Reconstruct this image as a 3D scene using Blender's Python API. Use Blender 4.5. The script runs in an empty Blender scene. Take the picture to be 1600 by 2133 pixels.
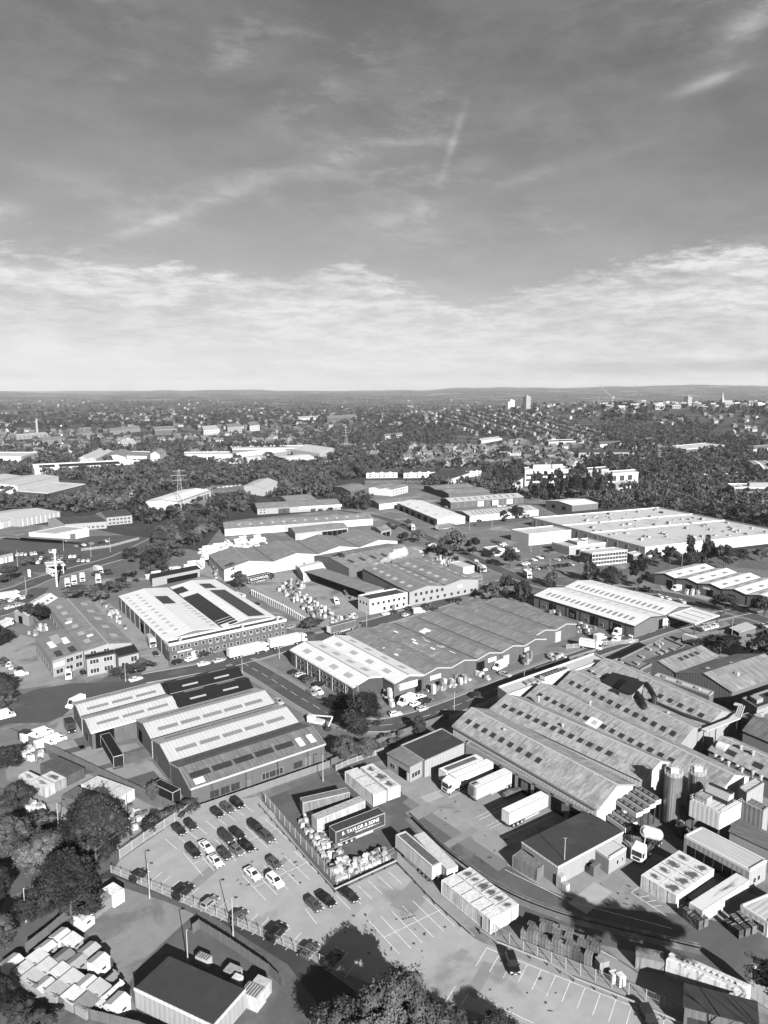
import bpy, math, random
import numpy as np
from mathutils import Vector as V, noise
R = math.radians
rng = random.Random(7)
sc = bpy.context.scene
col = sc.collection

# ---------------------------------------------------------------- camera, sky, sun, exposure
CAM_H, FOC, PITCH = 96.0, 1530.0, math.atan((1066.5 - 813) / 1530.0)
cam_d = bpy.data.cameras.new('camera'); cam = bpy.data.objects.new('camera', cam_d); col.objects.link(cam)
cam.location = (0, 0, CAM_H); cam.rotation_euler = (R(90) - PITCH, 0, 0)
cam_d.sensor_width = 36; cam_d.lens = 36 * FOC / 2133.0
cam_d.clip_start = 1; cam_d.clip_end = 60000
sc.camera = cam
SUN_EL, SUN_AZ = R(25), R(159)
SUN = V((math.cos(SUN_EL) * math.sin(SUN_AZ), math.cos(SUN_EL) * math.cos(SUN_AZ), math.sin(SUN_EL)))
sun_d = bpy.data.lights.new('sun', 'SUN'); sun_d.energy = 5.0; sun_d.angle = R(0.5); sun_d.color = (1, 1, 1)
sun = bpy.data.objects.new('sun', sun_d); col.objects.link(sun)
sun.rotation_euler = SUN.to_track_quat('Z', 'Y').to_euler(); sun.location = (60, -150, 200)
sc.view_settings.view_transform = 'Standard'; sc.view_settings.look = 'None'
sc.view_settings.exposure = 1.2; sc.view_settings.gamma = 1.0
sc.cycles.max_bounces = 5; sc.cycles.diffuse_bounces = 0; sc.cycles.volume_bounces = 4
sc.cycles.use_denoising = True

class NT:
    """tiny node-tree writer"""
    def __init__(s, t): s.t = t; s.t.nodes.clear()
    def n(s, ty, **k):
        nd = s.t.nodes.new(ty)
        for a, v in k.items():
            if a.startswith('i_'):
                key = a[2:]; key = int(key) if key.isdigit() else key.replace('_', ' ')
                s.put(nd.inputs[key], v)
            else: setattr(nd, a, v)
        return nd
    def put(s, sock, v):
        if isinstance(v, bpy.types.NodeSocket): s.t.links.new(v, sock)
        elif isinstance(v, bpy.types.Node): s.t.links.new(v.outputs[0], sock)
        else:
            if sock.type == 'RGBA' and isinstance(v, (int, float)): v = (v, v, v, 1)
            sock.default_value = v
    def m(s, op, a, b=0.0, c=None, clamp=False):
        nd = s.t.nodes.new('ShaderNodeMath'); nd.operation = op; nd.use_clamp = clamp
        s.put(nd.inputs[0], a); s.put(nd.inputs[1], b)
        if c is not None: s.put(nd.inputs[2], c)
        return nd.outputs[0]
    def ramp(s, v, a, b, lo=0.0, hi=1.0, smooth=True):
        nd = s.t.nodes.new('ShaderNodeMapRange'); nd.interpolation_type = 'SMOOTHSTEP' if smooth else 'LINEAR'
        for i, q in enumerate((v, a, b, lo, hi)): s.put(nd.inputs[i], q)
        return nd.outputs[0]
    def noise(s, vec, scale, detail=4, rough=.55, dist=0.0):
        nd = s.n('ShaderNodeTexNoise', i_Scale=scale, i_Detail=detail, i_Roughness=rough, i_Distortion=dist)
        s.put(nd.inputs['Vector'], vec); return nd.outputs[0]
    def scale(s, vec, sx, sy, sz=1.0, loc=(0, 0, 0), rot=0.0):
        nd = s.n('ShaderNodeMapping'); s.put(nd.inputs['Vector'], vec)
        nd.inputs['Scale'].default_value = (sx, sy, sz); nd.inputs['Location'].default_value = loc
        nd.inputs['Rotation'].default_value = (0, 0, rot); return nd.outputs[0]
    def mix(s, f, a, b):
        nd = s.t.nodes.new('ShaderNodeMix'); nd.data_type = 'FLOAT'
        s.put(nd.inputs[0], f); s.put(nd.inputs[2], a); s.put(nd.inputs[3], b); return nd.outputs[0]

def make_world():
    w = bpy.data.worlds.new('World'); sc.world = w; w.use_nodes = True
    T = NT(w.node_tree)
    sky = T.n('ShaderNodeTexSky', sky_type='NISHITA', sun_disc=False, sun_elevation=SUN_EL, sun_rotation=SUN_AZ,
              altitude=100, air_density=1.0, dust_density=0.6, ozone_density=1.0)
    sep = T.n('ShaderNodeSeparateColor', i_0=sky)
    base = T.m('MULTIPLY', sep.outputs[0], SKY_K)      # the black-and-white print keeps the red of the sky
    tc = T.n('ShaderNodeTexCoord'); d = tc.outputs['Generated']
    xyz = T.n('ShaderNodeSeparateXYZ', i_0=d)
    x, y, z = xyz.outputs
    zc = T.m('MAXIMUM', z, 0.004)
    el = T.m('ARCSINE', zc)
    az = T.m('ARCTAN2', x, y)
    # the bank of altocumulus low over the horizon
    gz = lambda c, w, amp: T.m('MULTIPLY', T.m('EXPONENT', T.m('MULTIPLY', T.m('POWER', T.m('DIVIDE', T.m('SUBTRACT', az, R(c)), R(w)), 2.0), -1.0)), R(amp))
    edge = T.m('ADD', T.m('ADD', R(9.1), T.m('MULTIPLY', T.m('COSINE', T.m('MULTIPLY', az, 5.0)), R(-.9))), T.m('ADD', gz(8.0, 5.0, -1.8), gz(-2.2, 2.6, 1.4)))
    ae = lambda a, b: T.n('ShaderNodeCombineXYZ', i_0=T.m('MULTIPLY', az, a), i_1=T.m('MULTIPLY', el, b), i_2=0.0).outputs[0]
    n1 = T.noise(ae(5.0, 17.0), 1.6, 10, .7, .1)
    n2 = T.noise(ae(20.0, 85.0), 1.0, 8, .7, .2)
    n3 = T.noise(ae(3.0, 20.0), 1.0, 6, .6, .8)
    rag = T.m('ADD', edge, T.m('ADD', T.m('MULTIPLY', T.m('SUBTRACT', n1, .5), R(4.5)), T.m('MULTIPLY', T.m('SUBTRACT', n2, .5), R(3.2))))
    bank = T.ramp(T.m('SUBTRACT', rag, el), R(-.35), R(1.3))
    tex = T.m('MULTIPLY', T.ramp(n2, .36, .62, .58, 1.04), T.ramp(n3, .36, .62, .72, 1.06))
    low = T.ramp(el, R(.6), R(5.5), 1.0, 0.0)
    bank = T.m('MULTIPLY', bank, T.mix(T.m('MULTIPLY', low, .35), tex, .95))
    # long thin cirrus higher up: fibres, gathered into drifts
    fib = T.noise(T.scale(ae(1.0, 1.0), 9.0, 30.0, rot=.32), 1.0, 9, .7, .25)
    drift = T.noise(ae(2.6, 5.2), 1.0, 4, .55, .3)
    cir = T.m('MULTIPLY', T.ramp(fib, .45, .66), T.ramp(drift, .42, .6))
    cir = T.m('MULTIPLY', cir, .2)
    def streak(a0, e0, ln, wd, tilt, amp, bend=0.0):
        da, de = T.m('SUBTRACT', az, R(a0)), T.m('SUBTRACT', el, R(e0)); c, s_ = math.cos(tilt), math.sin(tilt)
        p = T.m('ADD', T.m('MULTIPLY', da, c), T.m('MULTIPLY', de, s_)); q = T.m('SUBTRACT', T.m('MULTIPLY', de, c), T.m('MULTIPLY', da, s_))
        q = T.m('ADD', T.m('SUBTRACT', q, T.m('MULTIPLY', T.m('MULTIPLY', p, p), bend)), T.m('MULTIPLY', T.m('SUBTRACT', n1, .5), R(wd * 1.4)))
        f = T.m('EXPONENT', T.m('MULTIPLY', T.m('ADD', T.m('POWER', T.m('DIVIDE', p, R(ln)), 2.0), T.m('POWER', T.m('DIVIDE', q, R(wd)), 2.0)), -1.0))
        return T.m('MULTIPLY', T.m('MULTIPLY', f, T.ramp(fib, .38, .6, .3, 1.0)), amp)
    veil = T.m('MULTIPLY', T.ramp(T.noise(ae(5.0, 13.0), 1.0, 9, .7, .15), .34, .64), .10)
    for a in ((-16, 11.8, 5, .5, .38, .42), (-8, 15.0, 9, .9, .25, .2), (5.0, 17.2, 2.2, .3, 1.2, .34), (0.5, 11.5, 4.5, 1.5, .15, .22), (22.5, 19.6, 2.2, .35, .2, .4), (24.5, 22.3, 2.4, .9, .6, .34), (19.5, 25.5, 3, .4, .3, .22), (18.5, 28.0, 4, 1.4, .3, .2), (-27, 11.6, 2.2, .5, .1, .4), (9, 14.5, 7, .45, .2, .2), (-21, 13.0, 6, 1.2, -.2, .16)): veil = T.m('ADD', veil, streak(*a))
    # a stratus streak on the right of the horizon
    s1 = T.m('MULTIPLY', T.ramp(T.m('ABSOLUTE', T.m('SUBTRACT', el, T.m('ADD', R(1.7), T.m('MULTIPLY', T.m('SUBTRACT', n1, .5), R(.8))))), R(.12), R(.75), 1.0, 0.0),
             T.ramp(T.m('SINE', T.m('ADD', T.m('MULTIPLY', az, 3.0), .25)), .55, .95))
    cov = T.m('MAXIMUM', bank, T.m('ADD', cir, veil), clamp=True)
    cov = T.m('MULTIPLY', cov, T.m('SUBTRACT', 1.0, T.m('MULTIPLY', s1, .55)))
    lum = T.mix(cov, base, CLOUD_L)
    hz = T.ramp(el, R(0), R(2.2), .74, 1.0)
    mot = T.m('MULTIPLY', T.ramp(n2, .36, .62, .93, 1.03), T.ramp(n3, .36, .62, .92, 1.04))
    lum = T.m('MULTIPLY', T.m('MULTIPLY', lum, hz), T.mix(T.ramp(T.m('SUBTRACT', rag, el), R(-.35), R(1.3)), 1.0, mot))
    lum = T.m('MULTIPLY', lum, T.m('SUBTRACT', 1.0, T.m('MULTIPLY', s1, .2)))
    bg = T.n('ShaderNodeBackground', i_1=SKY_S)
    cmb = T.n('ShaderNodeCombineColor', i_0=lum, i_1=lum, i_2=lum)
    T.put(bg.inputs[0], cmb)
    T.put(T.n('ShaderNodeOutputWorld').inputs[0], bg)
SKY_S, SKY_K, CLOUD_L = 0.05, .84, 6.6
make_world()

# ---------------------------------------------------------------- survey: a photo point at height z -> metres
def P(x, y, z=0.0):
    u, v = (x - 800.0) / FOC, (1066.5 - y) / FOC
    d = V((u, math.cos(PITCH) + v * math.sin(PITCH), -math.sin(PITCH) + v * math.cos(PITCH)))
    t = (z - CAM_H) / d.z
    return V((d.x * t, d.y * t, z))
def ang(p, q, z=0.0):
    a, b = P(*p, z), P(*q, z); return math.atan2(b.y - a.y, b.x - a.x)

# ---------------------------------------------------------------- materials (all grey: the photograph is black and white)
MATS = {}
def mat(name, c, rough=.7, var=.25, scale=1.2, streak=0.0, ribs=0.0, grid=None, spec=.3, metal=0.0, coord='UV', bump=0.0, blot=None):
    """c base reflectance; var tonal noise; streak: stains down the slope; ribs: period of profiled sheet; grid: (w, h, var) sheets/slabs"""
    if name in MATS: return MATS[name]
    m = bpy.data.materials.new(name); m.use_nodes = True; T = NT(m.node_tree)
    tc = T.n('ShaderNodeTexCoord')
    if coord == 'W':
        geo = T.n('ShaderNodeNewGeometry'); vec = T.scale(geo.outputs['Position'], 1, 1, rot=R(-38))
    else: vec = tc.outputs[coord]
    oi = T.n('ShaderNodeObjectInfo')
    if coord != 'W':
        off = T.n('ShaderNodeVectorMath', operation='ADD', i_0=vec)
        T.put(off.inputs[1], T.n('ShaderNodeCombineXYZ', i_0=T.m('MULTIPLY', oi.outputs['Random'], 50.0), i_1=T.m('MULTIPLY', oi.outputs['Random'], 31.0)))
        nv = off.outputs[0]
    else: nv = vec
    val = T.m('ADD', 1.0 - var, T.m('MULTIPLY', T.noise(nv, scale, 6, .62), 2 * var))
    big = T.noise(nv, scale * .13, 4, .6)
    val = T.m('MULTIPLY', val, T.m('ADD', 1 - var * .8, T.m('MULTIPLY', big, 1.6 * var)))
    if streak:
        st = T.noise(T.scale(nv, 1.6, .11), 1.0, 5, .6)
        val = T.m('MULTIPLY', val, T.ramp(st, .25, .75, 1 - streak, 1 + streak * .5))
    if grid:
        br = T.n('ShaderNodeTexBrick', offset=.5 if len(grid) < 4 else 0.0, i_Color1=1 - grid[2], i_Color2=1 + grid[2] * .6, i_Mortar=1 - grid[2] * 1.3, i_Scale=1.0)
        br.inputs['Mortar Size'].default_value = .02; br.inputs['Brick Width'].default_value = grid[0]; br.inputs['Row Height'].default_value = grid[1]
        T.put(br.inputs['Vector'], vec)
        val = T.m('MULTIPLY', val, br.outputs[0])
    if blot:   # worn patches: (scale, threshold, amount)
        b = T.noise(nv, blot[0], 5, .6, .4)
        val = T.m('MULTIPLY', val, T.ramp(b, blot[1], blot[1] + .12, 1.0, 1 + blot[2]))
    hb = None
    if ribs:
        sx = T.n('ShaderNodeSeparateXYZ', i_0=vec)
        w = T.m('SINE', T.m('MULTIPLY', sx.outputs[0], 2 * math.pi / ribs))
        val = T.m('MULTIPLY', val, T.ramp(w, -1.0, -.55, .80, 1.0))
        hb = T.m('MULTIPLY', w, .5)
    cv = T.m('MULTIPLY', val, c)
    cc = T.n('ShaderNodeCombineColor', i_0=cv, i_1=cv, i_2=cv)
    b = T.n('ShaderNodeBsdfPrincipled', i_Roughness=rough, i_Metallic=metal)
    b.inputs['Specular IOR Level'].default_value = spec
    T.put(b.inputs['Base Color'], cc)
    if hb is not None or bump:
        bp = T.n('ShaderNodeBump', i_Strength=.35 if hb is not None else bump, i_Distance=.06)
        T.put(bp.inputs['Height'], hb if hb is not None else T.noise(nv, scale * 3, 5, .6)); T.put(b.inputs['Normal'], bp.outputs[0])
    T.put(T.n('ShaderNodeOutputMaterial').inputs[0], b)
    MATS[name] = m; return m
def paint_mat(name, rough=.28, spec=.5, var=.06, dirt=0.0):
    """vehicle and container paint: the shade comes from the object's own colour"""
    m = bpy.data.materials.new(name); m.use_nodes = True; T = NT(m.node_tree)
    oi = T.n('ShaderNodeObjectInfo'); tc = T.n('ShaderNodeTexCoord')
    n = T.noise(tc.outputs['Object'], .9, 5, .6)
    g = T.n('ShaderNodeSeparateColor', i_0=oi.outputs['Color'])
    v = T.m('MULTIPLY', T.m('MULTIPLY', g.outputs[0], .8), T.m('ADD', 1 - var, T.m('MULTIPLY', n, 2 * var)))
    if dirt: v = T.m('MULTIPLY', v, T.ramp(T.noise(T.scale(tc.outputs['Object'], 2.2, 2.2, .22), 1.0, 6, .65), .34, .6, 1 - dirt, 1.0))
    b = T.n('ShaderNodeBsdfPrincipled', i_Roughness=rough); b.inputs['Specular IOR Level'].default_value = spec
    T.put(b.inputs['Base Color'], T.n('ShaderNodeCombineColor', i_0=v, i_1=v, i_2=v))
    T.put(T.n('ShaderNodeOutputMaterial').inputs[0], b); MATS[name] = m; return m

PAINT = paint_mat('vehicle_paint'); BOXP = paint_mat('box_paint', .55, .3, .18, .3); ROUGHP = paint_mat('weathered_paint', .85, .15, .3, .4)
GLASS = mat('dark_glass', .02, .12, .1, spec=.6); TYRE = mat('tyre_rubber', .02, .9, .1)
CHROME = mat('lamp_lens', .7, .15, .05, spec=.6); STEEL = mat('galvanised_steel', .32, .5, .15, spec=.5)
DARK = mat('dark_metal', .035, .6, .2); BLACK = mat('painted_interior_shade', .008, .9, .1, spec=.0)  # last one: near-black colour painted in for shadowed interiors
ROOF_WHITE = mat('white_roof_sheet', .60, .6, .08, .5, streak=.16, ribs=1.0)
ROOF_LIGHT = mat('light_roof_sheet', .40, .6, .08, .5, streak=.09, ribs=1.0)
ROOF_MID = mat('mid_grey_roof_sheet', .19, .75, .2, .5, streak=.3, ribs=1.0, grid=(1.1, 3.2, .14), blot=(.12, .56, .3))
ROOF_BROWN = mat('dark_brown_roof_sheet', .195, .8, .25, .5, streak=.35, ribs=1.0, grid=(1.1, 3.0, .2), blot=(.1, .55, .45))
ROOF_BLACK = mat('black_roof_sheet', .012, .6, .25, .9, streak=.2)
ROOF_DARK = mat('dark_felt_roof', .035, .85, .3, .5, blot=(.15, .55, .45))
ROOF_ASB = mat('asbestos_cement_sheet', .30, .9, .3, 2.6, streak=.3, ribs=.5, grid=(.55, 1.6, .24), blot=(.25, .52, -.25))
ROOF_CORR = mat('corrugated_rusty_sheet', .13, .9, .25, 1.2, streak=.3, ribs=.9, grid=(.9, 2.4, .16))
ROOF_FLAT = mat('pale_membrane_roof', .42, .7, .12, .4, streak=.1, blot=(.06, .54, -.2))
HOUSE_W = mat('house_render', .17, .9, .2, .6, coord='Object'); HOUSE_P = mat('house_white_render', .3, .9, .2, .6, coord='Object')
ROOF_TILE = mat('house_roof_tile', .10, .85, .25, .5, coord='Object')
SKYL = mat('rooflight_sheet', .30, .5, .25, 1.5); SKYL_D = mat('grimy_rooflight', .03, .45, .3, 1.5); SKYL_W = mat('clear_rooflight', .72, .4, .1)
WHITE = mat('white_cladding', .50, .6, .05, .6, streak=.08, ribs=1.0); CREAM = mat('pale_render', .24, .8, .08, .6, streak=.1)
LGREY = mat('light_grey_cladding', .28, .6, .08, .8, streak=.12, ribs=1.0); BRICK = mat('brick_wall', .09, .9, .22, 2.0, streak=.18, grid=(.45, .15, .12))
BRICK_D = mat('dark_brick_wall', .055, .9, .22, 2.0, streak=.15, grid=(.45, .15, .12)); MGREY = mat('mid_grey_cladding', .12, .6, .1, .8, streak=.15, ribs=1.0)
FRAME = mat('white_window_frame', .52, .5, .05); PANE = mat('window_glass', .03, .08, .2, .6, spec=.7); PVP = mat('solar_panel_glass', .015, .35, .1, spec=.3, grid=(1.0, 1.65, .3, 0))
CONC = mat('concrete', .15, .9, .15, 1.2, streak=.15); WOOD = mat('weathered_timber', .11, .9, .25, 2.0, ribs=.3, streak=.2)
KERB = mat('kerb_stone', .28, .9, .12, 1.0); LINE = mat('road_paint', .6, .7, .3, 2.5, coord='W', blot=(.9, .55, -.45))
TARMAC = mat('road_asphalt', .062, .9, .2, .4, coord='W', blot=(.06, .55, .35), bump=.1, grid=(9, 4, .08))
APRON = mat('yard_asphalt', .13, .9, .3, .35, coord='W', blot=(.05, .53, .7), bump=.1, grid=(13, 7, .14))
CARPARK = mat('car_park_asphalt', .285, .9, .24, .3, coord='W', blot=(.07, .56, -.3), bump=.12, grid=(17, 9, .06))
YARD = mat('yard_concrete', .225, .9, .26, .4, coord='W', blot=(.08, .55, -.4), bump=.08, grid=(6, 6, .09))
YARD_D = mat('dark_yard_asphalt', .085, .9, .26, .45, coord='W', blot=(.08, .56, .5), grid=(11, 5, .1))
GRASS = mat('rough_grass', .085, .95, .35, .5, coord='W', blot=(.08, .52, .4), bump=.5); DRYG = mat('dry_grass', .19, .95, .25, .6, coord='W', blot=(.1, .5, -.3), bump=.4)
LEAF = {}
def leaf_mat(name, c):
    m = bpy.data.materials.new(name); m.use_nodes = True; T = NT(m.node_tree)
    oi = T.n('ShaderNodeObjectInfo'); g = T.n('ShaderNodeNewGeometry')
    n = T.noise(g.outputs['Position'], .35, 4, .6); n2 = T.noise(g.outputs['Position'], .07, 3, .6)
    v = T.m('MULTIPLY', T.m('MULTIPLY', T.m('ADD', .35, T.m('MULTIPLY', n, 1.3)), T.ramp(n2, .3, .7, .4, 1.7)), T.m('ADD', .75 * c, T.m('MULTIPLY', oi.outputs['Random'], .5 * c)))
    v = T.m('MULTIPLY', v, T.m('ADD', .7, T.m('MULTIPLY', g.outputs['Random Per Island'], .6)))
    cc = T.n('ShaderNodeCombineColor', i_0=v, i_1=v, i_2=v)
    b = T.n('ShaderNodeBsdfPrincipled', i_Roughness=.75); b.inputs['Specular IOR Level'].default_value = .15; T.put(b.inputs['Base Color'], cc)
    T.put(T.n('ShaderNodeOutputMaterial').inputs[0], b); MATS[name] = m; return m
LEAF_D = leaf_mat('dark_foliage', .024); LEAF_M = leaf_mat('mid_foliage', .043); LEAF_L = leaf_mat('pale_foliage', .058)
BARK = mat('bark', .07, .95, .3, 1.5, coord='Object')

# ---------------------------------------------------------------- mesh and object helpers
class MB:
    def __init__(s): s.v = []; s.f = []; s.k = []
    def poly(s, pts, k=0):
        i = len(s.v); s.v += [tuple(p) for p in pts]; s.f.append(tuple(range(i, i + len(pts)))); s.k.append(k); return s
    def hexa(s, p, k=0):
        """8 points: bottom 4 ccw seen from above, top 4"""
        i = len(s.v); s.v += [tuple(q) for q in p]
        for f in ((3, 2, 1, 0), (4, 5, 6, 7), (0, 1, 5, 4), (1, 2, 6, 5), (2, 3, 7, 6), (3, 0, 4, 7)):
            s.f.append(tuple(i + j for j in f)); s.k.append(k)
        return s
    def box(s, x0, x1, y0, y1, z0, z1, k=0):
        return s.hexa([(x0, y0, z0), (x1, y0, z0), (x1, y1, z0), (x0, y1, z0), (x0, y0, z1), (x1, y0, z1), (x1, y1, z1), (x0, y1, z1)], k)
    def frus(s, b, t, k=0):
        x0, x1, y0, y1, z0 = b; X0, X1, Y0, Y1, z1 = t
        return s.hexa([(x0, y0, z0), (x1, y0, z0), (x1, y1, z0), (x0, y1, z0), (X0, Y0, z1), (X1, Y0, z1), (X1, Y1, z1), (X0, Y1, z1)], k)
    def tube(s, a, b, r0, r1=None, n=8, k=0, caps=True):
        a, b = V(a), V(b); r1 = r0 if r1 is None else r1
        d = (b - a).normalized(); u = d.orthogonal().normalized(); w = d.cross(u)
        i = len(s.v)
        for c, r in ((a, r0), (b, r1)):
            for j in range(n):
                t = 2 * math.pi * j / n; s.v.append(tuple(c + (u * math.cos(t) + w * math.sin(t)) * r))
        for j in range(n):
            q = (j + 1) % n; s.f.append((i + j, i + q, i + n + q, i + n + j)); s.k.append(k)
        if caps:
            s.f.append(tuple(i + n - 1 - j for j in range(n))); s.f.append(tuple(i + n + j for j in range(n))); s.k += [k, k]
        return s
    def prism(s, pts, y0, y1, k=0, ks=None):
        """polygon of (x,z) (ccw looking along +y ... ) extruded from y0 to y1"""
        n = len(pts); i = len(s.v)
        s.v += [(p[0], y0, p[1]) for p in pts] + [(p[0], y1, p[1]) for p in pts]
        s.f.append(tuple(i + j for j in range(n))); s.f.append(tuple(i + n + n - 1 - j for j in range(n))); s.k += [k, k]
        for j in range(n):
            q = (j + 1) % n; s.f.append((i + q, i + j, i + n + j, i + n + q)); s.k.append(ks[j] if ks else k)
        return s
    def slab(s, q, t, k=0):
        """thin slab: quad q (4 pts) given thickness t along its normal (upwards)"""
        q = [V(p) for p in q]; n = (q[1] - q[0]).cross(q[3] - q[0]).normalized()
        if n.z < -1e-4: q = q[::-1]; n = (q[1] - q[0]).cross(q[3] - q[0]).normalized()
        return s.hexa(q + [p + n * t for p in q], k)
    def mesh(s, name, mats, uv=True):
        me = bpy.data.meshes.new(name); me.from_pydata(s.v, [], s.f)
        for m in (mats if isinstance(mats, (list, tuple)) else [mats]): me.materials.append(m)
        if any(s.k): me.polygons.foreach_set('material_index', s.k)
        if uv: auto_uv(me)
        return me
def auto_uv(me):
    lay = me.uv_layers.new(name='uv'); vs = me.vertices
    out = []
    for p in me.polygons:
        n = p.normal; li = list(p.vertices)
        if abs(n.z) > .995: t = (vs[li[1]].co - vs[li[0]].co); t.z = 0; t = t.normalized() if t.length > 1e-6 else V((1, 0, 0))
        else: t = V((0, 0, 1)).cross(n).normalized()
        b = n.cross(t)
        for i in li:
            c = vs[i].co; out += [c.dot(t), c.dot(b)]
    lay.data.foreach_set('uv', out)

def tag(o, label=None, cat=None, group=None, kind=None):
    if label: o['label'] = label
    if cat: o['category'] = cat
    if group: o['group'] = group
    if kind: o['kind'] = kind
    return o
def empty(name, loc=(0, 0, 0), rz=0.0, label=None, cat=None, group=None, kind=None):
    o = bpy.data.objects.new(name, None); col.objects.link(o); o.location = loc; o.rotation_euler = (0, 0, rz); o.empty_display_size = .5
    return tag(o, label, cat, group, kind)
def obj(name, me, parent=None, loc=None, rz=None, shade=None):
    o = bpy.data.objects.new(name, me); col.objects.link(o)
    if parent is not None: o.parent = parent
    if loc is not None: o.location = loc
    if rz is not None: o.rotation_euler = (0, 0, rz)
    if shade is not None: o.color = (shade, shade, shade, 1)
    return o
def part(mb, name, mats, parent, shade=None, **k):
    return obj(name, mb.mesh(name, mats), parent, shade=shade, **k)
KIDS = {}; PAINTED = set(); PROTOS = []
def copy_tree(src, loc=None, rz=None, parent=None, shade=None, scale=None):
    c = src.copy(); col.objects.link(c)
    if parent is not None: c.parent = parent
    if loc is not None: c.location = loc
    if rz is not None: c.rotation_euler = (0, 0, rz)
    if scale is not None: c.scale = scale if isinstance(scale, (tuple, list)) else (scale,) * 3
    if shade is not None and src.data is not None and src.data.name in PAINTED: c.color = (shade, shade, shade, 1)
    kids = KIDS.setdefault(src.name, list(src.children))
    for ch in kids: copy_tree(ch, parent=c, shade=shade)
    return c
# ---------------------------------------------------------------- terrain: one sheet to the horizon, flat over the estate
def sstep(a, b, x):
    t = min(1, max(0, (x - a) / (b - a))); return t * t * (3 - 2 * t)
def terrain(x, y):
    r = math.hypot(x, y)
    if r < 800: return 0.0
    z = 46 * math.exp(-((x - 1250) / 820) ** 2 - ((y - 2350) / 720) ** 2) + 30 * math.exp(-((x - 560) / 330) ** 2 - ((y - 2150) / 500) ** 2)
    z += 30 * math.exp(-((x - 1900) / 900) ** 2 - ((y - 3300) / 900) ** 2)
    z += 14 * math.exp(-((x + 1600) / 900) ** 2 - ((y - 4200) / 700) ** 2)
    far = sstep(4500, 13000, y)
    a = math.atan2(x, max(y, 1))
    z += far * (72 + 95 * sstep(-.22, .5, a) + 42 * noise.noise(V((a * 8, y / 7000, 1.3))) + 20 * noise.noise(V((a * 26, y / 4000, 5.3))))
    z += sstep(1500, 2400, r) * 5 * noise.noise(V((x / 420, y / 420, 0)))
    z += sstep(3500, 7000, r) * 14 * noise.noise(V((x / 1300, y / 900, 2)))
    return z * sstep(800, 1300, r)
def make_ground():
    ys = [-160, -90, -30, 30] + [60 * 1.075 ** i for i in range(1, 81)]
    ys = [y for y in ys if y < 19000] + [19500]
    ts = [math.tan(R(-46 + 92 * i / 150)) for i in range(151)]
    vs, fs = [], []
    for y in ys:
        w = max(y, 0) + 260
        for t in ts: vs.append((t * w, y, terrain(t * w, y)))
    n = len(ts)
    for j in range(len(ys) - 1):
        for i in range(n - 1): fs.append((j * n + i, j * n + i + 1, (j + 1) * n + i + 1, (j + 1) * n + i))
    me = bpy.data.meshes.new('ground'); me.from_pydata(vs, [], fs); me.polygons.foreach_set('use_smooth', [True] * len(fs))
    m = bpy.data.materials.new('open_ground'); m.use_nodes = True; T = NT(m.node_tree)
    p = T.n('ShaderNodeNewGeometry').outputs['Position']
    n1 = T.noise(p, .12, 6, .65); n2 = T.noise(p, .012, 5, .6); n3 = T.noise(T.scale(p, .0035, .0035), 1.0, 4, .5)
    fld = T.n('ShaderNodeTexVoronoi', i_Scale=.0042); T.put(fld.inputs['Vector'], p)
    f = T.n('ShaderNodeSeparateColor', i_0=fld.outputs['Color'])
    v = T.m('MULTIPLY', T.m('ADD', .02, T.m('MULTIPLY', n1, .05)), T.m('ADD', .5, n2))
    v = T.mix(T.ramp(n3, .52, .62), v, T.m('MULTIPLY', v, 2.4))
    far = T.ramp(T.n('ShaderNodeSeparateXYZ', i_0=p).outputs[1], 3000, 7000)
    v = T.mix(T.m('MULTIPLY', far, .75), v, T.m('ADD', .035, T.m('MULTIPLY', T.ramp(f.outputs[0], .6, 1.0), .14)))
    b = T.n('ShaderNodeBsdfPrincipled', i_Roughness=.95); b.inputs['Specular IOR Level'].default_value = .1
    T.put(b.inputs['Base Color'], T.n('ShaderNodeCombineColor', i_0=v, i_1=v, i_2=v)); T.put(T.n('ShaderNodeOutputMaterial').inputs[0], b)
    me.materials.append(m); tag(obj('ground', me), kind='structure')
make_ground()

LAY = [0]; SHZ = {}
def sheet(name, pts, m, world=False):
    """a paved or planted sheet; each one lies a few millimetres above the one before"""
    LAY[0] += 1; h = .008 + .0025 * LAY[0]; SHZ[name] = h
    q = [V((p[0], p[1], h)) if world else P(p[0], p[1]) + V((0, 0, h)) for p in pts]
    a = sum(q[i].x * q[(i + 1) % len(q)].y - q[(i + 1) % len(q)].x * q[i].y for i in range(len(q)))
    if a < 0: q.reverse()
    from mathutils.geometry import tessellate_polygon
    tri = tessellate_polygon([q]); fs = []
    for t in tri:
        n = (q[t[1]] - q[t[0]]).cross(q[t[2]] - q[t[0]]); fs.append(t if n.z > 0 else t[::-1])
    me = bpy.data.meshes.new(name); me.from_pydata([tuple(p) for p in q], [], fs); me.materials.append(m)
    return tag(obj(name, me), kind='structure')
def smooth(path, k=5):
    """Catmull-Rom through ground points"""
    q = [P(*p) for p in path]; q = [q[0] * 2 - q[1]] + q + [q[-1] * 2 - q[-2]]; out = []
    for i in range(1, len(q) - 2):
        for j in range(k):
            t = j / k; a, b, c, d = q[i - 1:i + 3]
            out.append(.5 * ((2 * b) + (c - a) * t + (2 * a - 5 * b + 4 * c - d) * t * t + (3 * b - a - 3 * c + d) * t ** 3))
    return out + [q[-2]]
def offs(c, d):
    out = []
    for i, p in enumerate(c):
        t = (c[min(i + 1, len(c) - 1)] - c[max(i - 1, 0)]).normalized(); out.append(p + V((-t.y, t.x, 0)) * d)
    return out
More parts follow.
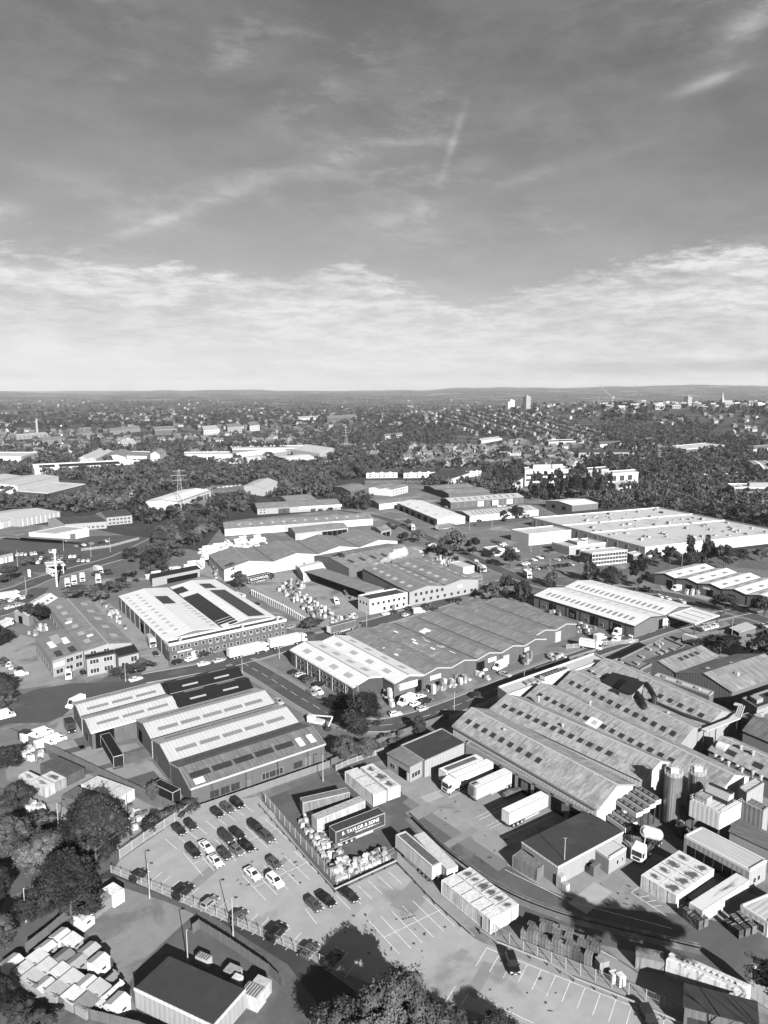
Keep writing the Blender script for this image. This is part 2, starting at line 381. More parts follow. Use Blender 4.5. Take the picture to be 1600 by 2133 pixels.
def road(name, path, w, m=None, kerbs=True, pave=0.0, dash=False):
    c = smooth(path)
    if pave:
        o = sheet('pavement', [(p.x, p.y) for p in offs(c, w / 2 + pave)] + [(p.x, p.y) for p in reversed(offs(c, -w / 2 - pave))], PAVE, True)
    o = sheet(name, [(p.x, p.y) for p in offs(c, w / 2)] + [(p.x, p.y) for p in reversed(offs(c, -w / 2))], m or TARMAC, True)
    h = SHZ[name]
    if kerbs:
        for s in (1, -1):
            mb = MB(); l = offs(c, s * w / 2); l2 = offs(c, s * (w / 2 + .18))
            for i in range(len(l) - 1):
                q = [l[i], l[i + 1], l2[i + 1], l2[i]]
                if s < 0: q = q[::-1]
                mb.hexa([(p.x, p.y, h - .03) for p in q] + [(p.x, p.y, h + .12) for p in q])
            part(mb, 'kerb', KERB, o)
    if dash:
        L = [0]
        for i in range(len(c) - 1): L.append(L[-1] + (c[i + 1] - c[i]).length)
        s = 2.0; dm = None
        while s + 4 < L[-1]:
            i = max(j for j in range(len(L)) if L[j] <= s); i = min(i, len(c) - 2)
            d = (c[i + 1] - c[i]).normalized(); p = c[i] + d * (s - L[i])
            if dm is None: dm = MB().box(0, 4, -.07, .07, 0, .004).mesh('centre_line_dash', LINE)
            obj('centre_line_dash', dm, o, loc=(p.x, p.y, h + .003), rz=math.atan2(d.y, d.x)); s += 6.5
    return o
PAVE = mat('footway_asphalt', .18, .9, .15, .4, coord='W', blot=(.08, .56, -.2))

# paved ground of the estate, then yards and greens laid on it
sheet('yard_pavement', [(-260, 1128), (-200, 1100), (150, 1092), (320, 1128), (420, 1150), (470, 1086), (700, 1062), (800, 1056), (1000, 1040), (1120, 1052), (1345, 1160), (1800, 1130), (2100, 1350), (2600, 2000), (2400, 2700), (1300, 2600), (900, 2180), (640, 1992), (232, 1818), (250, 1745), (-30, 1720), (-500, 1720), (-700, 1400)], APRON)
sheet('business_park_pavement', [(760, 1000), (1000, 1000), (1180, 1030), (1180, 1052), (1000, 1045), (760, 1050)], APRON)
sheet('far_car_park_pavement', [(1180, 985), (1330, 985), (1700, 1000), (1760, 1030), (1500, 1040), (1340, 1020), (1180, 1010)], APRON)
sheet('left_yard_pavement', [(-150, 1010), (240, 1018), (300, 1030), (290, 1042), (180, 1040), (-200, 1045)], APRON)
sheet('vehicle_yard_pavement', [(210, 1030), (280, 1026), (290, 1046), (200, 1052)], YARD)
sheet('warehouse_yard_pavement', [(300, 1062), (440, 1030), (560, 1015), (480, 1010), (430, 1012), (445, 1040), (440, 1062), (370, 1064)], APRON)
# grass and planting beds
sheet('verge_grass', [(-50, 1176), (60, 1190), (95, 1205), (40, 1222), (-50, 1230)], GRASS)
sheet('verge_grass', [(205, 1162), (300, 1140), (345, 1118), (375, 1135), (330, 1190), (290, 1200), (190, 1205), (175, 1215), (215, 1180)], GRASS)
sheet('bank_grass', [(960, 1085), (1110, 1066), (1112, 1082), (1000, 1098), (945, 1096)], GRASS)
sheet('corner_grass', [(1080, 1215), (1190, 1165), (1290, 1190), (1345, 1165), (1600, 1140), (1750, 1160), (1600, 1188), (1460, 1175), (1350, 1195), (1240, 1205), (1105, 1245)], GRASS)
sheet('corner_grass', [(1500, 1285), (1600, 1295), (1760, 1330), (1700, 1450), (1610, 1420), (1520, 1390), (1480, 1350), (1540, 1315)], GRASS)
sheet('lawn_strip', [(1470, 1352), (1545, 1318), (1620, 1330), (1600, 1362), (1520, 1378)], DRYG)
sheet('island_grass', [(197, 1424), (225, 1408), (290, 1396), (316, 1404), (285, 1424), (225, 1430)], GRASS)
sheet('verge_grass', [(-80, 1440), (30, 1430), (42, 1450), (30, 1468), (0, 1484), (-100, 1500)], GRASS)
sheet('shed_yard_grass', [(-200, 1880), (245, 1828), (430, 1900), (520, 1960), (600, 2010), (660, 2090), (700, 2300), (-300, 2300)], GRASS)
sheet('shed_yard_turf', [(235, 1842), (350, 1880), (405, 1905), (360, 1945), (300, 2000), (268, 2050), (285, 2110), (262, 2110), (238, 2000), (170, 1935), (205, 1890)], DRYG)
sheet('railway_bank_grass', [(690, 1590), (800, 1545), (960, 1500), (940, 1520), (810, 1580), (690, 1612)], GRASS)
sheet('bank_grass', [(-300, 1620), (0, 1640), (120, 1680), (250, 1760), (246, 1800), (0, 1960), (-400, 1980)], GRASS)
sheet('back_yard_pavement', [(10, 1600), (50, 1560), (100, 1570), (320, 1680), (390, 1692), (250, 1772), (180, 1720), (120, 1705), (70, 1680), (20, 1650)], YARD)
sheet('court_pavement', [(10, 1870), (40, 1860), (100, 1826), (130, 1850), (100, 1890), (60, 1905), (0, 1900)], APRON)
# the long car park in front and the yards beside it
sheet('car_park', [(250, 1792), (384, 1699), (470, 1668), (540, 1660), (562, 1690), (697, 1860), (826, 1800), (905, 1880), (990, 1957), (1090, 2000), (1440, 2150), (1500, 2230), (1280, 2230), (1115, 2150), (930, 2090), (850, 2085), (640, 1992), (232, 1818)], CARPARK)
sheet('trailer_yard', [(545, 1668), (690, 1612), (730, 1600), (838, 1650), (822, 1796), (697, 1856), (566, 1690)], YARD_D)
sheet('works_yard', [(700, 1612), (835, 1600), (1010, 1560), (1320, 1760), (1800, 1960), (2200, 2300), (1480, 2300), (1440, 2150), (1090, 2000), (990, 1957), (826, 1798), (838, 1650)], YARD)
sheet('works_road', [(842, 1655), (800, 1668), (815, 1735), (905, 1828), (1010, 1905), (1160, 1950), (1330, 1985), (1480, 2020), (1700, 2090), (2300, 2400), (2500, 2300), (1800, 2000), (1600, 1940), (1420, 1905), (1240, 1890), (1130, 1850), (1060, 1805), (1030, 1800)], YARD_D)
sheet('dock_concrete', [(838, 1672), (852, 1662), (1062, 1800), (1038, 1815)], CONC)
sheet('unit_yard', [(130, 1490), (150, 1475), (196, 1560), (285, 1548), (360, 1640), (330, 1668), (240, 1630), (120, 1572), (60, 1545), (100, 1510)], YARD)
sheet('unit_forecourt', [(640, 1365), (690, 1348), (700, 1385), (790, 1450), (900, 1440), (1000, 1425), (950, 1455), (840, 1500), (760, 1475), (690, 1455), (600, 1400)], APRON)
sheet('factory_yard', [(-40, 1352), (40, 1322), (76, 1330), (112, 1412), (150, 1420), (60, 1434), (-60, 1446)], YARD)
sheet('alley_pavement', [(190, 1262), (212, 1245), (300, 1312), (348, 1352), (352, 1392), (300, 1400), (292, 1362), (278, 1342)], YARD)
sheet('depot_yard', [(1120, 1256), (1200, 1290), (1330, 1340), (1300, 1348), (1200, 1345), (1195, 1310)], YARD)
sheet('merchant_yard', [(420, 1172), (470, 1192), (500, 1208), (480, 1215), (400, 1190)], YARD)
sheet('works_back_yard', [(880, 1150), (930, 1140), (1000, 1185), (1010, 1215), (960, 1200)], YARD)
sheet('trade_yard', [(1370, 1212), (1420, 1222), (1560, 1258), (1540, 1266), (1380, 1232)], YARD)
sheet('builders_yard', [(500, 1210), (640, 1180), (770, 1235), (800, 1290), (700, 1320), (560, 1262)], YARD)
sheet('forecourt', [(735, 1290), (860, 1262), (960, 1232), (1000, 1240), (900, 1275), (770, 1300)], APRON)
sheet('supermarket_car_park', [(-200, 1185), (-150, 1130), (60, 1122), (250, 1115), (320, 1120), (210, 1170), (90, 1192)], TARMAC)
sheet('works_car_park', [(1000, 1200), (985, 1155), (1070, 1125), (1230, 1175), (1225, 1195), (1105, 1212)], APRON)
sheet('garage_yard', [(1195, 1340), (1110, 1250), (1325, 1340), (1420, 1318), (1350, 1355), (1200, 1368)], APRON)
sheet('turning_area', [(-300, 1560), (-60, 1486), (0, 1468), (38, 1450), (75, 1436), (150, 1424), (215, 1422), (290, 1418), (380, 1396), (400, 1412), (320, 1432), (200, 1462), (150, 1474), (132, 1492), (96, 1506), (20, 1508), (-300, 1600)], TARMAC)
road('estate_road', [(300, 1414), (390, 1398), (480, 1380), (640, 1335), (790, 1295), (900, 1262), (1000, 1232), (1075, 1205)], 8.5, pave=2.0)
road('estate_road', [(500, 1378), (560, 1412), (640, 1462), (715, 1500), (790, 1512), (880, 1494), (960, 1466), (1060, 1424), (1180, 1378), (1320, 1330), (1420, 1300), (1600, 1262)], 8.0, pave=2.0, dash=True)
road('estate_road', [(700, 1062), (800, 1080), (900, 1125), (985, 1162), (1062, 1196), (1160, 1225), (1290, 1225), (1400, 1240), (1500, 1266), (1620, 1300), (1800, 1350)], 8.0, pave=1.8)
road('approach_road', [(-300, 1285), (0, 1236), (90, 1206), (170, 1183), (250, 1160), (330, 1122), (390, 1092), (440, 1066)], 10.0, pave=1.5)
road('service_road', [(85, 1225), (60, 1250), (10, 1275), (-60, 1290)], 9.0)
# ---------------------------------------------------------------- halls, offices and sheds
FOOT = []
def hall(name, label, A, B, C, z, n=1, rise=1.5, roof=ROOF_LIGHT, wall=BRICK, lights=(), deco=(), flat=False, group=None, over=.25, cat='building', cap=None, fascia=None, parap=.5, mono=None, units=(), pv=(), open_f=False):
    a, b, c = P(*A, z), P(*B, z), P(*C, z)
    o = V((a.x, a.y, 0)); u = b - a; v = c - b; u.z = v.z = 0
    up = V((0, 0, 1)); U, W = u.normalized(), v.normalized()
    if u.cross(v).z < 0: sgn = -1
    else: sgn = 1
    root = empty(name, o, 0, label, cat, group); FOOT.append((o.x, o.y, u.x, u.y, v.x, v.y))
    H = lambda s, t, h: u * s + v * t + up * h
    # walls
    prof = [(0, z - .06)]
    if flat: prof.append((1, z - .06))
    elif mono: prof.append((1, z + mono - .06))
    else:
        for i in range(n): prof += [((i + .5) / n, z + rise - .06), ((i + 1) / n, z - .06)]
    mb = MB()
    def face(pts):
        if sgn < 0: pts = pts[::-1]
        mb.poly(pts)
    if not open_f: face([H(0, 0, 0), H(1, 0, 0)] + [H(s, 0, h) for s, h in reversed(prof)])
    face([H(1, 1, 0), H(0, 1, 0)] + [H(s, 1, h) for s, h in prof])
    face([H(1, 0, 0), H(1, 1, 0), H(1, 1, prof[-1][1]), H(1, 0, prof[-1][1])])
    face([H(0, 1, 0), H(0, 0, 0), H(0, 0, prof[0][1]), H(0, 1, prof[0][1])])
    part(mb, 'wall', wall, root)
    ou, ov = over / u.length, over / v.length
    slopes = []
    if flat:
        part(MB().slab([H(0, 0, z - .3), H(1, 0, z - .3), H(1, 1, z - .3), H(0, 1, z - .3)], .1), 'roof', roof, root)
        slopes.append((H(0, 0, z - .2), u, v))
        t = .3
        for p0, p1, q in ((H(0, 0, 0), H(1, 0, 0), W), (H(1, 1, 0), H(0, 1, 0), -W), (H(1, 0, 0), H(1, 1, 0), -U), (H(0, 1, 0), H(0, 0, 0), U)):
            zt = z + (parap if parap > .3 else .03)
            m2 = MB().hexa([p + up * h for h in (z - .5, zt) for p in (p0 - q * .04, p1 - q * .04, p1 + q * t, p0 + q * t)]); part(m2, 'parapet', cap or FRAME, root)
    elif mono:
        part(MB().slab([H(-ou, -ov, z), H(1 + ou, -ov, z + mono), H(1 + ou, 1 + ov, z + mono), H(-ou, 1 + ov, z)], .14), 'roof', roof, root)
        slopes.append((H(0, 0, z + .14), u + up * mono, v))
    else:
        for i in range(n):
            e0, rdg, e1 = i / n, (i + .5) / n, (i + 1) / n
            x0 = e0 - (ou if i == 0 else 0); x1 = e1 + (ou if i == n - 1 else 0)
            part(MB().slab([H(x0, -ov, z), H(rdg, -ov, z + rise), H(rdg, 1 + ov, z + rise), H(x0, 1 + ov, z)], .12), 'roof_slope', roof, root)
            part(MB().slab([H(rdg, -ov, z + rise), H(x1, -ov, z), H(x1, 1 + ov, z), H(rdg, 1 + ov, z + rise)], .12), 'roof_slope', roof, root)
            slopes.append((H(e0, 0, z + .12), u * (.5 / n) + up * rise, v)); slopes.append((H(e1, 0, z + .12), -u * (.5 / n) + up * rise, v))
            if cap: part(MB().hexa([H(rdg, -ov, z + rise + .1) - U * .3, H(rdg, -ov, z + rise + .1) + U * .3, H(rdg, 1 + ov, z + rise + .1) + U * .3, H(rdg, 1 + ov, z + rise + .1) - U * .3] + [H(rdg, t, z + rise + .19) + U * s * .1 for t, s in ((-ov, -1), (-ov, 1), (1 + ov, 1), (1 + ov, -1))]), 'ridge_cap', cap, root)
            if i < n - 1: part(MB().hexa([H(e1, t, z + h) + U * s for h in (.1, .2) for t, s in ((-ov, -.28), (-ov, .28), (1 + ov, .28), (1 + ov, -.28))]), 'valley_gutter', DARK if roof is not ROOF_BLACK else STEEL, root)
    if fascia and not flat:
        for e, s in ((0, -1), (1, 1)):
            part(MB().hexa([H(e, t, z + h) + U * s * w for h in (-.35, .14) for t, w in (((-ov), .26), (1 + ov, .26), (1 + ov, .36), (-ov, .36))]), 'gutter', fascia, root)
        for t0, s in ((0, -1), (1, 1)):
            for i in range(n):
                for (x0, z0), (x1, z1) in (((i / n, z), ((i + .5) / n, z + rise)), (((i + .5) / n, z + rise), ((i + 1) / n, z))):
                    part(MB().hexa([H(x, t0, zz) + W * s * w for x, zz, w in ((x0, z0 - .3, .28), (x1, z1 - .3, .28), (x1, z1 - .3, .36), (x0, z0 - .3, .36), (x0, z0 + .13, .28), (x1, z1 + .13, .28), (x1, z1 + .13, .36), (x0, z0 + .13, .36))]), 'barge_board', fascia, root)
    # rooflights: (slope index or None, count, t0, t1 up the slope, width, material, v0, v1)
    for L in lights:
        idx, cnt, t0, t1, wd, mt = L[:6]; v0, v1 = L[6:8] if len(L) > 6 else (.06, .94)
        for si in (range(len(slopes)) if idx is None else idx if isinstance(idx, (tuple, list, range)) else (idx,)):
            p, e, f = slopes[si]; fl = f.length; nrm = e.cross(f); nrm = nrm if nrm.z > 0 else -nrm; nrm.normalize()
            for k in range(cnt):
                s = v0 + (v1 - v0) * (k + .5) / cnt; hw = wd / fl / 2; lift = nrm * .03
                q = [p + e * t0 + f * (s - hw) + lift, p + e * t1 + f * (s - hw) + lift, p + e * t1 + f * (s + hw) + lift, p + e * t0 + f * (s + hw) + lift]
                part(MB().slab(q, .05), 'rooflight', mt, root)
    for si, t0, t1, v0, v1 in pv:   # solar arrays
        p, e, f = slopes[si]; nrm = e.cross(f); nrm = nrm if nrm.z > 0 else -nrm; nrm.normalize(); lift = nrm * .1
        part(MB().slab([p + e * t0 + f * v0 + lift, p + e * t1 + f * v0 + lift, p + e * t1 + f * v1 + lift, p + e * t0 + f * v1 + lift], .06), 'solar_array', PVP, root)
    for un in units:                 # boxes on the roof: s, t, w, d, h
        s, t, w_, d_, h_ = un; p = H(s, t, z - .2 if flat else z + (0 if mono is None else mono * s))
        k = rng.choice((STEEL, LGREY, CREAM))
        part(MB().hexa([p + U * x + W * y + up * q for q in (0, h_) for x, y in ((0, 0), (w_, 0), (w_, d_), (0, d_))]), 'roof_unit', k, root)
    FR = {'f': (H(0, 0, 0), U, -W, u.length), 'r': (H(1, 0, 0), W, U, v.length), 'l': (H(0, 0, 0), W, -U, v.length), 'b': (H(0, 1, 0), U, W, u.length)}
    for d in deco:
        fc, kind, s, z0, w, h = d[:6]; mt = d[6] if len(d) > 6 else None
        p0, e, nn, L = FR[fc]
        ss = [s] if not isinstance(s, tuple) else [s[0] + (s[1] - s[0]) * (i + .5) / s[2] for i in range(s[2])]
        def bx(x0, x1, za, zb, d0, d1):
            q = [p0 + e * x + nn * y + up * q_ for q_ in (za, zb) for x, y in ((x0, d1), (x1, d1), (x1, d0), (x0, d0))]
            return MB().hexa(q)
        for f_ in ss:
            m = f_ * L; w = w or L + .16
            if kind == 'w':
                fr = part(bx(m - w / 2 - .06, m + w / 2 + .06, z0 - .06, z0 + h + .06, -.05, .05), 'window', mt or FRAME, root)
                nn_ = max(1, round(w / 1.1))
                for j in range(nn_):
                    pw = w / nn_; part(bx(m - w / 2 + j * pw + .05, m - w / 2 + (j + 1) * pw - .05, z0, z0 + h, .03, .065), 'pane', PANE, fr)
            elif kind == 'd': part(bx(m - w / 2, m + w / 2, z0, z0 + h, -.05, .05), 'shutter_door', mt or MGREY, root)
            elif kind == 'o': part(bx(m - w / 2, m + w / 2, z0, z0 + h, -.05, .03), 'painted_dark_doorway', BLACK, root)  # no hole: flat black panel painted as the shade inside an opening
            elif kind == 'p': part(bx(m - w / 2, m + w / 2, z0, z0 + h, -.05, .08), 'wall_panel', mt or FRAME, root)
            elif kind == 'c': part(bx(m - w / 2, m + w / 2, z0, z0 + h, -.05, .16), 'downpipe', mt or STEEL, root)
            elif kind == 'y': part(bx(m - w / 2, m + w / 2, z0, z0 + .18, -.05, h), 'canopy', mt or FRAME, root)
    return root, H, u, v
def text(parent, s, size, loc, e, n, m=None, ext=.01):
    """raised lettering: starts at loc, runs along e, faces n"""
    cu = bpy.data.curves.new('lettering', 'FONT'); cu.body = s; cu.size = size; cu.extrude = ext; cu.offset = size * .012; cu.materials.append(m or LINE); cu.resolution_u = 2
    t = bpy.data.objects.new('tmp', cu); col.objects.link(t); me = bpy.data.meshes.new_from_object(t); bpy.data.objects.remove(t); bpy.data.curves.remove(cu)
    o = bpy.data.objects.new('lettering', me); col.objects.link(o); o.parent = parent
    from mathutils import Matrix
    e, n = V(e).normalized(), V(n).normalized(); w = n.cross(e)
    o.matrix_local = Matrix(((e.x, w.x, n.x, loc[0]), (e.y, w.y, n.y, loc[1]), (e.z, w.z, n.z, loc[2]), (0, 0, 0, 1)))
    return o

SKYL_G = mat('grey_rooflight', .16, .5, .25, 1.5)
# --- nearest: the two-span and three-span units left of centre
hall('industrial_unit', 'pale twin-span unit with a lorry reversed into its open bay', (152, 1464), (191, 1525), (370, 1475), 5.2, 2, 1.5, ROOF_LIGHT, BRICK,
     lights=[((1, 3), 3, .34, .54, 6, SKYL_G), ((0, 2), 2, .36, .58, 7, SKYL_G)], cap=LGREY, fascia=FRAME, deco=[('r', 'o', .14, 0, 5, 4.6), ('f', 'c', .5, 0, .2, 5), ('f', 'd', .8, 0, 1.2, 2.4), ('f', 'o', .72, 0, 1.2, 2.1)])
hall('industrial_unit', 'twin-span unit with a jet-black roof and white rooflights', (342, 1421), (371.5, 1474.5), (527, 1435), 5.2, 2, 1.5, ROOF_BLACK, BRICK,
     lights=[((1, 3), 2, .38, .52, 5, SKYL), ((0, 2), 2, .42, .56, 6, SKYL)], deco=[('b', 'o', .3, 0, 4, 4)])
hall('industrial_unit', 'pale two-ridge unit in front of the black roof', (284, 1500), (354, 1587), (620, 1504), 5.2, 2, 1.7, ROOF_LIGHT, BRICK,
     lights=[((1, 3), 5, .34, .54, 5.5, SKYL_G), ((0, 2), 5, .36, .58, 6, SKYL_G)], cap=LGREY, deco=[('f', 'c', .5, 0, .25, 5), ('f', 'o', .12, 0, 3, 3.6), ('f', 'd', .62, 0, 1, 2.1)])
hall('industrial_unit', 'long brick unit with a rust-stained corrugated roof behind the car park wall', (354.8, 1588), (398, 1642), (676, 1549), 5.0, 1, 1.9, ROOF_CORR, BRICK,
     lights=[(1, 5, .35, .6, 5, SKYL_D, .02, .8), (0, 5, .4, .7, 6, SKYL_D), (1, 2, .2, .62, 1.6, SKYL_W, .8, .98), (1, 1, .05, .3, 2.4, SKYL_W, .02, .12)], fascia=STEEL,
     deco=[('r', 'w', (.12, .34, 3), .8, 2.2, 1.7, BRICK_D), ('r', 'w', (.5, .66, 2), .9, 3, 1.6, CREAM), ('r', 'c', (.02, .98, 4), 0, .18, 4.8, DARK), ('r', 'w', (.74, .82, 1), .9, 2.4, 1.6, BRICK_D), ('r', 'd', .86, 0, 2.2, 3), ('r', 'd', .4, 0, 1.3, 2.3)])
# --- far left of the estate road
h = hall('factory_hall', 'long grey patched-roof factory hall ending in the black-roofed offices', (175, 1357), (274, 1339), (183, 1247), 6.4, 1, 1.3, ROOF_MID, CREAM,
     lights=[(0, 6, .25, .5, 4, SKYL), (1, 5, .3, .6, 4, SKYL), (0, 1, .5, .75, 2.5, SKYL_W, .1, .3), (0, 1, .1, .4, 2.5, SKYL_W, .45, .6)], cap=LGREY, deco=[('f', 'w', (.05, .6, 2), 5, 2, 1), ('l', 'w', (.5, 1, 5), 1.5, 3, 1.5)])
hall('factory_annex', 'lower patched annex with pale front beside the grey factory hall', (74, 1327), (109, 1379), (174.5, 1357.5), 5.6, 1, .5, ROOF_MID, CREAM, mono=.5,
     lights=[(0, 2, .35, .6, 2.5, SKYL_W), (0, 2, .75, .95, 2.5, ROOF_DARK), (0, 1, .15, .5, 3.5, SKYL)], deco=[('r', 'w', (.05, .98, 3), .9, 2.6, 1.5), ('r', 'w', (.4, .98, 2), 3.7, 2.6, 1.3), ('r', 'p', .2, 3.3, 4, 1.6, FRAME), ('f', 'w', (.05, .95, 6), 1, 2, 1.5)])
hall('office_block', 'two-storey pale office block with black flat roof at the factory end', (176.5, 1364), (180, 1371), (240, 1359), 6.6, flat=True, roof=ROOF_BLACK, wall=CREAM, cap=DARK, parap=.2, deco=[('r', 'w', (.02, .98, 2), .9, 3, 1.5), ('r', 'w', (.02, .98, 2), 4.2, 3, 1.4)])
hall('office_block', 'stair-end office block with black flat roof nearest the shrub island', (238, 1352), (246.5, 1367.5), (289, 1357), 6.6, flat=True, roof=ROOF_BLACK, wall=CREAM, cap=DARK, parap=.2, deco=[('r', 'w', .75, 3.6, 2.2, 1.8), ('r', 'p', .65, 2.6, 6, .5), ('r', 'w', .2, 3.2, .9, .9), ('r', 'w', .2, 1, .9, .9)])
# --- white solar hall with brick offices
hall('solar_hall', 'wide white-roofed hall carrying black solar arrays', (342, 1334.5), (571, 1284), (447.5, 1207.5), 6.0, 2, 1.5, ROOF_WHITE, MGREY, cap=FRAME,
     lights=[(0, 12, .12, .26, 1.6, SKYL), (0, 12, .50, .64, 1.6, SKYL), (1, 9, .12, .3, 1.6, SKYL, .03, .6)],
     pv=[(1, .5, .98, .58, .77), (2, .02, .62, .125, .70), (2, .02, .62, .085, .115), (2, .02, .62, .045, .075), (2, .3, .6, .0, .03), (3, .28, .92, .03, .69), (3, .48, .96, .75, .88), (2, .0, .45, .80, .93)],
     deco=[('l', 'c', (.0, 1, 9), 0, .3, 5.8, LGREY), ('l', 'o', .45, 0, 4, 4)])
hall('office_block', 'long two-storey brick office range with white windows below the solar hall', (341.5, 1336), (352, 1344), (597, 1291.5), 6.4, flat=True, roof=ROOF_DARK, wall=BRICK, cap=FRAME, parap=.5,
     deco=[('r', 'w', (.01, .99, 17), 1.0, 1.3, 1.1), ('r', 'w', (.01, .99, 17), 4.2, 1.3, 1.1), ('f', 'w', (.1, .9, 2), 4, 1.4, 1.3), ('r', 'p', (.3, .99, 12), 3.5, 1.2, .5, CREAM), ('r', 'p', .12, 2.9, 5.5, .5), ('r', 'd', .19, 0, 1.6, 2.3, FRAME)], units=[(.3, .1, 1, 1, 1), (.3, .62, 1.2, .8, .9), (.4, .93, 1, 1, 1.2)])
hall('lean_to_shed', 'small dark-roofed lean-to against the solar hall', (485, 1238), (503, 1244), (512, 1240), 4.0, flat=True, roof=ROOF_BLACK, wall=LGREY)
# --- brown multi-span row and its white pair
hall('trade_unit', 'white-roofed unit with brick front facing the forecourt cars', (735, 1431), (800, 1408), (667, 1336), 5.4, 1, 1.4, ROOF_WHITE, BRICK_D, cap=LGREY, fascia=FRAME,
     lights=[((0, 1), 4, .3, .62, 3.6, SKYL)], deco=[('l', 'w', (.06, .94, 14), .6, 1.5, 1.5), ('l', 'w', (.06, .94, 14), 2.9, 1.5, 1.3), ('l', 'd', (.2, .9, 3), 0, 3, 4, MGREY), ('l', 'c', (0, 1, 5), 0, .25, 5.2, FRAME), ('f', 'w', .2, 1.5, 2.4, 1.4)])
hall('trade_unit', 'white-roofed unit with signboards joining the brown row', (821, 1422), (880.5, 1406), (725, 1325), 5.4, 1, 1.3, ROOF_WHITE, BRICK, cap=LGREY, fascia=FRAME,
     lights=[((0, 1), 4, .3, .62, 3.6, SKYL)], deco=[('f', 'p', .5, 2.2, 7, 2.2, FRAME), ('f', 'o', .85, 0, 2.6, 4), ('f', 'w', (.1, .6, 2), 3.2, 2, 1)])
BR = dict(roof=ROOF_BROWN, wall=BRICK, cap=ROOF_MID, fascia=STEEL)
hall('workshop_unit', 'brown-roofed workshop bay with pallets stacked along its front', (881.5, 1406), (938.5, 1390), (775, 1308), 5.2, 1, 1.3, lights=[((0, 1), 5, .25, .5, 3.6, ROOF_MID), (0, 2, .3, .45, 2.4, SKYL_W, .3, .6)], deco=[('f', 'p', .45, 2.6, 4.5, 1.5)], **BR)
hall('workshop_row', 'row of four brown-roofed workshop bays with open doors', (939, 1390), (1137, 1331), (962, 1267), 5.2, 4, 1.3,
     lights=[(range(0, 8), 4, .25, .5, 3.8, ROOF_MID), (0, 1, .5, .62, 3, SKYL_W, .4, .6), (1, 3, .6, .72, 3, SKYL_W, .1, .55), (2, 1, .2, .75, 3.6, SKYL_W, .6, .75), (1, 2, .3, .42, 1.8, SKYL_W, .2, .7), (0, 3, .7, .8, 2.4, SKYL_W, .2, .9)],
     deco=[('f', 'o', .29, 0, 4, 4), ('f', 'p', .41, 2.8, 4, 1.5), ('f', 'd', .56, 0, 3, 3.6, STEEL), ('f', 'd', .78, 0, 3, 4.2, STEEL), ('f', 'c', (.125, .875, 3), 0, .25, 5, DARK)], **BR)
hall('workshop_unit', 'end pair of brown workshop bays set back behind a yard', (1112, 1325), (1200, 1299.5), (1050, 1247), 5.2, 2, 1.3, lights=[(range(4), 4, .25, .5, 3.8, ROOF_MID)], deco=[('f', 'd', .57, 0, 3.2, 4.2, STEEL)], **BR)
# --- builders' merchant: office, open store, scaffolded works
hall('office_block', 'two-storey pale corner office with dark flat roof by the yard entrance', (746, 1241), (770, 1250), (849, 1235), 6.6, flat=True, roof=ROOF_DARK, wall=WHITE, cap=WHITE, parap=.35, deco=[('r', 'w', (.02, .98, 7), 3.9, 1.1, 1.2, BRICK_D), ('r', 'w', (.3, .98, 4), .9, 1.2, 1.4, BRICK_D), ('r', 'd', .62, 0, 1.6, 2.6), ('f', 'w', (.1, .9, 3), 3.8, 1.2, 1.2)])
hall('storage_shed', 'open-fronted timber store with shallow grey roof in the builders yard', (636, 1190.5), (761, 1234), (800, 1226), 5.6, 1, .6, ROOF_MID, LGREY, mono=-.001, open_f=True, deco=[('f', 'o', .5, 0, 44, .1), ('r', 'p', .5, .2, 10, 4.8, FRAME)])
hall('works_hall', 'broad grey-roofed works with scaffolding on its front', (853, 1234), (996, 1207), (888, 1163), 6.4, 2, 1.6, ROOF_MID, CREAM, cap=LGREY, lights=[(range(4), 6, .3, .5, 3, ROOF_LIGHT)], deco=[('f', 'w', (.05, .5, 6), 4.2, 1.3, 1.3, BRICK_D), ('f', 'w', (.05, .95, 9), 1.2, 1.3, 1.2, BRICK_D), ('f', 'p', .72, 4.2, 3, 1.2)])
hall('works_hall', 'dark stained-roof hall behind the open timber store', (652, 1158), (727, 1184), (880, 1154), 5.2, 1, 2.4, ROOF_BROWN, MGREY, lights=[(1, 6, .3, .6, 2, SKYL_D)])
hall('white_lean_to', 'small white gabled lean-to beside the stained-roof hall', (618, 1180), (632, 1196), (678, 1184), 4.5, 1, 1.2, ROOF_WHITE, WHITE)
hall('timber_hall', 'four-gable grey-roofed hall with white gable walls', (467, 1187), (828, 1127), (775, 1105), 6.0, 4, 2.6, ROOF_MID, WHITE, cap=LGREY, lights=[((0, 2, 4, 6), 5, .2, .45, 3, ROOF_BROWN), ((0, 2, 4, 6), 4, .55, .8, 3, ROOF_BROWN)])
# --- right: pale halls and the depot canopy
hall('depot_hall', 'large pale twin-span depot with a loading canopy at its end', (1322, 1304), (1440, 1263), (1232, 1209), 5.2, 2, 1.6, ROOF_WHITE, MGREY, cap=FRAME, fascia=DARK, lights=[((0, 2), 17, .3, .62, 1.1, ROOF_MID), ((1, 3), 10, .3, .6, 1.2, ROOF_LIGHT)], deco=[('l', 'o', (.05, .9, 4), 0, 4, 4), ('l', 'w', (.08, .95, 6), 1, 2, 1.2), ('l', 'c', (0, 1, 7), 0, .3, 5, DARK), ('f', 'o', .45, 0, 3.4, 4.2)])
h, H, u, v = hall('loading_canopy', 'flat white loading canopy on steel legs beside the depot', (1391, 1281), (1448, 1299), (1499, 1281), 5.2, flat=True, roof=ROOF_WHITE, wall=FRAME, cap=FRAME, parap=.2, cat='canopy', lights=[(0, 3, .1, .9, .5, ROOF_BROWN)])
for ch in list(h.children):
    if ch.name.startswith('wall'): bpy.data.objects.remove(ch)
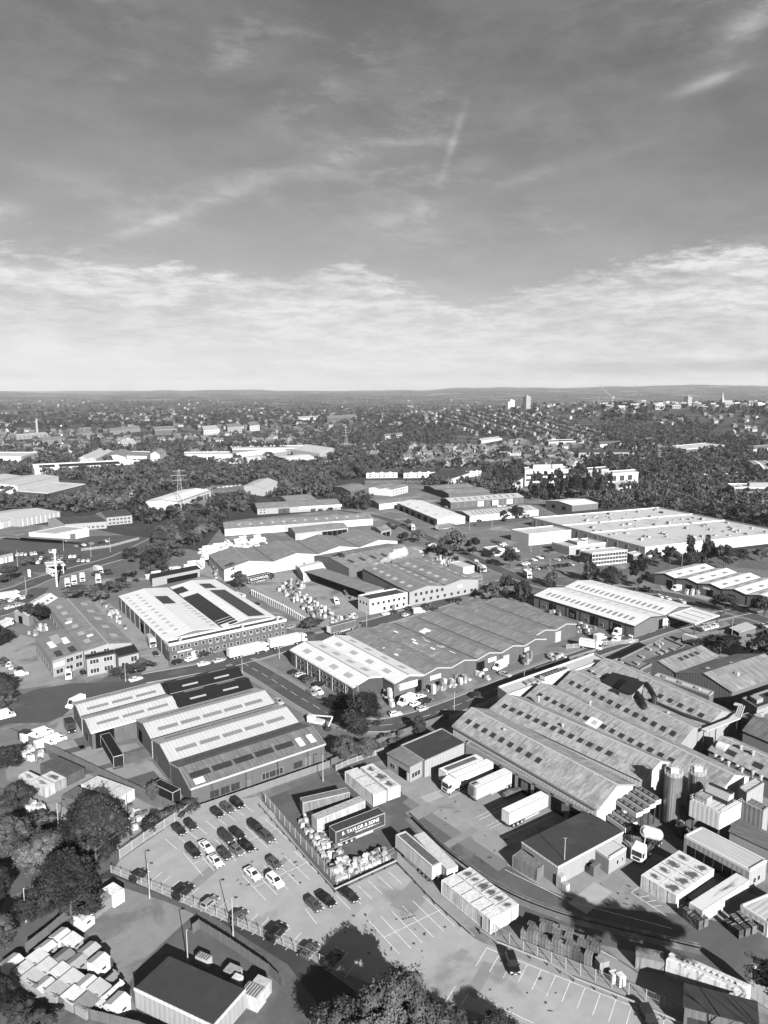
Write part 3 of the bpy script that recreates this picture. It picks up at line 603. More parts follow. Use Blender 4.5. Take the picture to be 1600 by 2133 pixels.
for s, t in ((.04, .04), (.96, .04), (.96, .96), (.04, .96)):
    p = H(s, t, 0); part(MB().box(p.x - .2, p.x + .2, p.y - .2, p.y + .2, 0, 4.75), 'column', DARK, h)
hall('trade_row', 'row of pale multi-span units with dark doors on the far right', (1364, 1195), (1612, 1252), (1692, 1226), 5.2, 5, 1.3, ROOF_WHITE, MGREY, cap=FRAME, fascia=DARK, lights=[(range(10), 3, .35, .6, 4, ROOF_MID)], deco=[('f', 'o', (.05, .95, 5), 0, 3.4, 3.6), ('f', 'c', (.1, .9, 4), 0, .3, 5, DARK), ('f', 'p', .47, 3.4, 3.5, 1)])
un = [(rng.random() * .9 + .04, rng.random() * .9 + .04, rng.uniform(.8, 3), rng.uniform(.8, 3), rng.uniform(.6, 1.6)) for _ in range(70)]
h, H, u, v = hall('warehouse', 'vast flat white-roofed warehouse dotted with roof plant', (1109, 1079), (1344, 1141), (1640, 1109), 6.0, flat=True, roof=ROOF_FLAT, wall=WHITE, cap=FRAME, units=un, deco=[('f', 'c', (0, 1, 12), 0, .2, 5.5, LGREY)])
for s in (.30, .56):
    p, q = H(s, .0, 5.8), H(s, 1, 5.8); e = u.normalized() * .25; up = V((0, 0, .7))
    part(MB().hexa([p - e, p + e, q + e, q - e] + [x + up for x in (p - e, p + e, q + e, q - e)]), 'parapet', FRAME, h)
hall('warehouse', 'plain white windowless block in front of the vast flat warehouse', (1065, 1104), (1102, 1114), (1190, 1105), 7.0, flat=True, roof=ROOF_FLAT, wall=WHITE, cap=FRAME)
hall('office_block', 'glazed office block with a grid of white mullions beside the flat warehouse', (1209, 1146), (1234, 1152), (1307, 1145), 7.5, flat=True, roof=ROOF_FLAT, wall=FRAME, cap=FRAME, parap=.3, deco=[('r', 'w', (.005, .995, 12), .8, 1.7, 1.5, LGREY), ('r', 'w', (.005, .995, 12), 2.9, 1.7, 1.5, LGREY), ('r', 'w', (.005, .995, 12), 5.0, 1.7, 1.6, LGREY), ('f', 'w', (.02, .98, 6), 1, 1.8, 5.6, DARK)])
hall('office_block', 'low glazed link building stepping down to the warehouse corner', (1306, 1151), (1320, 1156), (1339, 1152), 5.5, flat=True, roof=ROOF_FLAT, wall=MGREY, cap=FRAME, parap=.25, deco=[('r', 'w', (.02, .98, 4), .8, 1.8, 1.5), ('r', 'w', (.02, .98, 4), 3.2, 1.8, 1.5)])
hall('loading_block', 'low pale loading block between glazed offices and white block', (1150, 1130), (1186, 1140), (1262, 1131), 5.0, flat=True, roof=ROOF_FLAT, wall=LGREY, cap=FRAME, deco=[('r', 'o', (.1, .9, 3), 0, 3, 3)])
hall('loading_block', 'tall narrow white block beside the loading docks', (1183, 1125), (1203, 1131), (1224, 1128), 6.4, flat=True, roof=ROOF_FLAT, wall=WHITE, cap=FRAME)
# --- middle distance estates
hall('trade_unit', 'long white-roofed terrace of units with dark shopfronts', (911, 1082), (969, 1076), (880, 1043), 5.2, 1, 1.6, ROOF_WHITE, WHITE, cap=FRAME, lights=[((0, 1), 4, .3, .55, 4, ROOF_LIGHT)], deco=[('l', 'o', (.05, .95, 6), 0, 7, 3.6), ('l', 'p', (0, 1, 7), 0, .8, 5, MGREY)])
hall('trade_unit', 'brick unit range with streaked pale roof and angled white panels', (918, 1038), (939, 1046.5), (1091, 1035), 5.4, 1, 1.6, ROOF_LIGHT, BRICK, lights=[(1, 10, .2, .8, 2, ROOF_BROWN)], deco=[('r', 'w', (.05, .95, 9), .8, 2, 1.3), ('r', 'w', (.05, .95, 9), 3.4, 2, 1.1), ('r', 'p', (.3, .9, 3), .2, 6, 4.4, FRAME), ('r', 'o', .57, 0, 4, 4)])
hall('storage_hall', 'low streaky-roofed hall with white wall above the grass bank', (948, 1064), (979, 1075), (1122, 1062), 4.6, 1, 1.5, ROOF_LIGHT, WHITE, lights=[((0, 1), 14, .1, .9, 1.1, ROOF_BROWN)])
hall('storage_hall', 'dark-roofed hall tucked behind the streaked brick range', (883, 1012), (935, 1029), (1020, 1023), 5.2, 2, 1.4, ROOF_BROWN, BRICK)
hall('storage_hall', 'pale hall with dark side at the foot of the poplars', (1137, 1043), (1192, 1053), (1246, 1048), 5.0, 1, 1.6, ROOF_WHITE, MGREY, deco=[('f', 'o', (.1, .9, 2), 0, 4, 3)])
hall('trade_unit', 'grey-roofed unit with white front left of the long terrace', (770, 1042), (790, 1050), (866, 1041), 4.8, 1, 1.2, ROOF_MID, WHITE)
hall('trade_unit', 'grey hipped unit with brick front beside the roundabout trees', (696, 1014), (730, 1024), (768, 1016), 6.0, 1, 1.6, ROOF_MID, BRICK, deco=[('r', 'd', .5, 0, 4, 4)])
hall('trade_unit', 'pale two-storey unit with white gables near the terrace', (768, 1016), (816, 1020), (850, 1012), 6.2, 2, 1.4, ROOF_MID, WHITE, deco=[('r', 'w', (.05, .95, 6), 1, 2, 1.3), ('r', 'w', (.05, .95, 6), 3.6, 2, 1.3)])
hall('factory_unit', 'long low unit with dark doors and a grey ridge roof', (527, 1048), (536, 1060), (710, 1050), 4.6, 1, 2.0, ROOF_MID, CREAM, deco=[('r', 'w', (.02, .1, 2), 1, 1.6, 1), ('r', 'w', (.02, .1, 2), 3, 1.6, 1), ('r', 'd', (.25, .37, 2), 0, 5, 3.8, BRICK_D), ('r', 'd', .66, 0, 4, 3.8, BRICK_D), ('r', 'o', .87, 0, 4, 3.8), ('r', 'w', (.92, 1, 2), 3, 1.6, 1), ('r', 'p', .75, 2.5, 36, 1.8)])
hall('factory_unit', 'very long grey-roofed shed with white wall beside the timber packs', (462, 1089), (468, 1102), (777, 1080), 4.8, 1, 2.2, ROOF_MID, WHITE, lights=[(1, 12, .4, .6, 2, ROOF_LIGHT)], deco=[('r', 'p', .55, .3, 36, 4.2, LGREY)])
hall('factory_unit', 'dark-roofed shed with garage doors in front of the very long shed', (600, 1100), (615, 1111), (725, 1099), 4.6, 1, 1.6, ROOF_BROWN, LGREY, deco=[('r', 'd', .25, 0, 12, 3.4, FRAME), ('r', 'o', (.5, .98, 5), 0, 3.6, 3.6)])
hall('factory_unit', 'low dark shed at the far end of the timber yard', (773, 1098), (794, 1107), (815, 1102), 4.2, 1, 1.2, ROOF_BROWN, LGREY, deco=[('r', 'o', (.1, .9, 2), 0, 4, 3)])
hall('storage_hall', 'isolated grey gabled hall among trees behind the long low unit', (574, 1034), (600, 1046), (660, 1041), 4.8, 1, 2.2, ROOF_MID, LGREY, deco=[('f', 'o', .5, 0, 5, 4)])
hall('warehouse', 'white-walled warehouse with pale ridge roof standing by the pylon', (304, 1044), (369, 1045), (439, 1021), 6.4, 1, 1.6, ROOF_WHITE, WHITE, fascia=MGREY, deco=[('r', 'd', (.5, .95, 5), 0, 5, 4)])
hall('curved_hall', 'pale hall with a curved sail-like roof at the wood edge', (508, 1012), (548, 1018), (578, 1003), 7.0, 1, 2.2, ROOF_LIGHT, WHITE)
hall('supermarket', 'white box store with entrance canopy facing its car park', (60, 1109), (115, 1112.5), (185, 1099), 6.0, flat=True, roof=ROOF_LIGHT, wall=WHITE, cap=FRAME, parap=.2, lights=[(0, 4, .2, .75, 1.2, ROOF_BROWN, .2, .9)], deco=[('f', 'y', .5, 3.2, 60, 4, MGREY), ('r', 'd', .5, 0, 4, 4), ('f', 'o', .5, 0, 34, 3)])
hall('office_block', 'hip-roofed two-storey office behind the box store', (100, 1082), (135, 1092), (222, 1086), 5.0, 1, 3.0, ROOF_DARK, CREAM, deco=[('r', 'w', (.05, .95, 8), 1, 2, 1.4)])
hall('office_block', 'hip-roofed two-storey office at the tree line with pale walls', (200, 1069), (222, 1078), (275, 1073), 6.0, 1, 3.0, ROOF_DARK, CREAM, deco=[('r', 'w', (.05, .95, 6), .8, 2, 1.4), ('r', 'w', (.05, .95, 6), 3.4, 2, 1.4)])
hall('warehouse', 'long pale ribbed warehouse at the left edge below the trees', (-60, 1075), (42, 1080), (125, 1066), 6.0, 1, 2.0, ROOF_LIGHT, LGREY, deco=[('r', 'c', (0, 1, 9), 0, .5, 5.8, FRAME)])
hall('warehouse', 'small pale ribbed store in front of the long ribbed warehouse', (-60, 1084), (2, 1087), (22, 1082), 5.0, 1, 1.6, ROOF_LIGHT, WHITE, deco=[('r', 'd', (.1, .9, 3), 0, 4, 4, FRAME)])
hall('filling_station', 'low dark-fronted filling station shop at the left edge', (-90, 1158), (-5, 1158), (27, 1151), 5.0, 1, 1.5, ROOF_DARK, CREAM, deco=[('r', 'd', (.1, .9, 3), 0, 4, 3.2, FRAME)])
hall('cladded_hall', 'white sawtooth-ended hall at the far left edge', (-130, 1010), (36, 1012), (122, 992), 8.0, 2, 2.0, ROOF_LIGHT, WHITE)
hall('cladded_hall', 'dark-walled white-roofed hall among the left woods', (30, 1022), (100, 1027), (178, 1008), 7.5, flat=True, roof=ROOF_FLAT, wall=BRICK_D, cap=FRAME, parap=.2, deco=[('f', 'o', .8, 0, 12, 5), ('r', 'w', (.4, .9, 4), 4, 6, 1.2)])
hall('warehouse', 'white-roofed barn-end unit beside the parked lorries', (30, 1274), (60, 1283), (120, 1246), 4.4, 1, 1.4, ROOF_WHITE, CREAM, lights=[((0, 1), 6, .2, .5, 2, ROOF_MID)], deco=[('f', 'o', .4, 0, 3, 3.2)])
hall('timber_rack', 'long black-topped timber rack behind the solar hall', (312, 1197), (317, 1206), (416, 1186), 4.0, roof=ROOF_BLACK, wall=CREAM, mono=.3, deco=[('r', 'o', (.3, .95, 6), 0, 3, 2.6)])
h, H, u, v = hall('filling_canopy', 'wide white filling station canopy beside the pole sign', (92, 1171), (96, 1178), (136, 1176), 5.0, flat=True, roof=ROOF_FLAT, wall=WHITE, cap=FRAME, parap=.1, cat='canopy', open_f=True)
for ch in list(h.children):
    if ch.name.startswith('wall'): bpy.data.objects.remove(ch)
for s, t in ((.1, .1), (.9, .1), (.9, .9), (.1, .9)):
    p = H(s, t, 0); part(MB().box(p.x - .2, p.x + .2, p.y - .2, p.y + .2, 0, 4.6), 'column', FRAME, h)
hall('site_office', 'white flat-roofed site cabin by the island trees', (1006, 1140), (1020, 1146), (1051, 1142), 4.2, flat=True, roof=ROOF_FLAT, wall=WHITE, cap=FRAME, parap=.15)
hall('lean_to_shed', 'white low lean-to behind the works yard lorries', (935, 1172), (965, 1182), (988, 1178), 4, flat=True, roof=ROOF_FLAT, wall=WHITE, cap=FRAME, parap=.15)
# ---------------------------------------------------------------- the works on the right: asbestos-roofed spans, docks, plant
AS = dict(roof=ROOF_ASB, cap=ROOF_LIGHT)
def LT(n, v0=.04, v1=.96): return [(0, n, .32, .53, 1.6, SKYL_D, v0, v1)]
hall('works_bay', 'front asbestos-roofed bay above the loading docks with white end gable', (944, 1512), (1019, 1479), (1319, 1634), 6.2, 1, 2.9, wall=WHITE, lights=LT(9, .03, .62), fascia=LGREY, **AS)
hall('works_bay', 'second asbestos-roofed bay ending at the silos', (1019.5, 1479), (1092, 1454), (1410, 1590), 6.2, 1, 2.9, wall=WHITE, lights=LT(13, .03, .8), **AS)
hall('works_bay', 'third asbestos-roofed bay running on behind the silos', (1092.5, 1454), (1160, 1430), (1560, 1618), 6.2, 1, 2.9, wall=WHITE, lights=LT(16, .03, .8) + [(0, 1, .2, .6, 4, SKYL_W, .36, .42)], **AS)
hall('works_bay', 'fourth asbestos-roofed bay with a pale gable by the pipe bridge', (1160.5, 1430), (1225, 1400), (1472, 1516), 6.2, 1, 2.9, wall=CREAM, lights=LT(13), **AS)
hall('works_bay', 'rear asbestos-roofed bay beneath the black duct', (1225.5, 1400), (1290, 1378), (1534, 1486), 6.2, 1, 2.9, wall=CREAM, lights=LT(7, .4, .96), **AS)
hall('works_bay', 'low asbestos roof crowded with extract fans at the right edge', (1477, 1563), (1525, 1538), (1720, 1625), 5.0, 1, 2.2, wall=CREAM, lights=[(0, 3, .2, .5, 2.6, SKYL_D)], **AS)
hall('works_bay', 'further asbestos roof corner at the right edge of the works', (1548, 1523), (1590, 1496), (1750, 1560), 5.5, 1, 2.2, ROOF_CORR, CREAM)
hall('works_hall', 'brown-roofed shed with one pale slope behind the long low block', (1336, 1379), (1407, 1401), (1495, 1367), 5.6, 1, 2.2, ROOF_BROWN, MGREY, lights=[(1, 4, .5, .75, 2, SKYL_D, .3, .8)])
hall('works_hall', 'broad brown-roofed shed at the upper right of the works', (1408, 1402), (1525, 1442), (1650, 1398), 5.6, 1, 3.0, ROOF_BROWN, MGREY, units=[(.3, .2, 1, 1, 2.4), (.7, .3, 1.2, 1.2, 2.6), (.4, .5, 1, 1, 2.8)])
hall('works_block', 'long low block with pale flat top and dark ribbed wall', (1487, 1440), (1478, 1447), (1362, 1407), 7.0, flat=True, roof=ROOF_LIGHT, wall=MGREY, cap=LGREY, parap=.2, units=[(.3, .2, 1.4, 1.4, .5), (.3, .5, 1.4, 1.4, .5), (.3, .8, 1.4, 1.4, .5)])
hall('works_block', 'dark flat-roofed block with vents above the asbestos bays', (1200, 1401), (1229, 1421), (1318, 1390), 6.8, flat=True, roof=ROOF_DARK, wall=BRICK_D, cap=CONC, parap=.35, units=[(rng.random() * .8, rng.random() * .9, 1.5, 2.2, .5) for _ in range(10)], deco=[('r', 'w', (.6, .95, 2), 3.5, 2.4, 1)])
hall('works_block', 'flat-roofed brick block with vents next to the brown sheds', (1290, 1374), (1334, 1396), (1426, 1347), 6.0, flat=True, roof=ROOF_MID, wall=BRICK_D, cap=CONC, parap=.35, units=[(rng.random() * .8, rng.random() * .9, 2, 1.6, .6) for _ in range(9)], deco=[('r', 'w', (.1, .5, 3), 2.5, 2, 1)])
hall('works_block', 'long white parapet block at the back of the asbestos bays', (1037, 1432), (1060, 1448), (1262, 1374), 7.0, flat=True, roof=ROOF_FLAT, wall=WHITE, cap=FRAME, parap=.35, units=[(.4, .2, 2, 2, .6), (.4, .25, 2, 2, .6), (.5, .3, 2, 2, .5)])
hall('dock_block', 'low dark flat-roofed annex between yard fence and docks', (834, 1552), (885, 1585), (972, 1546), 4.6, flat=True, roof=ROOF_DARK, wall=LGREY, cap=LGREY, parap=.1)
hall('dock_block', 'pale mono-pitch gatehouse annex with windows by the yard gate', (807, 1570), (854, 1600), (881.5, 1585.5), 4.0, roof=ROOF_MID, wall=CREAM, mono=.35, deco=[('r', 'w', .45, 1, 3.2, 1.3), ('f', 'o', .7, 0, 3.5, 2.6), ('f', 'w', .25, 1, 2, 1.2), ('f', 'p', .92, .2, .8, 2.2)])
hall('dock_block', 'long grey dock lean-to with dark loading doors', (985, 1537), (970, 1549), (1226, 1690), 4.8, flat=True, roof=ROOF_MID, wall=CREAM, cap=LGREY, parap=.3, deco=[('r', 'o', (.2, .98, 6), 0, 4, 3.7), ('r', 'd', (.13, .92, 5), 1.1, 2.2, 2.2, MGREY), ('r', 'w', (.25, .95, 5), 3.9, .8, .3, DARK)])
hall('dock_building', 'dark flat-roofed building with a white edge in the works yard', (1087, 1754), (1162, 1806), (1298, 1733), 4.2, roof=ROOF_DARK, wall=CREAM, mono=.0011, over=-.05, deco=[('f', 'p', .5, 3.88, 0, .4, WHITE), ('r', 'p', .5, 3.88, 0, .4, WHITE), ('f', 'o', .2, 0, 3, 3)])
hall('dock_building', 'white flat-topped annex with small windows beside the tanker', (1237, 1766), (1269, 1787.5), (1305, 1765), 3.7, flat=True, roof=ROOF_FLAT, wall=CREAM, cap=FRAME, parap=.08, deco=[('r', 'w', .5, 1.2, .8, .9), ('r', 'w', .8, 1.2, .5, .9)])
hall('long_shed', 'long white-roofed shed with dark strip curtains on the right', (1462, 1722), (1426, 1740), (1562, 1812), 4.4, flat=True, roof=ROOF_LIGHT, wall=LGREY, cap=FRAME, parap=.06, deco=[('r', 'o', (.05, .9, 6), 0, 1.8, 2.6), ('b', 'w', (.3, .8, 2), 1, 1, 1)])
hall('long_shed', 'low concrete shed with a stained roof end behind the white-roofed shed', (1535, 1706), (1520, 1735), (1660, 1800), 4.0, roof=ROOF_CORR, wall=CREAM, mono=.3)
hall('works_shed', 'small white shed at the right edge beside stacked pallets', (1543, 1885), (1600, 1920), (1680, 1885), 3.2, flat=True, roof=ROOF_LIGHT, wall=WHITE, cap=FRAME, parap=.1, deco=[('f', 'w', .7, .6, 2, 1.4)])
hall('brick_hut', 'dark-roofed hut with white fascia at the bottom edge', (352, 1992), (280, 2059), (444, 2137), 3.5, roof=ROOF_DARK, wall=LGREY, mono=-.0011, over=-.05, deco=[('r', 'p', .5, 3.16, 0, .5, WHITE), ('b', 'p', .5, 3.16, 0, .5, WHITE)])
hall('ribbed_store', 'dark felt-roofed ribbed store at the bottom right corner', (1428, 2052), (1426, 2100), (1578, 2140), 4.4, roof=ROOF_DARK, wall=MGREY, mono=.3, deco=[('r', 'w', (.1, .9, 5), .4, 2.4, 2.6, BRICK_D)])

hall('works_block', 'pale brick block with dark flat roof at the right edge of the works', (1545, 1456), (1577, 1476), (1680, 1440), 7.0, flat=True, roof=ROOF_DARK, wall=CREAM, cap=CONC, parap=.35, units=[(.2, .1, 3, 3, 1.2), (.4, .4, 2, 4, .8)])
hall('works_block', 'low pale block below the dark flat roof at the right edge', (1538, 1490), (1578, 1512), (1680, 1478), 4.6, flat=True, roof=ROOF_MID, wall=CREAM, cap=CONC, parap=.3, units=[(.2, .2, 2, 3, 1), (.5, .1, 2, 2, 1.5)])
hall('duct_link', 'ribbed duct housing linking the plant room to the asbestos roofs', (1540, 1640), (1556, 1652), (1592, 1630), 8.5, flat=True, roof=ROOF_LIGHT, wall=LGREY, cap=LGREY, parap=.1)
hall('duct_link', 'grey conveyor housing right of the plant room', (1545, 1668), (1590, 1690), (1602, 1680), 6.5, flat=True, roof=ROOF_MID, wall=LGREY, cap=LGREY, parap=.1)
def silo(x, y, r, h, label):
    o = empty('silo', P(x, y), 0, label, 'silo', 'silos in the works')
    mb = MB(); n = 28
    for k in range(6): mb.tube((0, 0, h * k / 6), (0, 0, h * (k + 1) / 6 - .02), r - (.02 if k % 2 else 0), n=n)
    part(mb, 'shell', mat('silo_steel', .2, .38, .12, .5, streak=.35, spec=.6, metal=.4), o)
    part(MB().tube((0, 0, h), (0, 0, h + .5), r, .6, n), 'cone_roof', LGREY, o)
    part(MB().box(-.9, .9, -.5, .5, h + .4, h + 1.5), 'filter_unit', FRAME, o)
    rail = MB()
    for k in range(14):
        t = 2 * math.pi * k / 14; p = V((math.cos(t) * r, math.sin(t) * r, h)); rail.tube(p, p + V((0, 0, 1.2)), .035, n=4)
        t2 = 2 * math.pi * (k + 1) / 14; q = V((math.cos(t2) * r, math.sin(t2) * r, h))
        for z in (.6, 1.2): rail.tube(p + V((0, 0, z)), q + V((0, 0, z)), .03, n=4)
    part(rail, 'guard_rail', FRAME, o)
    ld = MB()
    for s in (-.25, .25): ld.tube((s - r * .5, -r - .1, 0), (s - r * .5, -r - .1, h + 1), .03, n=4)
    for k in range(int(h / .4)): ld.tube((-.25 - r * .5, -r - .1, .4 * k), (.25 - r * .5, -r - .1, .4 * k), .02, n=4)
    part(ld, 'ladder', STEEL, o)
silo(1397, 1712, 1.9, 11.6, 'steel silo nearer the dock lean-to'); silo(1446, 1701, 1.85, 10.8, 'steel silo beside the raised plant room')

def plant_room():
    a, b, c = P(1437, 1667, 8.6), P(1500, 1696, 8.6), P(1545, 1672, 8.6); u, v = b - a, c - b; o = V((a.x, a.y, 0))
    r = empty('plant_room', o, 0, 'raised white plant room topped with a row of fans', 'plant room'); up = V((0, 0, 1)); U, W = u.normalized(), v.normalized()
    q = [V((0, 0, 0)), u, u + v, v]
    part(MB().hexa([p + up * 5.0 for p in q] + [p + up * 8.6 for p in q]), 'cladding', WHITE, r)
    for p in ((.08, .1), (.92, .1), (.92, .9), (.08, .9)):
        s = u * p[0] + v * p[1]; part(MB().box(s.x - .18, s.x + .18, s.y - .18, s.y + .18, 0, 5), 'leg', DARK, r)
    fan = u * .1 + v * .55; L = u.length * .75
    hx = [fan, fan + U * L, fan + U * L + W * 2.2, fan + W * 2.2]
    c_ = part(MB().hexa([p + up * 9.6 for p in hx] + [p + up * 10.9 for p in (hx[0] + W * .5, hx[1] + W * .5, hx[2], hx[3])]), 'cooler', STEEL, r)
    for k in range(9):
        p = fan + U * (L * (k + .5) / 9) + W * 1.5 + up * 10.9; part(MB().tube(p, p + up * .25, .45, n=10), 'fan', DARK, c_)
    part(MB().hexa([p + up * 8.6 for p in hx] + [p + up * 9.6 for p in hx]), 'cooler_frame', DARK, r)
    bx = [u * .06 + v * .15, u * .45 + v * .15, u * .45 + v * .4, u * .06 + v * .4]
    part(MB().hexa([p + up * 8.6 for p in bx] + [p + up * 10 for p in bx]), 'chiller', LGREY, r)
    rl = MB(); m = 9
    for p0, p1 in ((q[0], q[1]), (q[1], q[2]), (q[3], q[0])):
        for k in range(m + 1):
            p = p0.lerp(p1, k / m) + up * 8.6; rl.tube(p, p + up * 1.1, .035, n=4)
        for z in (9.15, 9.7): rl.tube(p0 + up * z, p1 + up * z, .03, n=4)
    part(rl, 'guard_rail', FRAME, r)
plant_room()
def duct_box():
    """black ducting and a small clad room on the rear bays"""
    a, b, c = P(1290, 1437, 10.6), P(1317, 1446, 10.6), P(1340, 1424, 10.6); o = V((a.x, a.y, 0)); u, v = b - a, c - b; up = V((0, 0, 1)); q = [V((0, 0, 0)), u, u + v, v]
    r = empty('duct_room', o, 0, 'ribbed duct room with black top on the rear works roof', 'plant room')
    part(MB().hexa([p + up * 6.3 for p in q] + [p + up * 10.6 for p in q]), 'cladding', CREAM, r)
    e = [p + (p - (u + v) * .5) * .12 for p in q]; part(MB().hexa([p + up * 10.6 for p in e] + [p + up * 10.9 for p in e]), 'roof', ROOF_BLACK, r)
    d = MB(); pts = [u + v * .4 + up * 9.5, u * 1.5 + v * .1 + up * 9.8, u * 2.1 - v * .2 + up * 9, u * 2.2 - v * .3 + up * 6.5]
    for i in range(3): d.tube(pts[i], pts[i + 1], .95, n=10)
    pts = [p + v * .9 for p in pts]
    for i in range(3): d.tube(pts[i], pts[i + 1], .8, n=10)
    part(d, 'duct', ROOF_BLACK, r)
    d = MB(); p = -u * .5 + v * 1.2; d.hexa([x + up * z for z in (6.3, 8.7) for x in (p - u * 1.5 - v * .8, p + u * .6 - v * .6, p + u * .6 + v * .5, p - u * 1.5 + v * .4)]); part(d, 'plenum', ROOF_BLACK, r)
duct_box()
def pipe_run(name, label, pts, rad, n, cat='pipework', m=None, gap=.45):
    q = [P(*p) for p in pts]; o = V((q[0].x, q[0].y, 0)); r = empty(name, o, 0, label, cat)
    for k in range(n):
        mb = MB()
        for i in range(len(q) - 1):
            d = (q[i + 1] - q[i]); s = V((-d.y, d.x, 0)).normalized() * gap * (k - (n - 1) / 2); mb.tube(q[i] - o + s, q[i + 1] - o + s, rad, n=8)
        part(mb, 'pipe', m or STEEL, r)
    mb = MB()
    for i in range(len(q)): p = q[i] - o; mb.tube((p.x, p.y, 0), (p.x, p.y, p.z - rad), .12, n=6)
    part(mb, 'support', DARK, r)
pipe_run('pipe_bridge', 'pale pipe bridge crossing between the rear works roofs', [(1466, 1522, 8), (1536, 1495, 8), (1545, 1470, 8), (1530, 1466, 8)], .22, 4)
pipe_run('pipe_run', 'thick dark pipe along the roof valley of the rear bays', [(1352, 1457, 7.2), (1420, 1486, 7.2), (1492, 1512, 7.2)], .45, 1, m=DARK)
def roof_fan(x, y, z, label, s=1.0):
    p = P(x, y, z); o = empty('roof_extract', (p.x, p.y, z - .2), rng.random() * 3, label, 'roof vent', 'extract vents on the works roofs')
    part(MB().tube((0, 0, -.6), (0, 0, 1.1 * s), .42 * s, n=12), 'stack', STEEL, o); part(MB().tube((0, 0, 1.1 * s), (0, 0, 1.5 * s), .75 * s, .3 * s, 12), 'cowl', LGREY, o)
for i, (x, y, z) in enumerate([(1490, 1578, 6.6), (1503, 1585, 6.6), (1517, 1593, 6.6), (1535, 1600, 6.6), (1545, 1606, 6.6), (1568, 1612, 6.6), (1585, 1622, 6.4), (1543, 1559, 7), (1568, 1571, 7), (1391, 1488, 8.4), (1050, 1524, 8.2), (1172, 1514, 8.2), (1122, 1456, 8.3), (1229, 1466, 9)]):
    roof_fan(x, y, z, ('%s extract cowl from the left in the line of fans at the right edge' % ('first', 'second', 'third', 'fourth', 'fifth', 'sixth', 'seventh')[i]) if i < 7 else 'round steel extract cowl ' + ('behind the line of fans, left one', 'behind the line of fans, right one', 'on the fourth asbestos bay', 'on the front asbestos bay', 'on the second asbestos bay slope', 'high on the third asbestos bay', 'near the top of the third asbestos bay')[i - 7], .8)
for i, (x, y) in enumerate([(1513, 1545), (1506, 1555)]):
    p = P(x, y, 6.2); o = empty('roof_vent', (p.x, p.y, 5.2), ang((1500, 1560), (1530, 1545)), 'pale half-round ridge vent at the right edge, %s' % ('rear one' if i == 0 else 'front one'), 'roof vent')
    part(MB().prism([(math.cos(t) * 1.4, math.sin(t) * 1.4 + .6) for t in [math.pi * k / 8 for k in range(9)]], -1.2, 1.2), 'hood', FRAME, o); part(MB().box(-1.3, 1.3, -1.1, 1.1, 0, .6), 'curb', LGREY, o)
# air coolers on a gantry beside the silos
def cooler(x, y, z, rz, L, label):
    p = P(x, y, z); o = empty('air_cooler', (p.x, p.y, 0), rz, label, 'air cooler', 'air coolers by the silos')
    part(MB().box(-L / 2, L / 2, -.95, .95, z - 1.0, z), 'casing', FRAME, o); part(MB().box(-L / 2 + .15, L / 2 - .15, -.8, .8, z - .02, z + .05), 'grille', DARK, o)
    n = int(L / 1.3)
    for k in range(n): cx = -L / 2 + L * (k + .5) / n; part(MB().tube((cx, 0, z), (cx, 0, z + .22), .5, n=10), 'fan', MGREY, o)
    for sx in (-1, 1):
        for sy in (-.8, .8): part(MB().box(sx * (L / 2 - .2) - .08, sx * (L / 2 - .2) + .08, sy - .08, sy + .08, 0, z - 1), 'leg', DARK, o)
a0 = ang((1290, 1680, ), (1320, 1700))
for i, (x, y) in enumerate([(1310, 1678), (1325, 1670), (1338, 1661), (1350, 1653)]): cooler(x, y, 5.2, a0, 6.2, ['front', 'second', 'third', 'rear'][i] + ' white-topped air cooler on the gantry beside the silos')
for i, (x, y) in enumerate([(1290, 1710), (1302, 1701)]): cooler(x, y, 3.2, a0, 5.4, ('front' if i == 0 else 'rear') + ' low dark-finned air cooler below the gantry')
cooler(1143, 1404, 8.6, ang((1127, 1410), (1180, 1390)), 6, 'rooftop fan bank on the long white parapet block, nearer the yard'); cooler(1168, 1395, 8.6, ang((1127, 1410), (1180, 1390)), 6, 'rooftop fan bank on the long white parapet block, further back')
# scaffold on the grey works
def scaffold():
    a, b = P(905, 1246), P(1000, 1226); r = empty('scaffolding', a, math.atan2(b.y - a.y, b.x - a.x), 'tube scaffolding standing along the works front', 'scaffolding'); L = (b - a).length; n = int(L / 2)
    for k in range(n + 1):
        for d in (0, 1.2): part(MB().tube((L * k / n, -d, 0), (L * k / n, -d, 8), .06, n=5), 'standard', STEEL, r)
    for z in (2, 4, 6): part(MB().box(0, L, -1.2, 0, z, z + .06), 'deck', WOOD, r); part(MB().tube((0, -1.2, z + 1), (L, -1.2, z + 1), .05, n=5), 'guard_rail', STEEL, r)
scaffold()
# ---------------------------------------------------------------- vehicle prototypes: +x is forward, base on the ground
def painted(o): PAINTED.add(o.data.name); return o
def wheel_mesh(r, w):
    mb = MB().tube((0, -w / 2, 0), (0, w / 2, 0), r, n=14, k=0); mb.tube((0, -w / 2 - .012, 0), (0, w / 2 + .012, 0), r * .6, n=10, k=1); return mb.mesh('wheel', [TYRE, STEEL])
WH = wheel_mesh(.32, .22); WHV = wheel_mesh(.35, .24); WHL = wheel_mesh(.5, .32)
CAR = {   # length, width, bonnet z, roof z, (rear base, rear top, front top, front base) of the glasshouse, rear deck z
    'hatchback': (3.95, 1.72, .92, 1.47, (-1.88, -1.45, .25, 1.05), .98), 'saloon': (4.6, 1.8, .9, 1.43, (-1.75, -1.0, .3, 1.15), .98),
    'suv': (4.5, 1.86, 1.05, 1.7, (-2.15, -1.85, .35, 1.2), 1.1), 'estate': (4.6, 1.8, .92, 1.48, (-2.2, -1.85, .3, 1.15), .98)}
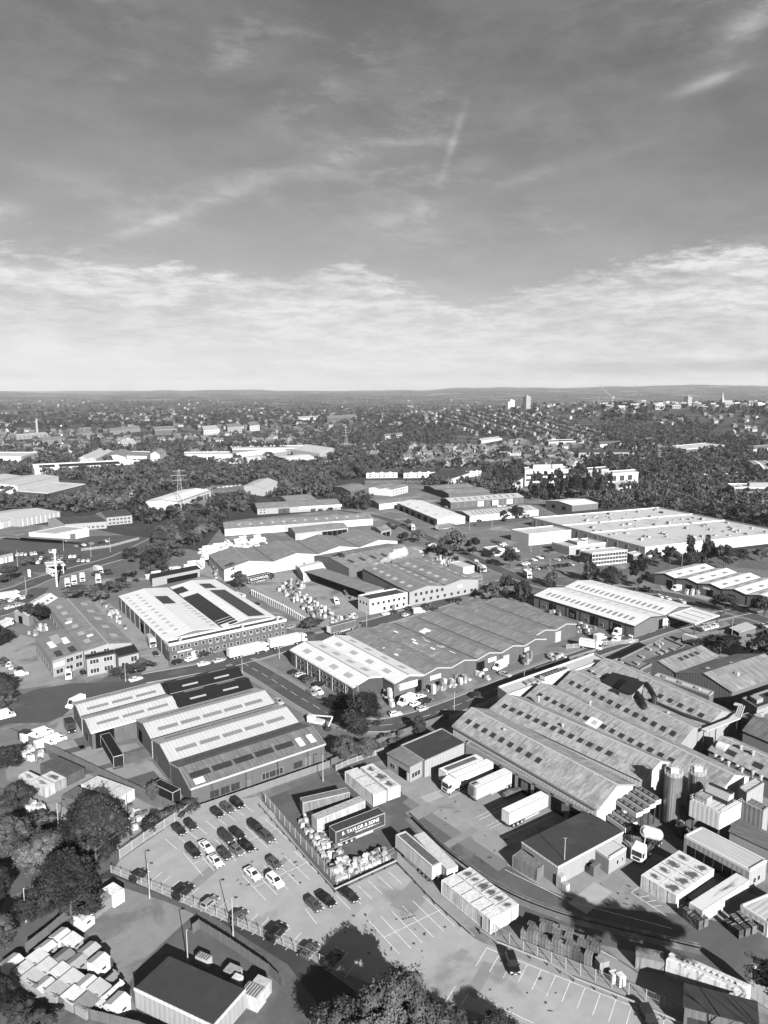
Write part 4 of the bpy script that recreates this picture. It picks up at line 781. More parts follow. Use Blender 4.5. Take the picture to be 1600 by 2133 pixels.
def car_shape(kind):
    L, W, zb, zr, (x0, x1, x2, x3), zd = CAR[kind]; h = L / 2; w = W / 2
    # body: lofted rings
    st = [(-h, .50, zd - .12, .80), (-h + .12, .28, zd - .02, .95), (-h + .75, .22, zd, 1.0), (0, .22, (zb + zd) / 2 + .02, 1.0), (h - 1.25, .22, zb + .02, 1.0), (h - .35, .24, zb - .12, .95), (h - .06, .30, zb - .25, .86), (h, .42, zb - .38, .76)]
    mb = MB(); rings = []
    for x, zl, zt, f in st:
        i = len(mb.v); ww = w * f
        mb.v += [(x, -ww * .93, zl), (x, -ww, zl + .22), (x, -ww, zt - .16), (x, -ww * .9, zt), (x, ww * .9, zt), (x, ww, zt - .16), (x, ww, zl + .22), (x, ww * .93, zl)]; rings.append(i)
    for a, b in zip(rings, rings[1:]):
        for j in range(8): q = (j + 1) % 8; mb.f.append((a + j, b + j, b + q, a + q)); mb.k.append(0)
    mb.f.append(tuple(rings[0] + j for j in range(8))); mb.f.append(tuple(rings[-1] + 7 - j for j in range(8))); mb.k += [0, 0]
    # pillars and roof
    b, t = w * .88, w * .70; zg = min(zb, zd) - .03
    mb.hexa([(x0, -b, zg), (x3, -b, zg), (x3, b, zg), (x0, b, zg), (x1, -t, zr - .05), (x2, -t, zr - .05), (x2, t, zr - .05), (x1, t, zr - .05)])
    mb.hexa([(x1, -t, zr - .05), (x2, -t, zr - .05), (x2, t, zr - .05), (x1, t, zr - .05), (x1 + .12, -t * .86, zr), (x2 - .2, -t * .86, zr), (x2 - .2, t * .86, zr), (x1 + .12, t * .86, zr)])
    gl = {}
    def lerp(p, q, f): return V(p).lerp(V(q), f)
    B = [V((x0, -b, zg)), V((x3, -b, zg)), V((x3, b, zg)), V((x0, b, zg))]; T_ = [V((x1, -t, zr - .05)), V((x2, -t, zr - .05)), V((x2, t, zr - .05)), V((x1, t, zr - .05))]
    def pane(i, j, f0, f1, u0=.08, u1=.92):
        q = [lerp(B[i].lerp(B[j], u), T_[i].lerp(T_[j], u), f) for u, f in ((u0, f0), (u1, f0), (u1, f1), (u0, f1))]
        n = (q[1] - q[0]).cross(q[3] - q[0]).normalized() * .012; return MB().poly([p + n for p in q])
    gl['windscreen'] = pane(1, 2, .12, .95); gl['rear_window'] = pane(3, 0, .3, .93); gl['side_window'] = pane(0, 1, .22, .93, .1, .86); gl['side_window.'] = pane(2, 3, .22, .93, .14, .9)
    return mb, gl, L, W, zb
def make_car(kind):
    mb, gl, L, W, zb = car_shape(kind); root = empty(kind if kind != 'suv' else 'sport_utility_car'); PROTOS.append(root)
    painted(part(mb, 'body', PAINT, root))
    for k, m in gl.items(): part(m, k.rstrip('.'), GLASS, root)
    for x in (-L * .3, L * .31):
        for s in (-1, 1): obj('wheel', WH, root, loc=(x, s * (W / 2 - .1), .32))
    for s in (-1, 1):
        part(MB().box(L / 2 - .2, L / 2 - .03, s * W * .36 - .18, s * W * .36 + .18, zb - .36, zb - .2), 'headlight', CHROME, root)
        part(MB().box(-L / 2 - .01, -L / 2 + .1, s * W * .36 - .12, s * W * .36 + .12, .62, .8), 'tail_light', DARK, root)
        part(MB().box(.75, .95, s * W * .52 - .1, s * W * .52 + .1, zb - .02, zb + .13), 'door_mirror', DARK, root)
    part(MB().box(L / 2 - .05, L / 2 + .012, -.3, .3, .45, .56), 'number_plate', FRAME, root)
    return root
def far_car(kind):
    """the same car as one mesh, for cars too far off to show their parts"""
    mb, gl, L, W, zb = car_shape(kind)
    for m in gl.values():
        i = len(mb.v); mb.v += m.v; mb.f += [tuple(i + j for j in f) for f in m.f]; mb.k += [1] * len(m.f)
    for x in (-L * .3, L * .31):
        for s in (-1, 1): mb.tube((x, s * (W / 2 - .1) - .11, .32), (x, s * (W / 2 - .1) + .11, .32), .32, n=8, k=2)
    me = mb.mesh('far_' + kind, [PAINT, GLASS, TYRE]); PAINTED.add(me.name); return me
def make_van(h=2.35, L=5.4, W=2.0, name='panel_van'):
    root = empty(name); PROTOS.append(root); l, w = L / 2, W / 2
    pr = [(-l, .45), (-l + .05, .3), (l - .1, .3), (l, .5), (l - .04, .95), (l - .85, 1.25), (l - 1.65, h - .08), (l - 2.1, h), (-l + .15, h), (-l, h - .12)]
    mb = MB().prism([(x, z) for x, z in pr], -w, w)
    painted(part(mb, 'body', PAINT, root))
    e = V((l - 1.65, 0, h - .08)) - V((l - .85, 0, 1.25)); s = V((l - .85, 0, 1.25)); n = V((.012, 0, .008))
    part(MB().poly([s + e * .08 + V((0, -w * .85, 0)) + n, s + e * .08 + V((0, w * .85, 0)) + n, s + e * .85 + V((0, w * .78, 0)) + n, s + e * .85 + V((0, -w * .78, 0)) + n]), 'windscreen', GLASS, root)
    for sd in (-1, 1):
        q = [(l - 1.05, 1.32), (l - 1.95, 1.32), (l - 1.95, h - .4), (l - 1.6, h - .4)]
        m = MB().poly([(x, sd * (w + .012), z) for x, z in (q if sd > 0 else q[::-1])]); part(m, 'side_window', GLASS, root)
        for x in (-L * .29, L * .32): obj('wheel', WHV, root, loc=(x, sd * (w - .1), .35))
        part(MB().box(l - .18, l + .005, sd * w * .8 - .16, sd * w * .8 + .16, .72, .95), 'headlight', CHROME, root)
        part(MB().box(l - 1.15, l - .95, sd * (w + .14) - .12, sd * (w + .14) + .12, 1.3, 1.6), 'door_mirror', DARK, root)
    part(MB().box(-l - .02, -l + .02, -.02, .02, .5, h - .2), 'rear_door_seam', DARK, root)
    return root
def truck_cab(root, x=0.0, shade=None):
    """forward-control tractor cab, front at x + 1.1"""
    c = MB().hexa([(x - 1.1, -1.22, .9), (x + 1.1, -1.22, .75), (x + 1.1, 1.22, .75), (x - 1.1, 1.22, .9), (x - 1.1, -1.22, 3.3), (x + .85, -1.2, 3.2), (x + .85, 1.2, 3.2), (x - 1.1, 1.22, 3.3)])
    c.hexa([(x - 1.0, -1.15, 3.3), (x + .8, -1.1, 3.2), (x + .8, 1.1, 3.2), (x - 1.0, 1.15, 3.3), (x - 1.0, -1.1, 3.9), (x + .2, -1.0, 3.6), (x + .2, 1.0, 3.6), (x - 1.0, 1.1, 3.9)])
    b = painted(part(c, 'cab', PAINT, root, shade=shade))
    part(MB().poly([(x + 1.035, -1.08, 1.75), (x + 1.035, 1.08, 1.75), (x + .9, 1.05, 2.8), (x + .9, -1.05, 2.8)]), 'windscreen', GLASS, b)
    for s in (-1, 1):
        q = [(x + .85, 1.8), (x - .1, 1.8), (x - .1, 2.7), (x + .72, 2.7)]; part(MB().poly([(a, s * 1.23, z) for a, z in (q if s > 0 else q[::-1])]), 'side_window', GLASS, b)
        part(MB().box(x + .8, x + 1.0, s * 1.42 - .12, s * 1.42 + .12, 1.9, 2.6), 'door_mirror', DARK, b); part(MB().box(x + 1.05, x + 1.12, s * .95 - .2, s * .95 + .2, .9, 1.1), 'headlight', CHROME, b)
    part(MB().box(x + 1.04, x + 1.11, -.75, .75, .95, 1.55), 'grille', DARK, b)
    return b
def wheels(root, xs, y=1.05, me=None, r=.5):
    for x in xs:
        for s in (-1, 1): obj('wheel', me or WHL, root, loc=(x, s * y, r))
def trailer_box(root, x0, x1, z0=1.15, z1=4.0, w=1.27, m=None, shade=.8, side_shade=None, ribs=0):
    b = MB().box(x0, x1, -w, w, z0, z1); body = painted(part(b, 'box_body', m or BOXP, root, shade=shade))
    rim = MB()
    for s in (-1, 1): rim.box(x0 - .02, x1 + .02, s * w - .04, s * w + .04, z1 - .12, z1 + .05); rim.box(x0 - .02, x1 + .02, s * w - .03, s * w + .03, z0 - .1, z0 + .06)
    for x in (x0, x1): rim.box(x - .04, x + .04, -w, w, z1 - .12, z1 + .045); 
    for x in (x0, x1):
        for s in (-1, 1): rim.box(x - .05, x + .05, s * w - .05, s * w + .05, z0, z1)
    part(rim, 'frame', STEEL, body)
    for s in (-1, 1): part(MB().box(x0 - .05, x0 - .01, s * w * .5 - w * .46, s * w * .5 + w * .46, z0 + .05, z1 - .15), 'rear_door', BOXP, body, shade=shade); 
    for k in range(ribs):
        x = x0 + (x1 - x0) * (k + .5) / ribs
        part(MB().box(x - .04, x + .04, -w - .03, w + .03, z0 + .1, z1 - .15), 'side_post', STEEL, body)
    return body
def chassis(root, x0, x1, axles, legs=True, guard=True):
    part(MB().box(x0 + .3, x1 - .2, -.5, -.3, .75, 1.12).box(x0 + .3, x1 - .2, .3, .5, .75, 1.12).box(x0 + .1, x0 + .25, -1.15, 1.15, .5, .7), 'chassis', DARK, root)
    wheels(root, axles)
    if legs:
        for s in (-1, 1): part(MB().box(x1 - 2.6, x1 - 2.4, s * .7 - .09, s * .7 + .09, 0, 1.1), 'landing_leg', STEEL, root)
    if guard:
        for s in (-1, 1): part(MB().box(x0 + 5.0, x1 - 3.0, s * 1.2 - .03, s * 1.2 + .03, .5, .95), 'side_guard', STEEL, root)
def make_lorry(L=13.0, shade=.85, cab_shade=.85, name='articulated_lorry', m=None):
    root = empty(name); PROTOS.append(root)
    trailer_box(root, -L / 2 - 1.5, L / 2 - 1.5, shade=shade, m=m); chassis(root, -L / 2 - 1.5, L / 2 - 1.5, [-L / 2 + .3, -L / 2 + 1.6, -L / 2 + 2.9], legs=False)
    truck_cab(root, L / 2 + .2, cab_shade); wheels(root, [L / 2 + .1, L / 2 - 3.2]); part(MB().box(L / 2 - 4.5, L / 2 + .6, -.5, .5, .6, 1.0), 'tractor_frame', DARK, root)
    return root
def make_rigid(L=7.0, shade=.85):
    root = empty('rigid_lorry'); PROTOS.append(root)
    trailer_box(root, -L / 2 - .6, L / 2 - 1.5, z0=1.05, z1=3.5, w=1.2, shade=shade); truck_cab(root, L / 2 - .2, shade); wheels(root, [L / 2 - .3, -L / 2 + 1.0]); part(MB().box(-L / 2 - .4, L / 2, -.45, .45, .6, 1.0), 'chassis', DARK, root)
    return root
CARP = {k: make_car(k) for k in CAR}; FARC = {k: far_car(k) for k in CAR}
VAN = make_van(); VANS = make_van(1.85, 4.3, 1.8, 'small_van'); VANL = make_van(2.7, 6.3, 2.05, 'high_roof_van'); LORRY = make_lorry(); RIGID = make_rigid()
def tone(s):
    if s < .05: return 'black'
    if s < .12: return 'dark grey'
    if s < .3: return 'grey'
    if s < .6: return 'silver'
    return 'white'
def car(x, y, a, kind, s, where, group=None, z=0):
    o = copy_tree(CARP[kind], P(x, y) + V((0, 0, .06 + z)), a, shade=s); o.name = o.name.split('.')[0]
    nm = {'suv': 'tall SUV'}.get(kind, kind); tag(o, '%s %s %s' % (tone(s), nm, where), 'car', group or 'parked cars'); return o
def van(x, y, a, proto, s, label, group='vans on the estate'):
    return tag(copy_tree(proto, P(x, y) + V((0, 0, .06)), a, shade=s), label, 'lorry' if proto in (LORRY, RIGID) else 'van', group)
def fcar(x, y, a, where, group, s=None, kind=None):
    kind = kind or rng.choice(list(CAR)); s = s if s is not None else rng.choice((.02, .03, .06, .1, .25, .5, .8, .8))
    o = obj(kind if kind != 'suv' else 'sport_utility_car', FARC[kind], None, P(x, y) + V((0, 0, .06)), a, s); return tag(o, where, 'car', group)

ORD = ('first', 'second', 'third', 'fourth', 'fifth', 'sixth', 'seventh', 'eighth', 'ninth', 'tenth', 'eleventh', 'twelfth', 'thirteenth', 'fourteenth', 'fifteenth')
# --- the front car park
PA = ang((520, 1715), (546, 1736)); PB = ang((562, 1967), (595, 1935))
rows = [
 (373, 1733, PA, 'saloon', .02, 'first by the gate fence in the upper left of the car park'), (398, 1724, PA, 'hatchback', .03, 'second by the gate fence in the upper left of the car park'),
 (453, 1698, PA, 'hatchback', .015, 'leftmost of the three below the long brick wall'), (474, 1688, PA, 'estate', .08, 'middle of the three below the long brick wall'), (494, 1678, PA, 'suv', .012, 'right of the three below the long brick wall'),
 (472, 1750, PA, 'suv', .04, 'in the upper half of the centre block, left of the black saloon'), (495, 1741, PA, 'saloon', .02, 'in the upper half of the centre block by the ticket post'), (534, 1729, PA, 'suv', .018, 'furthest up in the centre block beside the ticket post'), (556, 1749, PA, 'suv', .07, 'touching tails with the furthest car of the centre block'),
 (430, 1769, PA, 'saloon', .75, 'in the centre block with its shadow on the white line'), (449, 1799, PA, 'saloon', .72, 'lower of the two pale saloons end to end'), (403, 1779, PA, 'estate', .015, 'at the left end of the centre block'), (469, 1785, PA, 'hatchback', .05, 'in the lower half of the centre block beside the pale saloon'), (494, 1777, PA, 'hatchback', .14, 'in the lower half of the centre block, middle of three'), (514, 1767, PA, 'saloon', .012, 'in the lower half of the centre block, right of three'),
 (527, 1826, PA, 'saloon', .78, 'alone in the right block of bays'), (572, 1804, PA, 'hatchback', .09, 'in the right block above the white SUV'), (573, 1841, PA, 'suv', .8, 'in the right block near the steel barrier'),
 (655, 1891, PA, 'hatchback', .07, 'just clear of the big tree shadow, left of two'), (680, 1879, PA, 'saloon', .012, 'just clear of the big tree shadow, right of two'), (728, 1870, PA, 'saloon', .02, 'against the corner of the steel barrier'),
 (290, 1830, PB, 'hatchback', .02, 'at the top of the fence row under the first lamp post'), (382, 1864, PB, 'suv', .015, 'in the fence row between the two lamp posts'), (437, 1887, PB, 'hatchback', .28, 'in the fence row left of the second lamp post'), (497, 1916, PB, 'hatchback', .1, 'in the fence row right of the second lamp post'), (577, 1949, PB, 'suv', .01, 'in the fence row at the edge of the tree shadow'), (645, 1986, PB, 'hatchback', .08, 'in the fence row, first inside the tree shadow'), (693, 2004, PB, 'suv', .02, 'in the fence row, second inside the tree shadow'),
 (1067, 2014, ang((1052, 1995), (1066, 2040)) , 'suv', .012, 'alone by the barrier on the right side of the car park'), (1352, 2128, ang((1345, 2100), (1365, 2140)), 'suv', .03, 'cut off by the bottom edge beside the barrier')]
for r in rows: car(*r[:5], r[5], 'cars in the front car park')

# --- lorries, trailers and vans with their own look
A_R = ang((487, 1373), (556, 1357))
van(518, 1365, A_R, LORRY, .85, 'white articulated lorry on the estate road before the brick offices'); van(600, 1345, A_R, LORRY, .83, 'white articulated lorry at the road junction by the offices')
o = van(718, 1315, ang((690, 1318), (745, 1303)), LORRY, .12, 'dark curtain-sided articulated lorry leaving the builders yard')
o = van(543, 1212, ang((520, 1218), (585, 1203)), LORRY, .035, 'dark lorry lettered ROCKWOOL in the builders yard')
text(o, 'ROCKWOOL', 1.9, (-7.2, -1.29, 1.9), (1, 0, 0), (0, -1, 0))
A_L = ang((995, 1675), (1076, 1635))
def tops(A, B, C, z):
    """local frame of a box seen from above: origin under corner B, x along the long side away from the near end"""
    a, b, c = P(*A, z), P(*B, z), P(*C, z); return a, b, c
def semi(A, B, C, label, shade=.85, z=4.0, name='semi_trailer', cab=None, fridge=False, lettering=None, ribs=0, m=None, z0=1.15, run=True):
    """trailer standing with corners A (far left), B (near), C (right) of its roof; long side is the longer of AB and BC; cab: 'A' or 'C' end"""
    a, b, c = P(*A, z), P(*B, z), P(*C, z); u, v = a - b, c - b
    lng, sht = (v, u) if v.length > u.length else (u, v); ctr = b + (u + v) / 2
    L = lng.length; w = min(1.3, max(1.1, sht.length / 2)); rz = math.atan2(lng.y, lng.x)
    root = empty(name, (ctr.x, ctr.y, .05), rz, label, 'trailer', 'trailers and swap bodies')
    body = trailer_box(root, -L / 2, L / 2, z0=z0, z1=z, w=w, shade=shade, ribs=ribs, m=m)
    if run: chassis(root, -L / 2, L / 2, [L / 2 - 1.4, L / 2 - 2.7, L / 2 - 4.0] if cab or fridge else [-L / 2 + 1.4, -L / 2 + 2.7, -L / 2 + 4.0], legs=False)
    if fridge:
        part(MB().box(-L / 2 - .65, -L / 2 - .03, -.95, .95, 1.9, 3.7), 'fridge_unit', MGREY, root); f = part(MB().box(-L / 2 - .3, -L / 2 + 1.5, -.9, .9, z + .02, z + .5), 'condenser', STEEL, root)
        for k in (0, 1): part(MB().tube((-L / 2 + .15 + k * .85, 0, z + .5), (-L / 2 + .15 + k * .85, 0, z + .6), .38, n=10), 'fan', DARK, f)
    return root, body, L, w
r_, _, L_, w_ = semi((911, 1600), (932, 1612), (1010, 1581), 'white stain-roofed trailer backed to the docks beside the dark annex', .82)
part(MB().box(-5.2, 4.8, -.85, .75, 4.052, 4.06), 'roof_stain', mat('soot_stain', .09, .95, .5, 1.2), r_)
r_, _, L_, w_ = semi((935, 1613), (949.5, 1621), (1028, 1588), 'white trailer coupled to a Scandinavian-style cab at the docks'.replace('Scandinavian-style ', 'white '), .85, 3.9)
cb = truck_cab(r_, 0, .85)
cb.rotation_euler = (0, 0, math.pi); cb.location = (-L_ / 2 - 1.3, 0, 0); wheels(r_, [-L_ / 2 - 1.5, -L_ / 2 + 1.8]); part(MB().box(-L_ / 2 - 2, -L_ / 2 + 3, -.5, .5, .6, 1.05), 'tractor_frame', DARK, r_)
semi((974, 1631), (996, 1644), (1077, 1607), 'grey-topped refrigerated trailer with twin roof fans at the docks', .8, 4.0, fridge=True)
semi((1046, 1685), (1061, 1695), (1142, 1657), 'plain white trailer at the dock nearest the dark flat roof', .85, 3.9)
semi((622, 1664), (634, 1671), (731, 1649), 'grey box trailer by the railings in the trailer yard', .2, 4.0, m=ROUGHP)
semi((649, 1699), (661, 1707), (761, 1667), 'pale grey open-ended trailer in the middle of the trailer yard', .42, 4.0, m=ROUGHP)
r_, _, L_, w_ = semi((687, 1721), (699, 1734), (801, 1694), 'dark curtain trailer lettered B. TAYLOR & SONS', .06, 4.0, m=ROUGHP)
text(r_, 'B. TAYLOR & SONS', 1.12, (-L_ * .38, -w_ - .02, 2.65), (1, 0, 0), (0, -1, 0)); text(r_, 'TRANSPORT LIMITED', .5, (-L_ * .12, -w_ - .02, 2.0), (1, 0, 0), (0, -1, 0)); text(r_, 'Tel ----- ------', .42, (-L_ * .42, -w_ - .02, 1.6), (1, 0, 0), (0, -1, 0)); text(r_, 'www. -------------', .3, (L_ * .26, -w_ - .02, 2.05), (1, 0, 0), (0, -1, 0))
semi((209, 1531), (236, 1577), (257, 1572), 'black lettered trailer reversed into the open bay', .012, 4.0, m=ROUGHP)
r_, _, L_, w_ = semi((825, 1740), (900, 1806), (920, 1796), 'white trailer with soot-dark roof along the works fence', .72, 4.0)
part(MB().box(-6, 5.6, -.9, .9, 4.052, 4.06), 'roof_stain', MATS['soot_stain'], r_)
semi((857, 1741), (925, 1812), (959, 1803), 'pale grey-topped swap body beside the soot-roofed trailer', .6, 3.7, ribs=5, name='swap_body')
semi((318, 1632), (360, 1652), (375, 1643), 'black box body by the corrugated brick unit', .015, 3.4, m=ROUGHP, z0=.3, run=False, name='box_body')
# small vans and lorries about the estate
W_ = .82
for x, y, a, pr, s, lb in [
 (90, 1532, (80, 1540, 110, 1530), VAN, W_, 'white van at the back right of the four parked behind the fence'), (66, 1541, (50, 1545, 80, 1535), VAN, W_, 'white van at the back left of the four parked behind the fence'), (117, 1546, (100, 1550, 130, 1540), VAN, W_, 'white van at the front right of the four parked behind the fence'), (95, 1556, (80, 1560, 110, 1550), VAN, W_, 'white van at the front left of the four parked behind the fence'),
 (146, 1521, (141, 1508, 152, 1528), VANL, .02, 'black van parked beside the twin-span unit'), (158, 1470, (178, 1460, 146, 1476), VANL, W_, 'white van nosing out behind the twin-span unit'), (8, 1497, (-15, 1502, 25, 1492), VANL, W_, 'white lettered van on the road at the left edge'),
 (143, 1412, (142, 1400, 144, 1418), VAN, W_, 'white van parked at the pale factory front'), (45, 1408, (30, 1411, 58, 1405), VANS, W_, 'white small van in the left factory car park'), (846, 1466, (868, 1455, 828, 1472), VANL, .85, 'long white van by the pallet yard of the white-roofed units'),
 (1041, 1393, (1055, 1386, 1026, 1400), VANL, .85, 'white high-roof van outside the open workshop door'), (872, 1277, (860, 1279, 884, 1276), VAN, .85, 'white van on the road by the corner office'), (964, 1256, (975, 1253, 953, 1258), VANL, .1, 'dark box van parked before the scaffolding'),
 (700, 1257, (692, 1247, 706, 1263), VAN, .85, 'white van in the builders yard'), (1288, 1322, (1302, 1316, 1272, 1328), VANL, .85, 'white van outside the depot hall'), (1320, 1327, (1330, 1324, 1310, 1330), VANS, .85, 'white small van by the depot corner'), (1283, 1337, (1292, 1332, 1274, 1340), VANS, .85, 'white small van behind the garage fence'),
 (1230, 1352, (1205, 1348, 1258, 1357), RIGID, .85, 'white lorry with a round badge outside the garage fence'), (1362, 1310, (1340, 1318, 1396, 1305), LORRY, .85, 'white lorry backed into the depot dock'), (1445, 1345, (1440, 1342, 1465, 1350), RIGID, .6, 'pale box lorry behind the brown shed'),
 (1382, 1216, (1375, 1217, 1390, 1215), VAN, .85, 'white van outside the far right trade row'), (1410, 1230, (1420, 1228, 1400, 1232), VANL, .85, 'white high-roof van at the trade row loading doors'), (1098, 1203, (1088, 1193, 1106, 1208), RIGID, .85, 'white box lorry on the road through the trees'), (992, 1176, (985, 1168, 998, 1182), VAN, .85, 'white van driving on the tree-lined road'),
 (662, 1563 - 118, (655, 1440, 670, 1448), VANS, .7, 'white pickup-topped van beside the pale two-ridge unit'), (928, 1103, (910, 1105, 945, 1100), LORRY, .15, 'grey lorry parked under the trees by the terrace'), (860, 1104, (857, 1098, 862, 1108), RIGID, .85, 'white lorry facing us before the long terrace'), (870, 1158, (862, 1152, 884, 1160), RIGID, .5, 'box lorry in the yard behind the works'),
 (1002, 1190, (985, 1180, 1015, 1197), RIGID, .8, 'white lorry by the yard gate near the scaffolding'), (990, 1196 - 8, (975, 1178, 1000, 1190), LORRY, .2, 'grey lorry lined up behind the scaffolding'), (108, 1200, (100, 1196, 118, 1204), RIGID, .85, 'white lorry on the approach road by the sign mast'), (141, 1222, (140, 1214, 142, 1228), RIGID, .85, 'white lorry facing us in the lorry park'),
 (155, 1216, (154, 1208, 156, 1222), RIGID, .85, 'white box lorry second in the lorry park'), (172, 1210, (171, 1202, 173, 1216), RIGID, .85, 'white box lorry third in the lorry park'), (205, 1194, (195, 1188, 215, 1200), RIGID, .8, 'white lorry at the back of the lorry park'), (205, 1213, (204, 1205, 206, 1220), RIGID, .8, 'white box lorry at the end of the lorry park'), (10, 1310, (-5, 1316, 22, 1303), RIGID, .8, 'white recovery lorry at the left edge by the barn-end unit'),
 (20, 1248, (10, 1250, 30, 1247), RIGID, .8, 'white box lorry in the row at the left roadside'), (37, 1249, (28, 1251, 48, 1248), VAN, .8, 'white van in the row at the left roadside'), (316, 1345, (312, 1335, 320, 1352), RIGID, .5, 'flatbed lorry between grey factory hall and solar hall'), (1250, 1340 - 8, (1240, 1335, 1260, 1330), VAN, .8, 'white van among the garage cars')]:
    van(x, y, ang(a[:2], a[2:]), pr, s, lb)
# the tanker discharging beside the silos
def tanker():
    a, b = P(1325, 1800), P(1372, 1750); r = empty('tipping_tanker', P(1348, 1776) + V((0, 0, .05)), math.atan2(a.y - b.y, a.x - b.x), 'white tipping tanker lorry discharging beside the silos', 'lorry')
    truck_cab(r, 4.3, .8); wheels(r, [4.2, 1.2, -3.2, -4.5]); part(MB().box(-5.5, 4.5, -.5, -.3, .7, 1.0).box(-5.5, 4.5, .3, .5, .7, 1.0), 'chassis', DARK, r)
    p, q = V((-5.0, 0, 1.7)), V((1.2, 0, 5.4)); mb = MB().tube(p, q, 1.2, n=18)
    d = (q - p).normalized(); mb.tube(q, q + d * .5, 1.2, .5, 18); mb.tube(p, p - d * .9, 1.2, .35, 18); part(mb, 'tank', BOXP, r, shade=.8)
    rg = MB()
    for k in range(5): c = p.lerp(q, k / 4); rg.tube(c - d * .06, c + d * .06, 1.25, n=18)
    part(rg, 'tank_ring', STEEL, r); part(MB().tube((2.6, 0, 1.0), (.9, 0, 5.2), .14, n=8), 'lift_ram', STEEL, r)
tanker()
def cherry_picker():
    p = P(660, 1508); r = empty('boom_lift', p + V((0, 0, .05)), ang((640, 1500), (690, 1510)), 'white articulated boom lift parked by the pale unit', 'boom lift')
    part(MB().box(-2.6, 2.2, -1.1, 1.1, .5, 1.2), 'chassis', FRAME, r); wheels(r, [-1.8, 1.6], 1.0, WHV, .35); part(MB().box(-2.8, -.6, -.8, .8, 1.2, 2.3), 'turret', FRAME, r)
    part(MB().tube((-1.5, 0, 2.4), (5.5, -.5, 3.4), .22, n=8), 'boom', FRAME, r); part(MB().tube((5.5, -.5, 3.4), (5.2, -2.8, 1.2), .18, n=8), 'jib', FRAME, r); part(MB().box(4.6, 6.0, -3.5, -2.5, .3, 1.4), 'basket', DARK, r)
cherry_picker()

# --- parked cars further off, single meshes
def line(x0, y0, x1, y1, n, da, where, group, drop=0.0, kinds=None):
    a = ang((x0, y0), (x1, y1)) + da
    for i in range(n):
        if rng.random() < drop: continue
        f = i / max(1, n - 1); k = rng.choice(list(CAR)); s = rng.choice((.02, .03, .06, .1, .25, .5, .8, .8))
        fcar(x0 + (x1 - x0) * f, y0 + (y1 - y0) * f, a + rng.uniform(-.04, .04) + (math.pi if rng.random() < .4 else 0), '%s %s, %s from left, %s' % (tone(s), k if k != 'suv' else 'SUV', ORD[i], where), group, s, k)
H_ = math.pi / 2
g = 'cars at the white supermarket'
for (y0, x0, x1, y1, n), w in zip(((1167, 50, 165, 1161, 14), (1157, 58, 120, 1150, 9), (1174, 70, 185, 1170, 12), (1160, 0, 55, 1157, 7), (1141, 150, 230, 1128, 11)), ('middle', 'rear', 'front', 'far left', 'store-side')): line(x0, y0, x1, y1, n, H_, 'car in the %s supermarket row' % w, g, .1)
line(0, 1258, 62, 1245, 6, .6, 'car parked along the left roadside row', 'cars along the left roadside'); line(20, 1268, 45, 1262, 3, .4, 'car in front of the left roadside row', 'cars before the left roadside row')
line(0, 1196, 10, 1182, 2, .5, 'car beside the filling station shop', 'cars by the filling station'); line(5, 1380, 40, 1402, 6, -.55, 'car in the left factory car park', 'cars in the left factory car park')
line(1085, 1180, 1130, 1162, 9, H_ + .3, 'car in the upper rows of the works car park', 'cars in the works car park'); line(1100, 1188, 1190, 1178, 11, H_ + .2, 'car in the lower rows of the works car park', 'cars in the works car park lower rows'); line(1030, 1128, 1075, 1150, 9, H_ + .2, 'car parked along the white block fence', 'cars along the white block fence'); line(1140, 1150, 1160, 1146, 3, H_, 'car by the warehouse loading block', 'cars by the loading block'); line(1160, 1168, 1190, 1161, 5, H_, 'car in the works car park end row', 'cars in the works car park end row')
line(895, 1135, 935, 1168, 13, H_ + .3, 'car in the fenced rows behind the works', 'cars in the fenced rows'); line(905, 1133, 925, 1150, 6, H_ + .3, 'car in the inner fenced row behind the works', 'cars in the inner fenced row')
line(1380, 990, 1480, 984, 14, H_, 'car at the oval-roofed building', 'cars at the oval-roofed building', .2); line(1365, 985, 1400, 976, 8, H_, 'car in the avenue car park', 'cars in the avenue car park'); line(1530, 1000, 1600, 1003, 8, H_, 'car by the arched sports hall', 'cars by the arched hall')
line(230, 1026 + 6, 285, 1030, 5, .4, 'vehicle in the woodland clearing yard', 'vehicles in the woodland yard'); line(430, 1040, 450, 1030, 5, .8, 'car beside the pylon warehouse', 'cars beside the pylon warehouse'); line(430, 1020, 500, 1012, 9, .4, 'vehicle crowded in the yard below the curved hall', 'vehicles below the curved hall')
line(620, 1066, 700, 1063, 6, .3, 'car before the long low unit', 'cars before the long low unit', .2); line(810, 1045, 860, 1050, 6, H_, 'car between the terrace ends', 'cars between the terraces'); line(900, 1060, 940, 1056, 5, H_, 'car by the streaked brick range', 'cars by the streaked brick range'); line(1040, 1056, 1070, 1054, 4, .1, 'car on the road above the grass bank', 'cars above the grass bank')
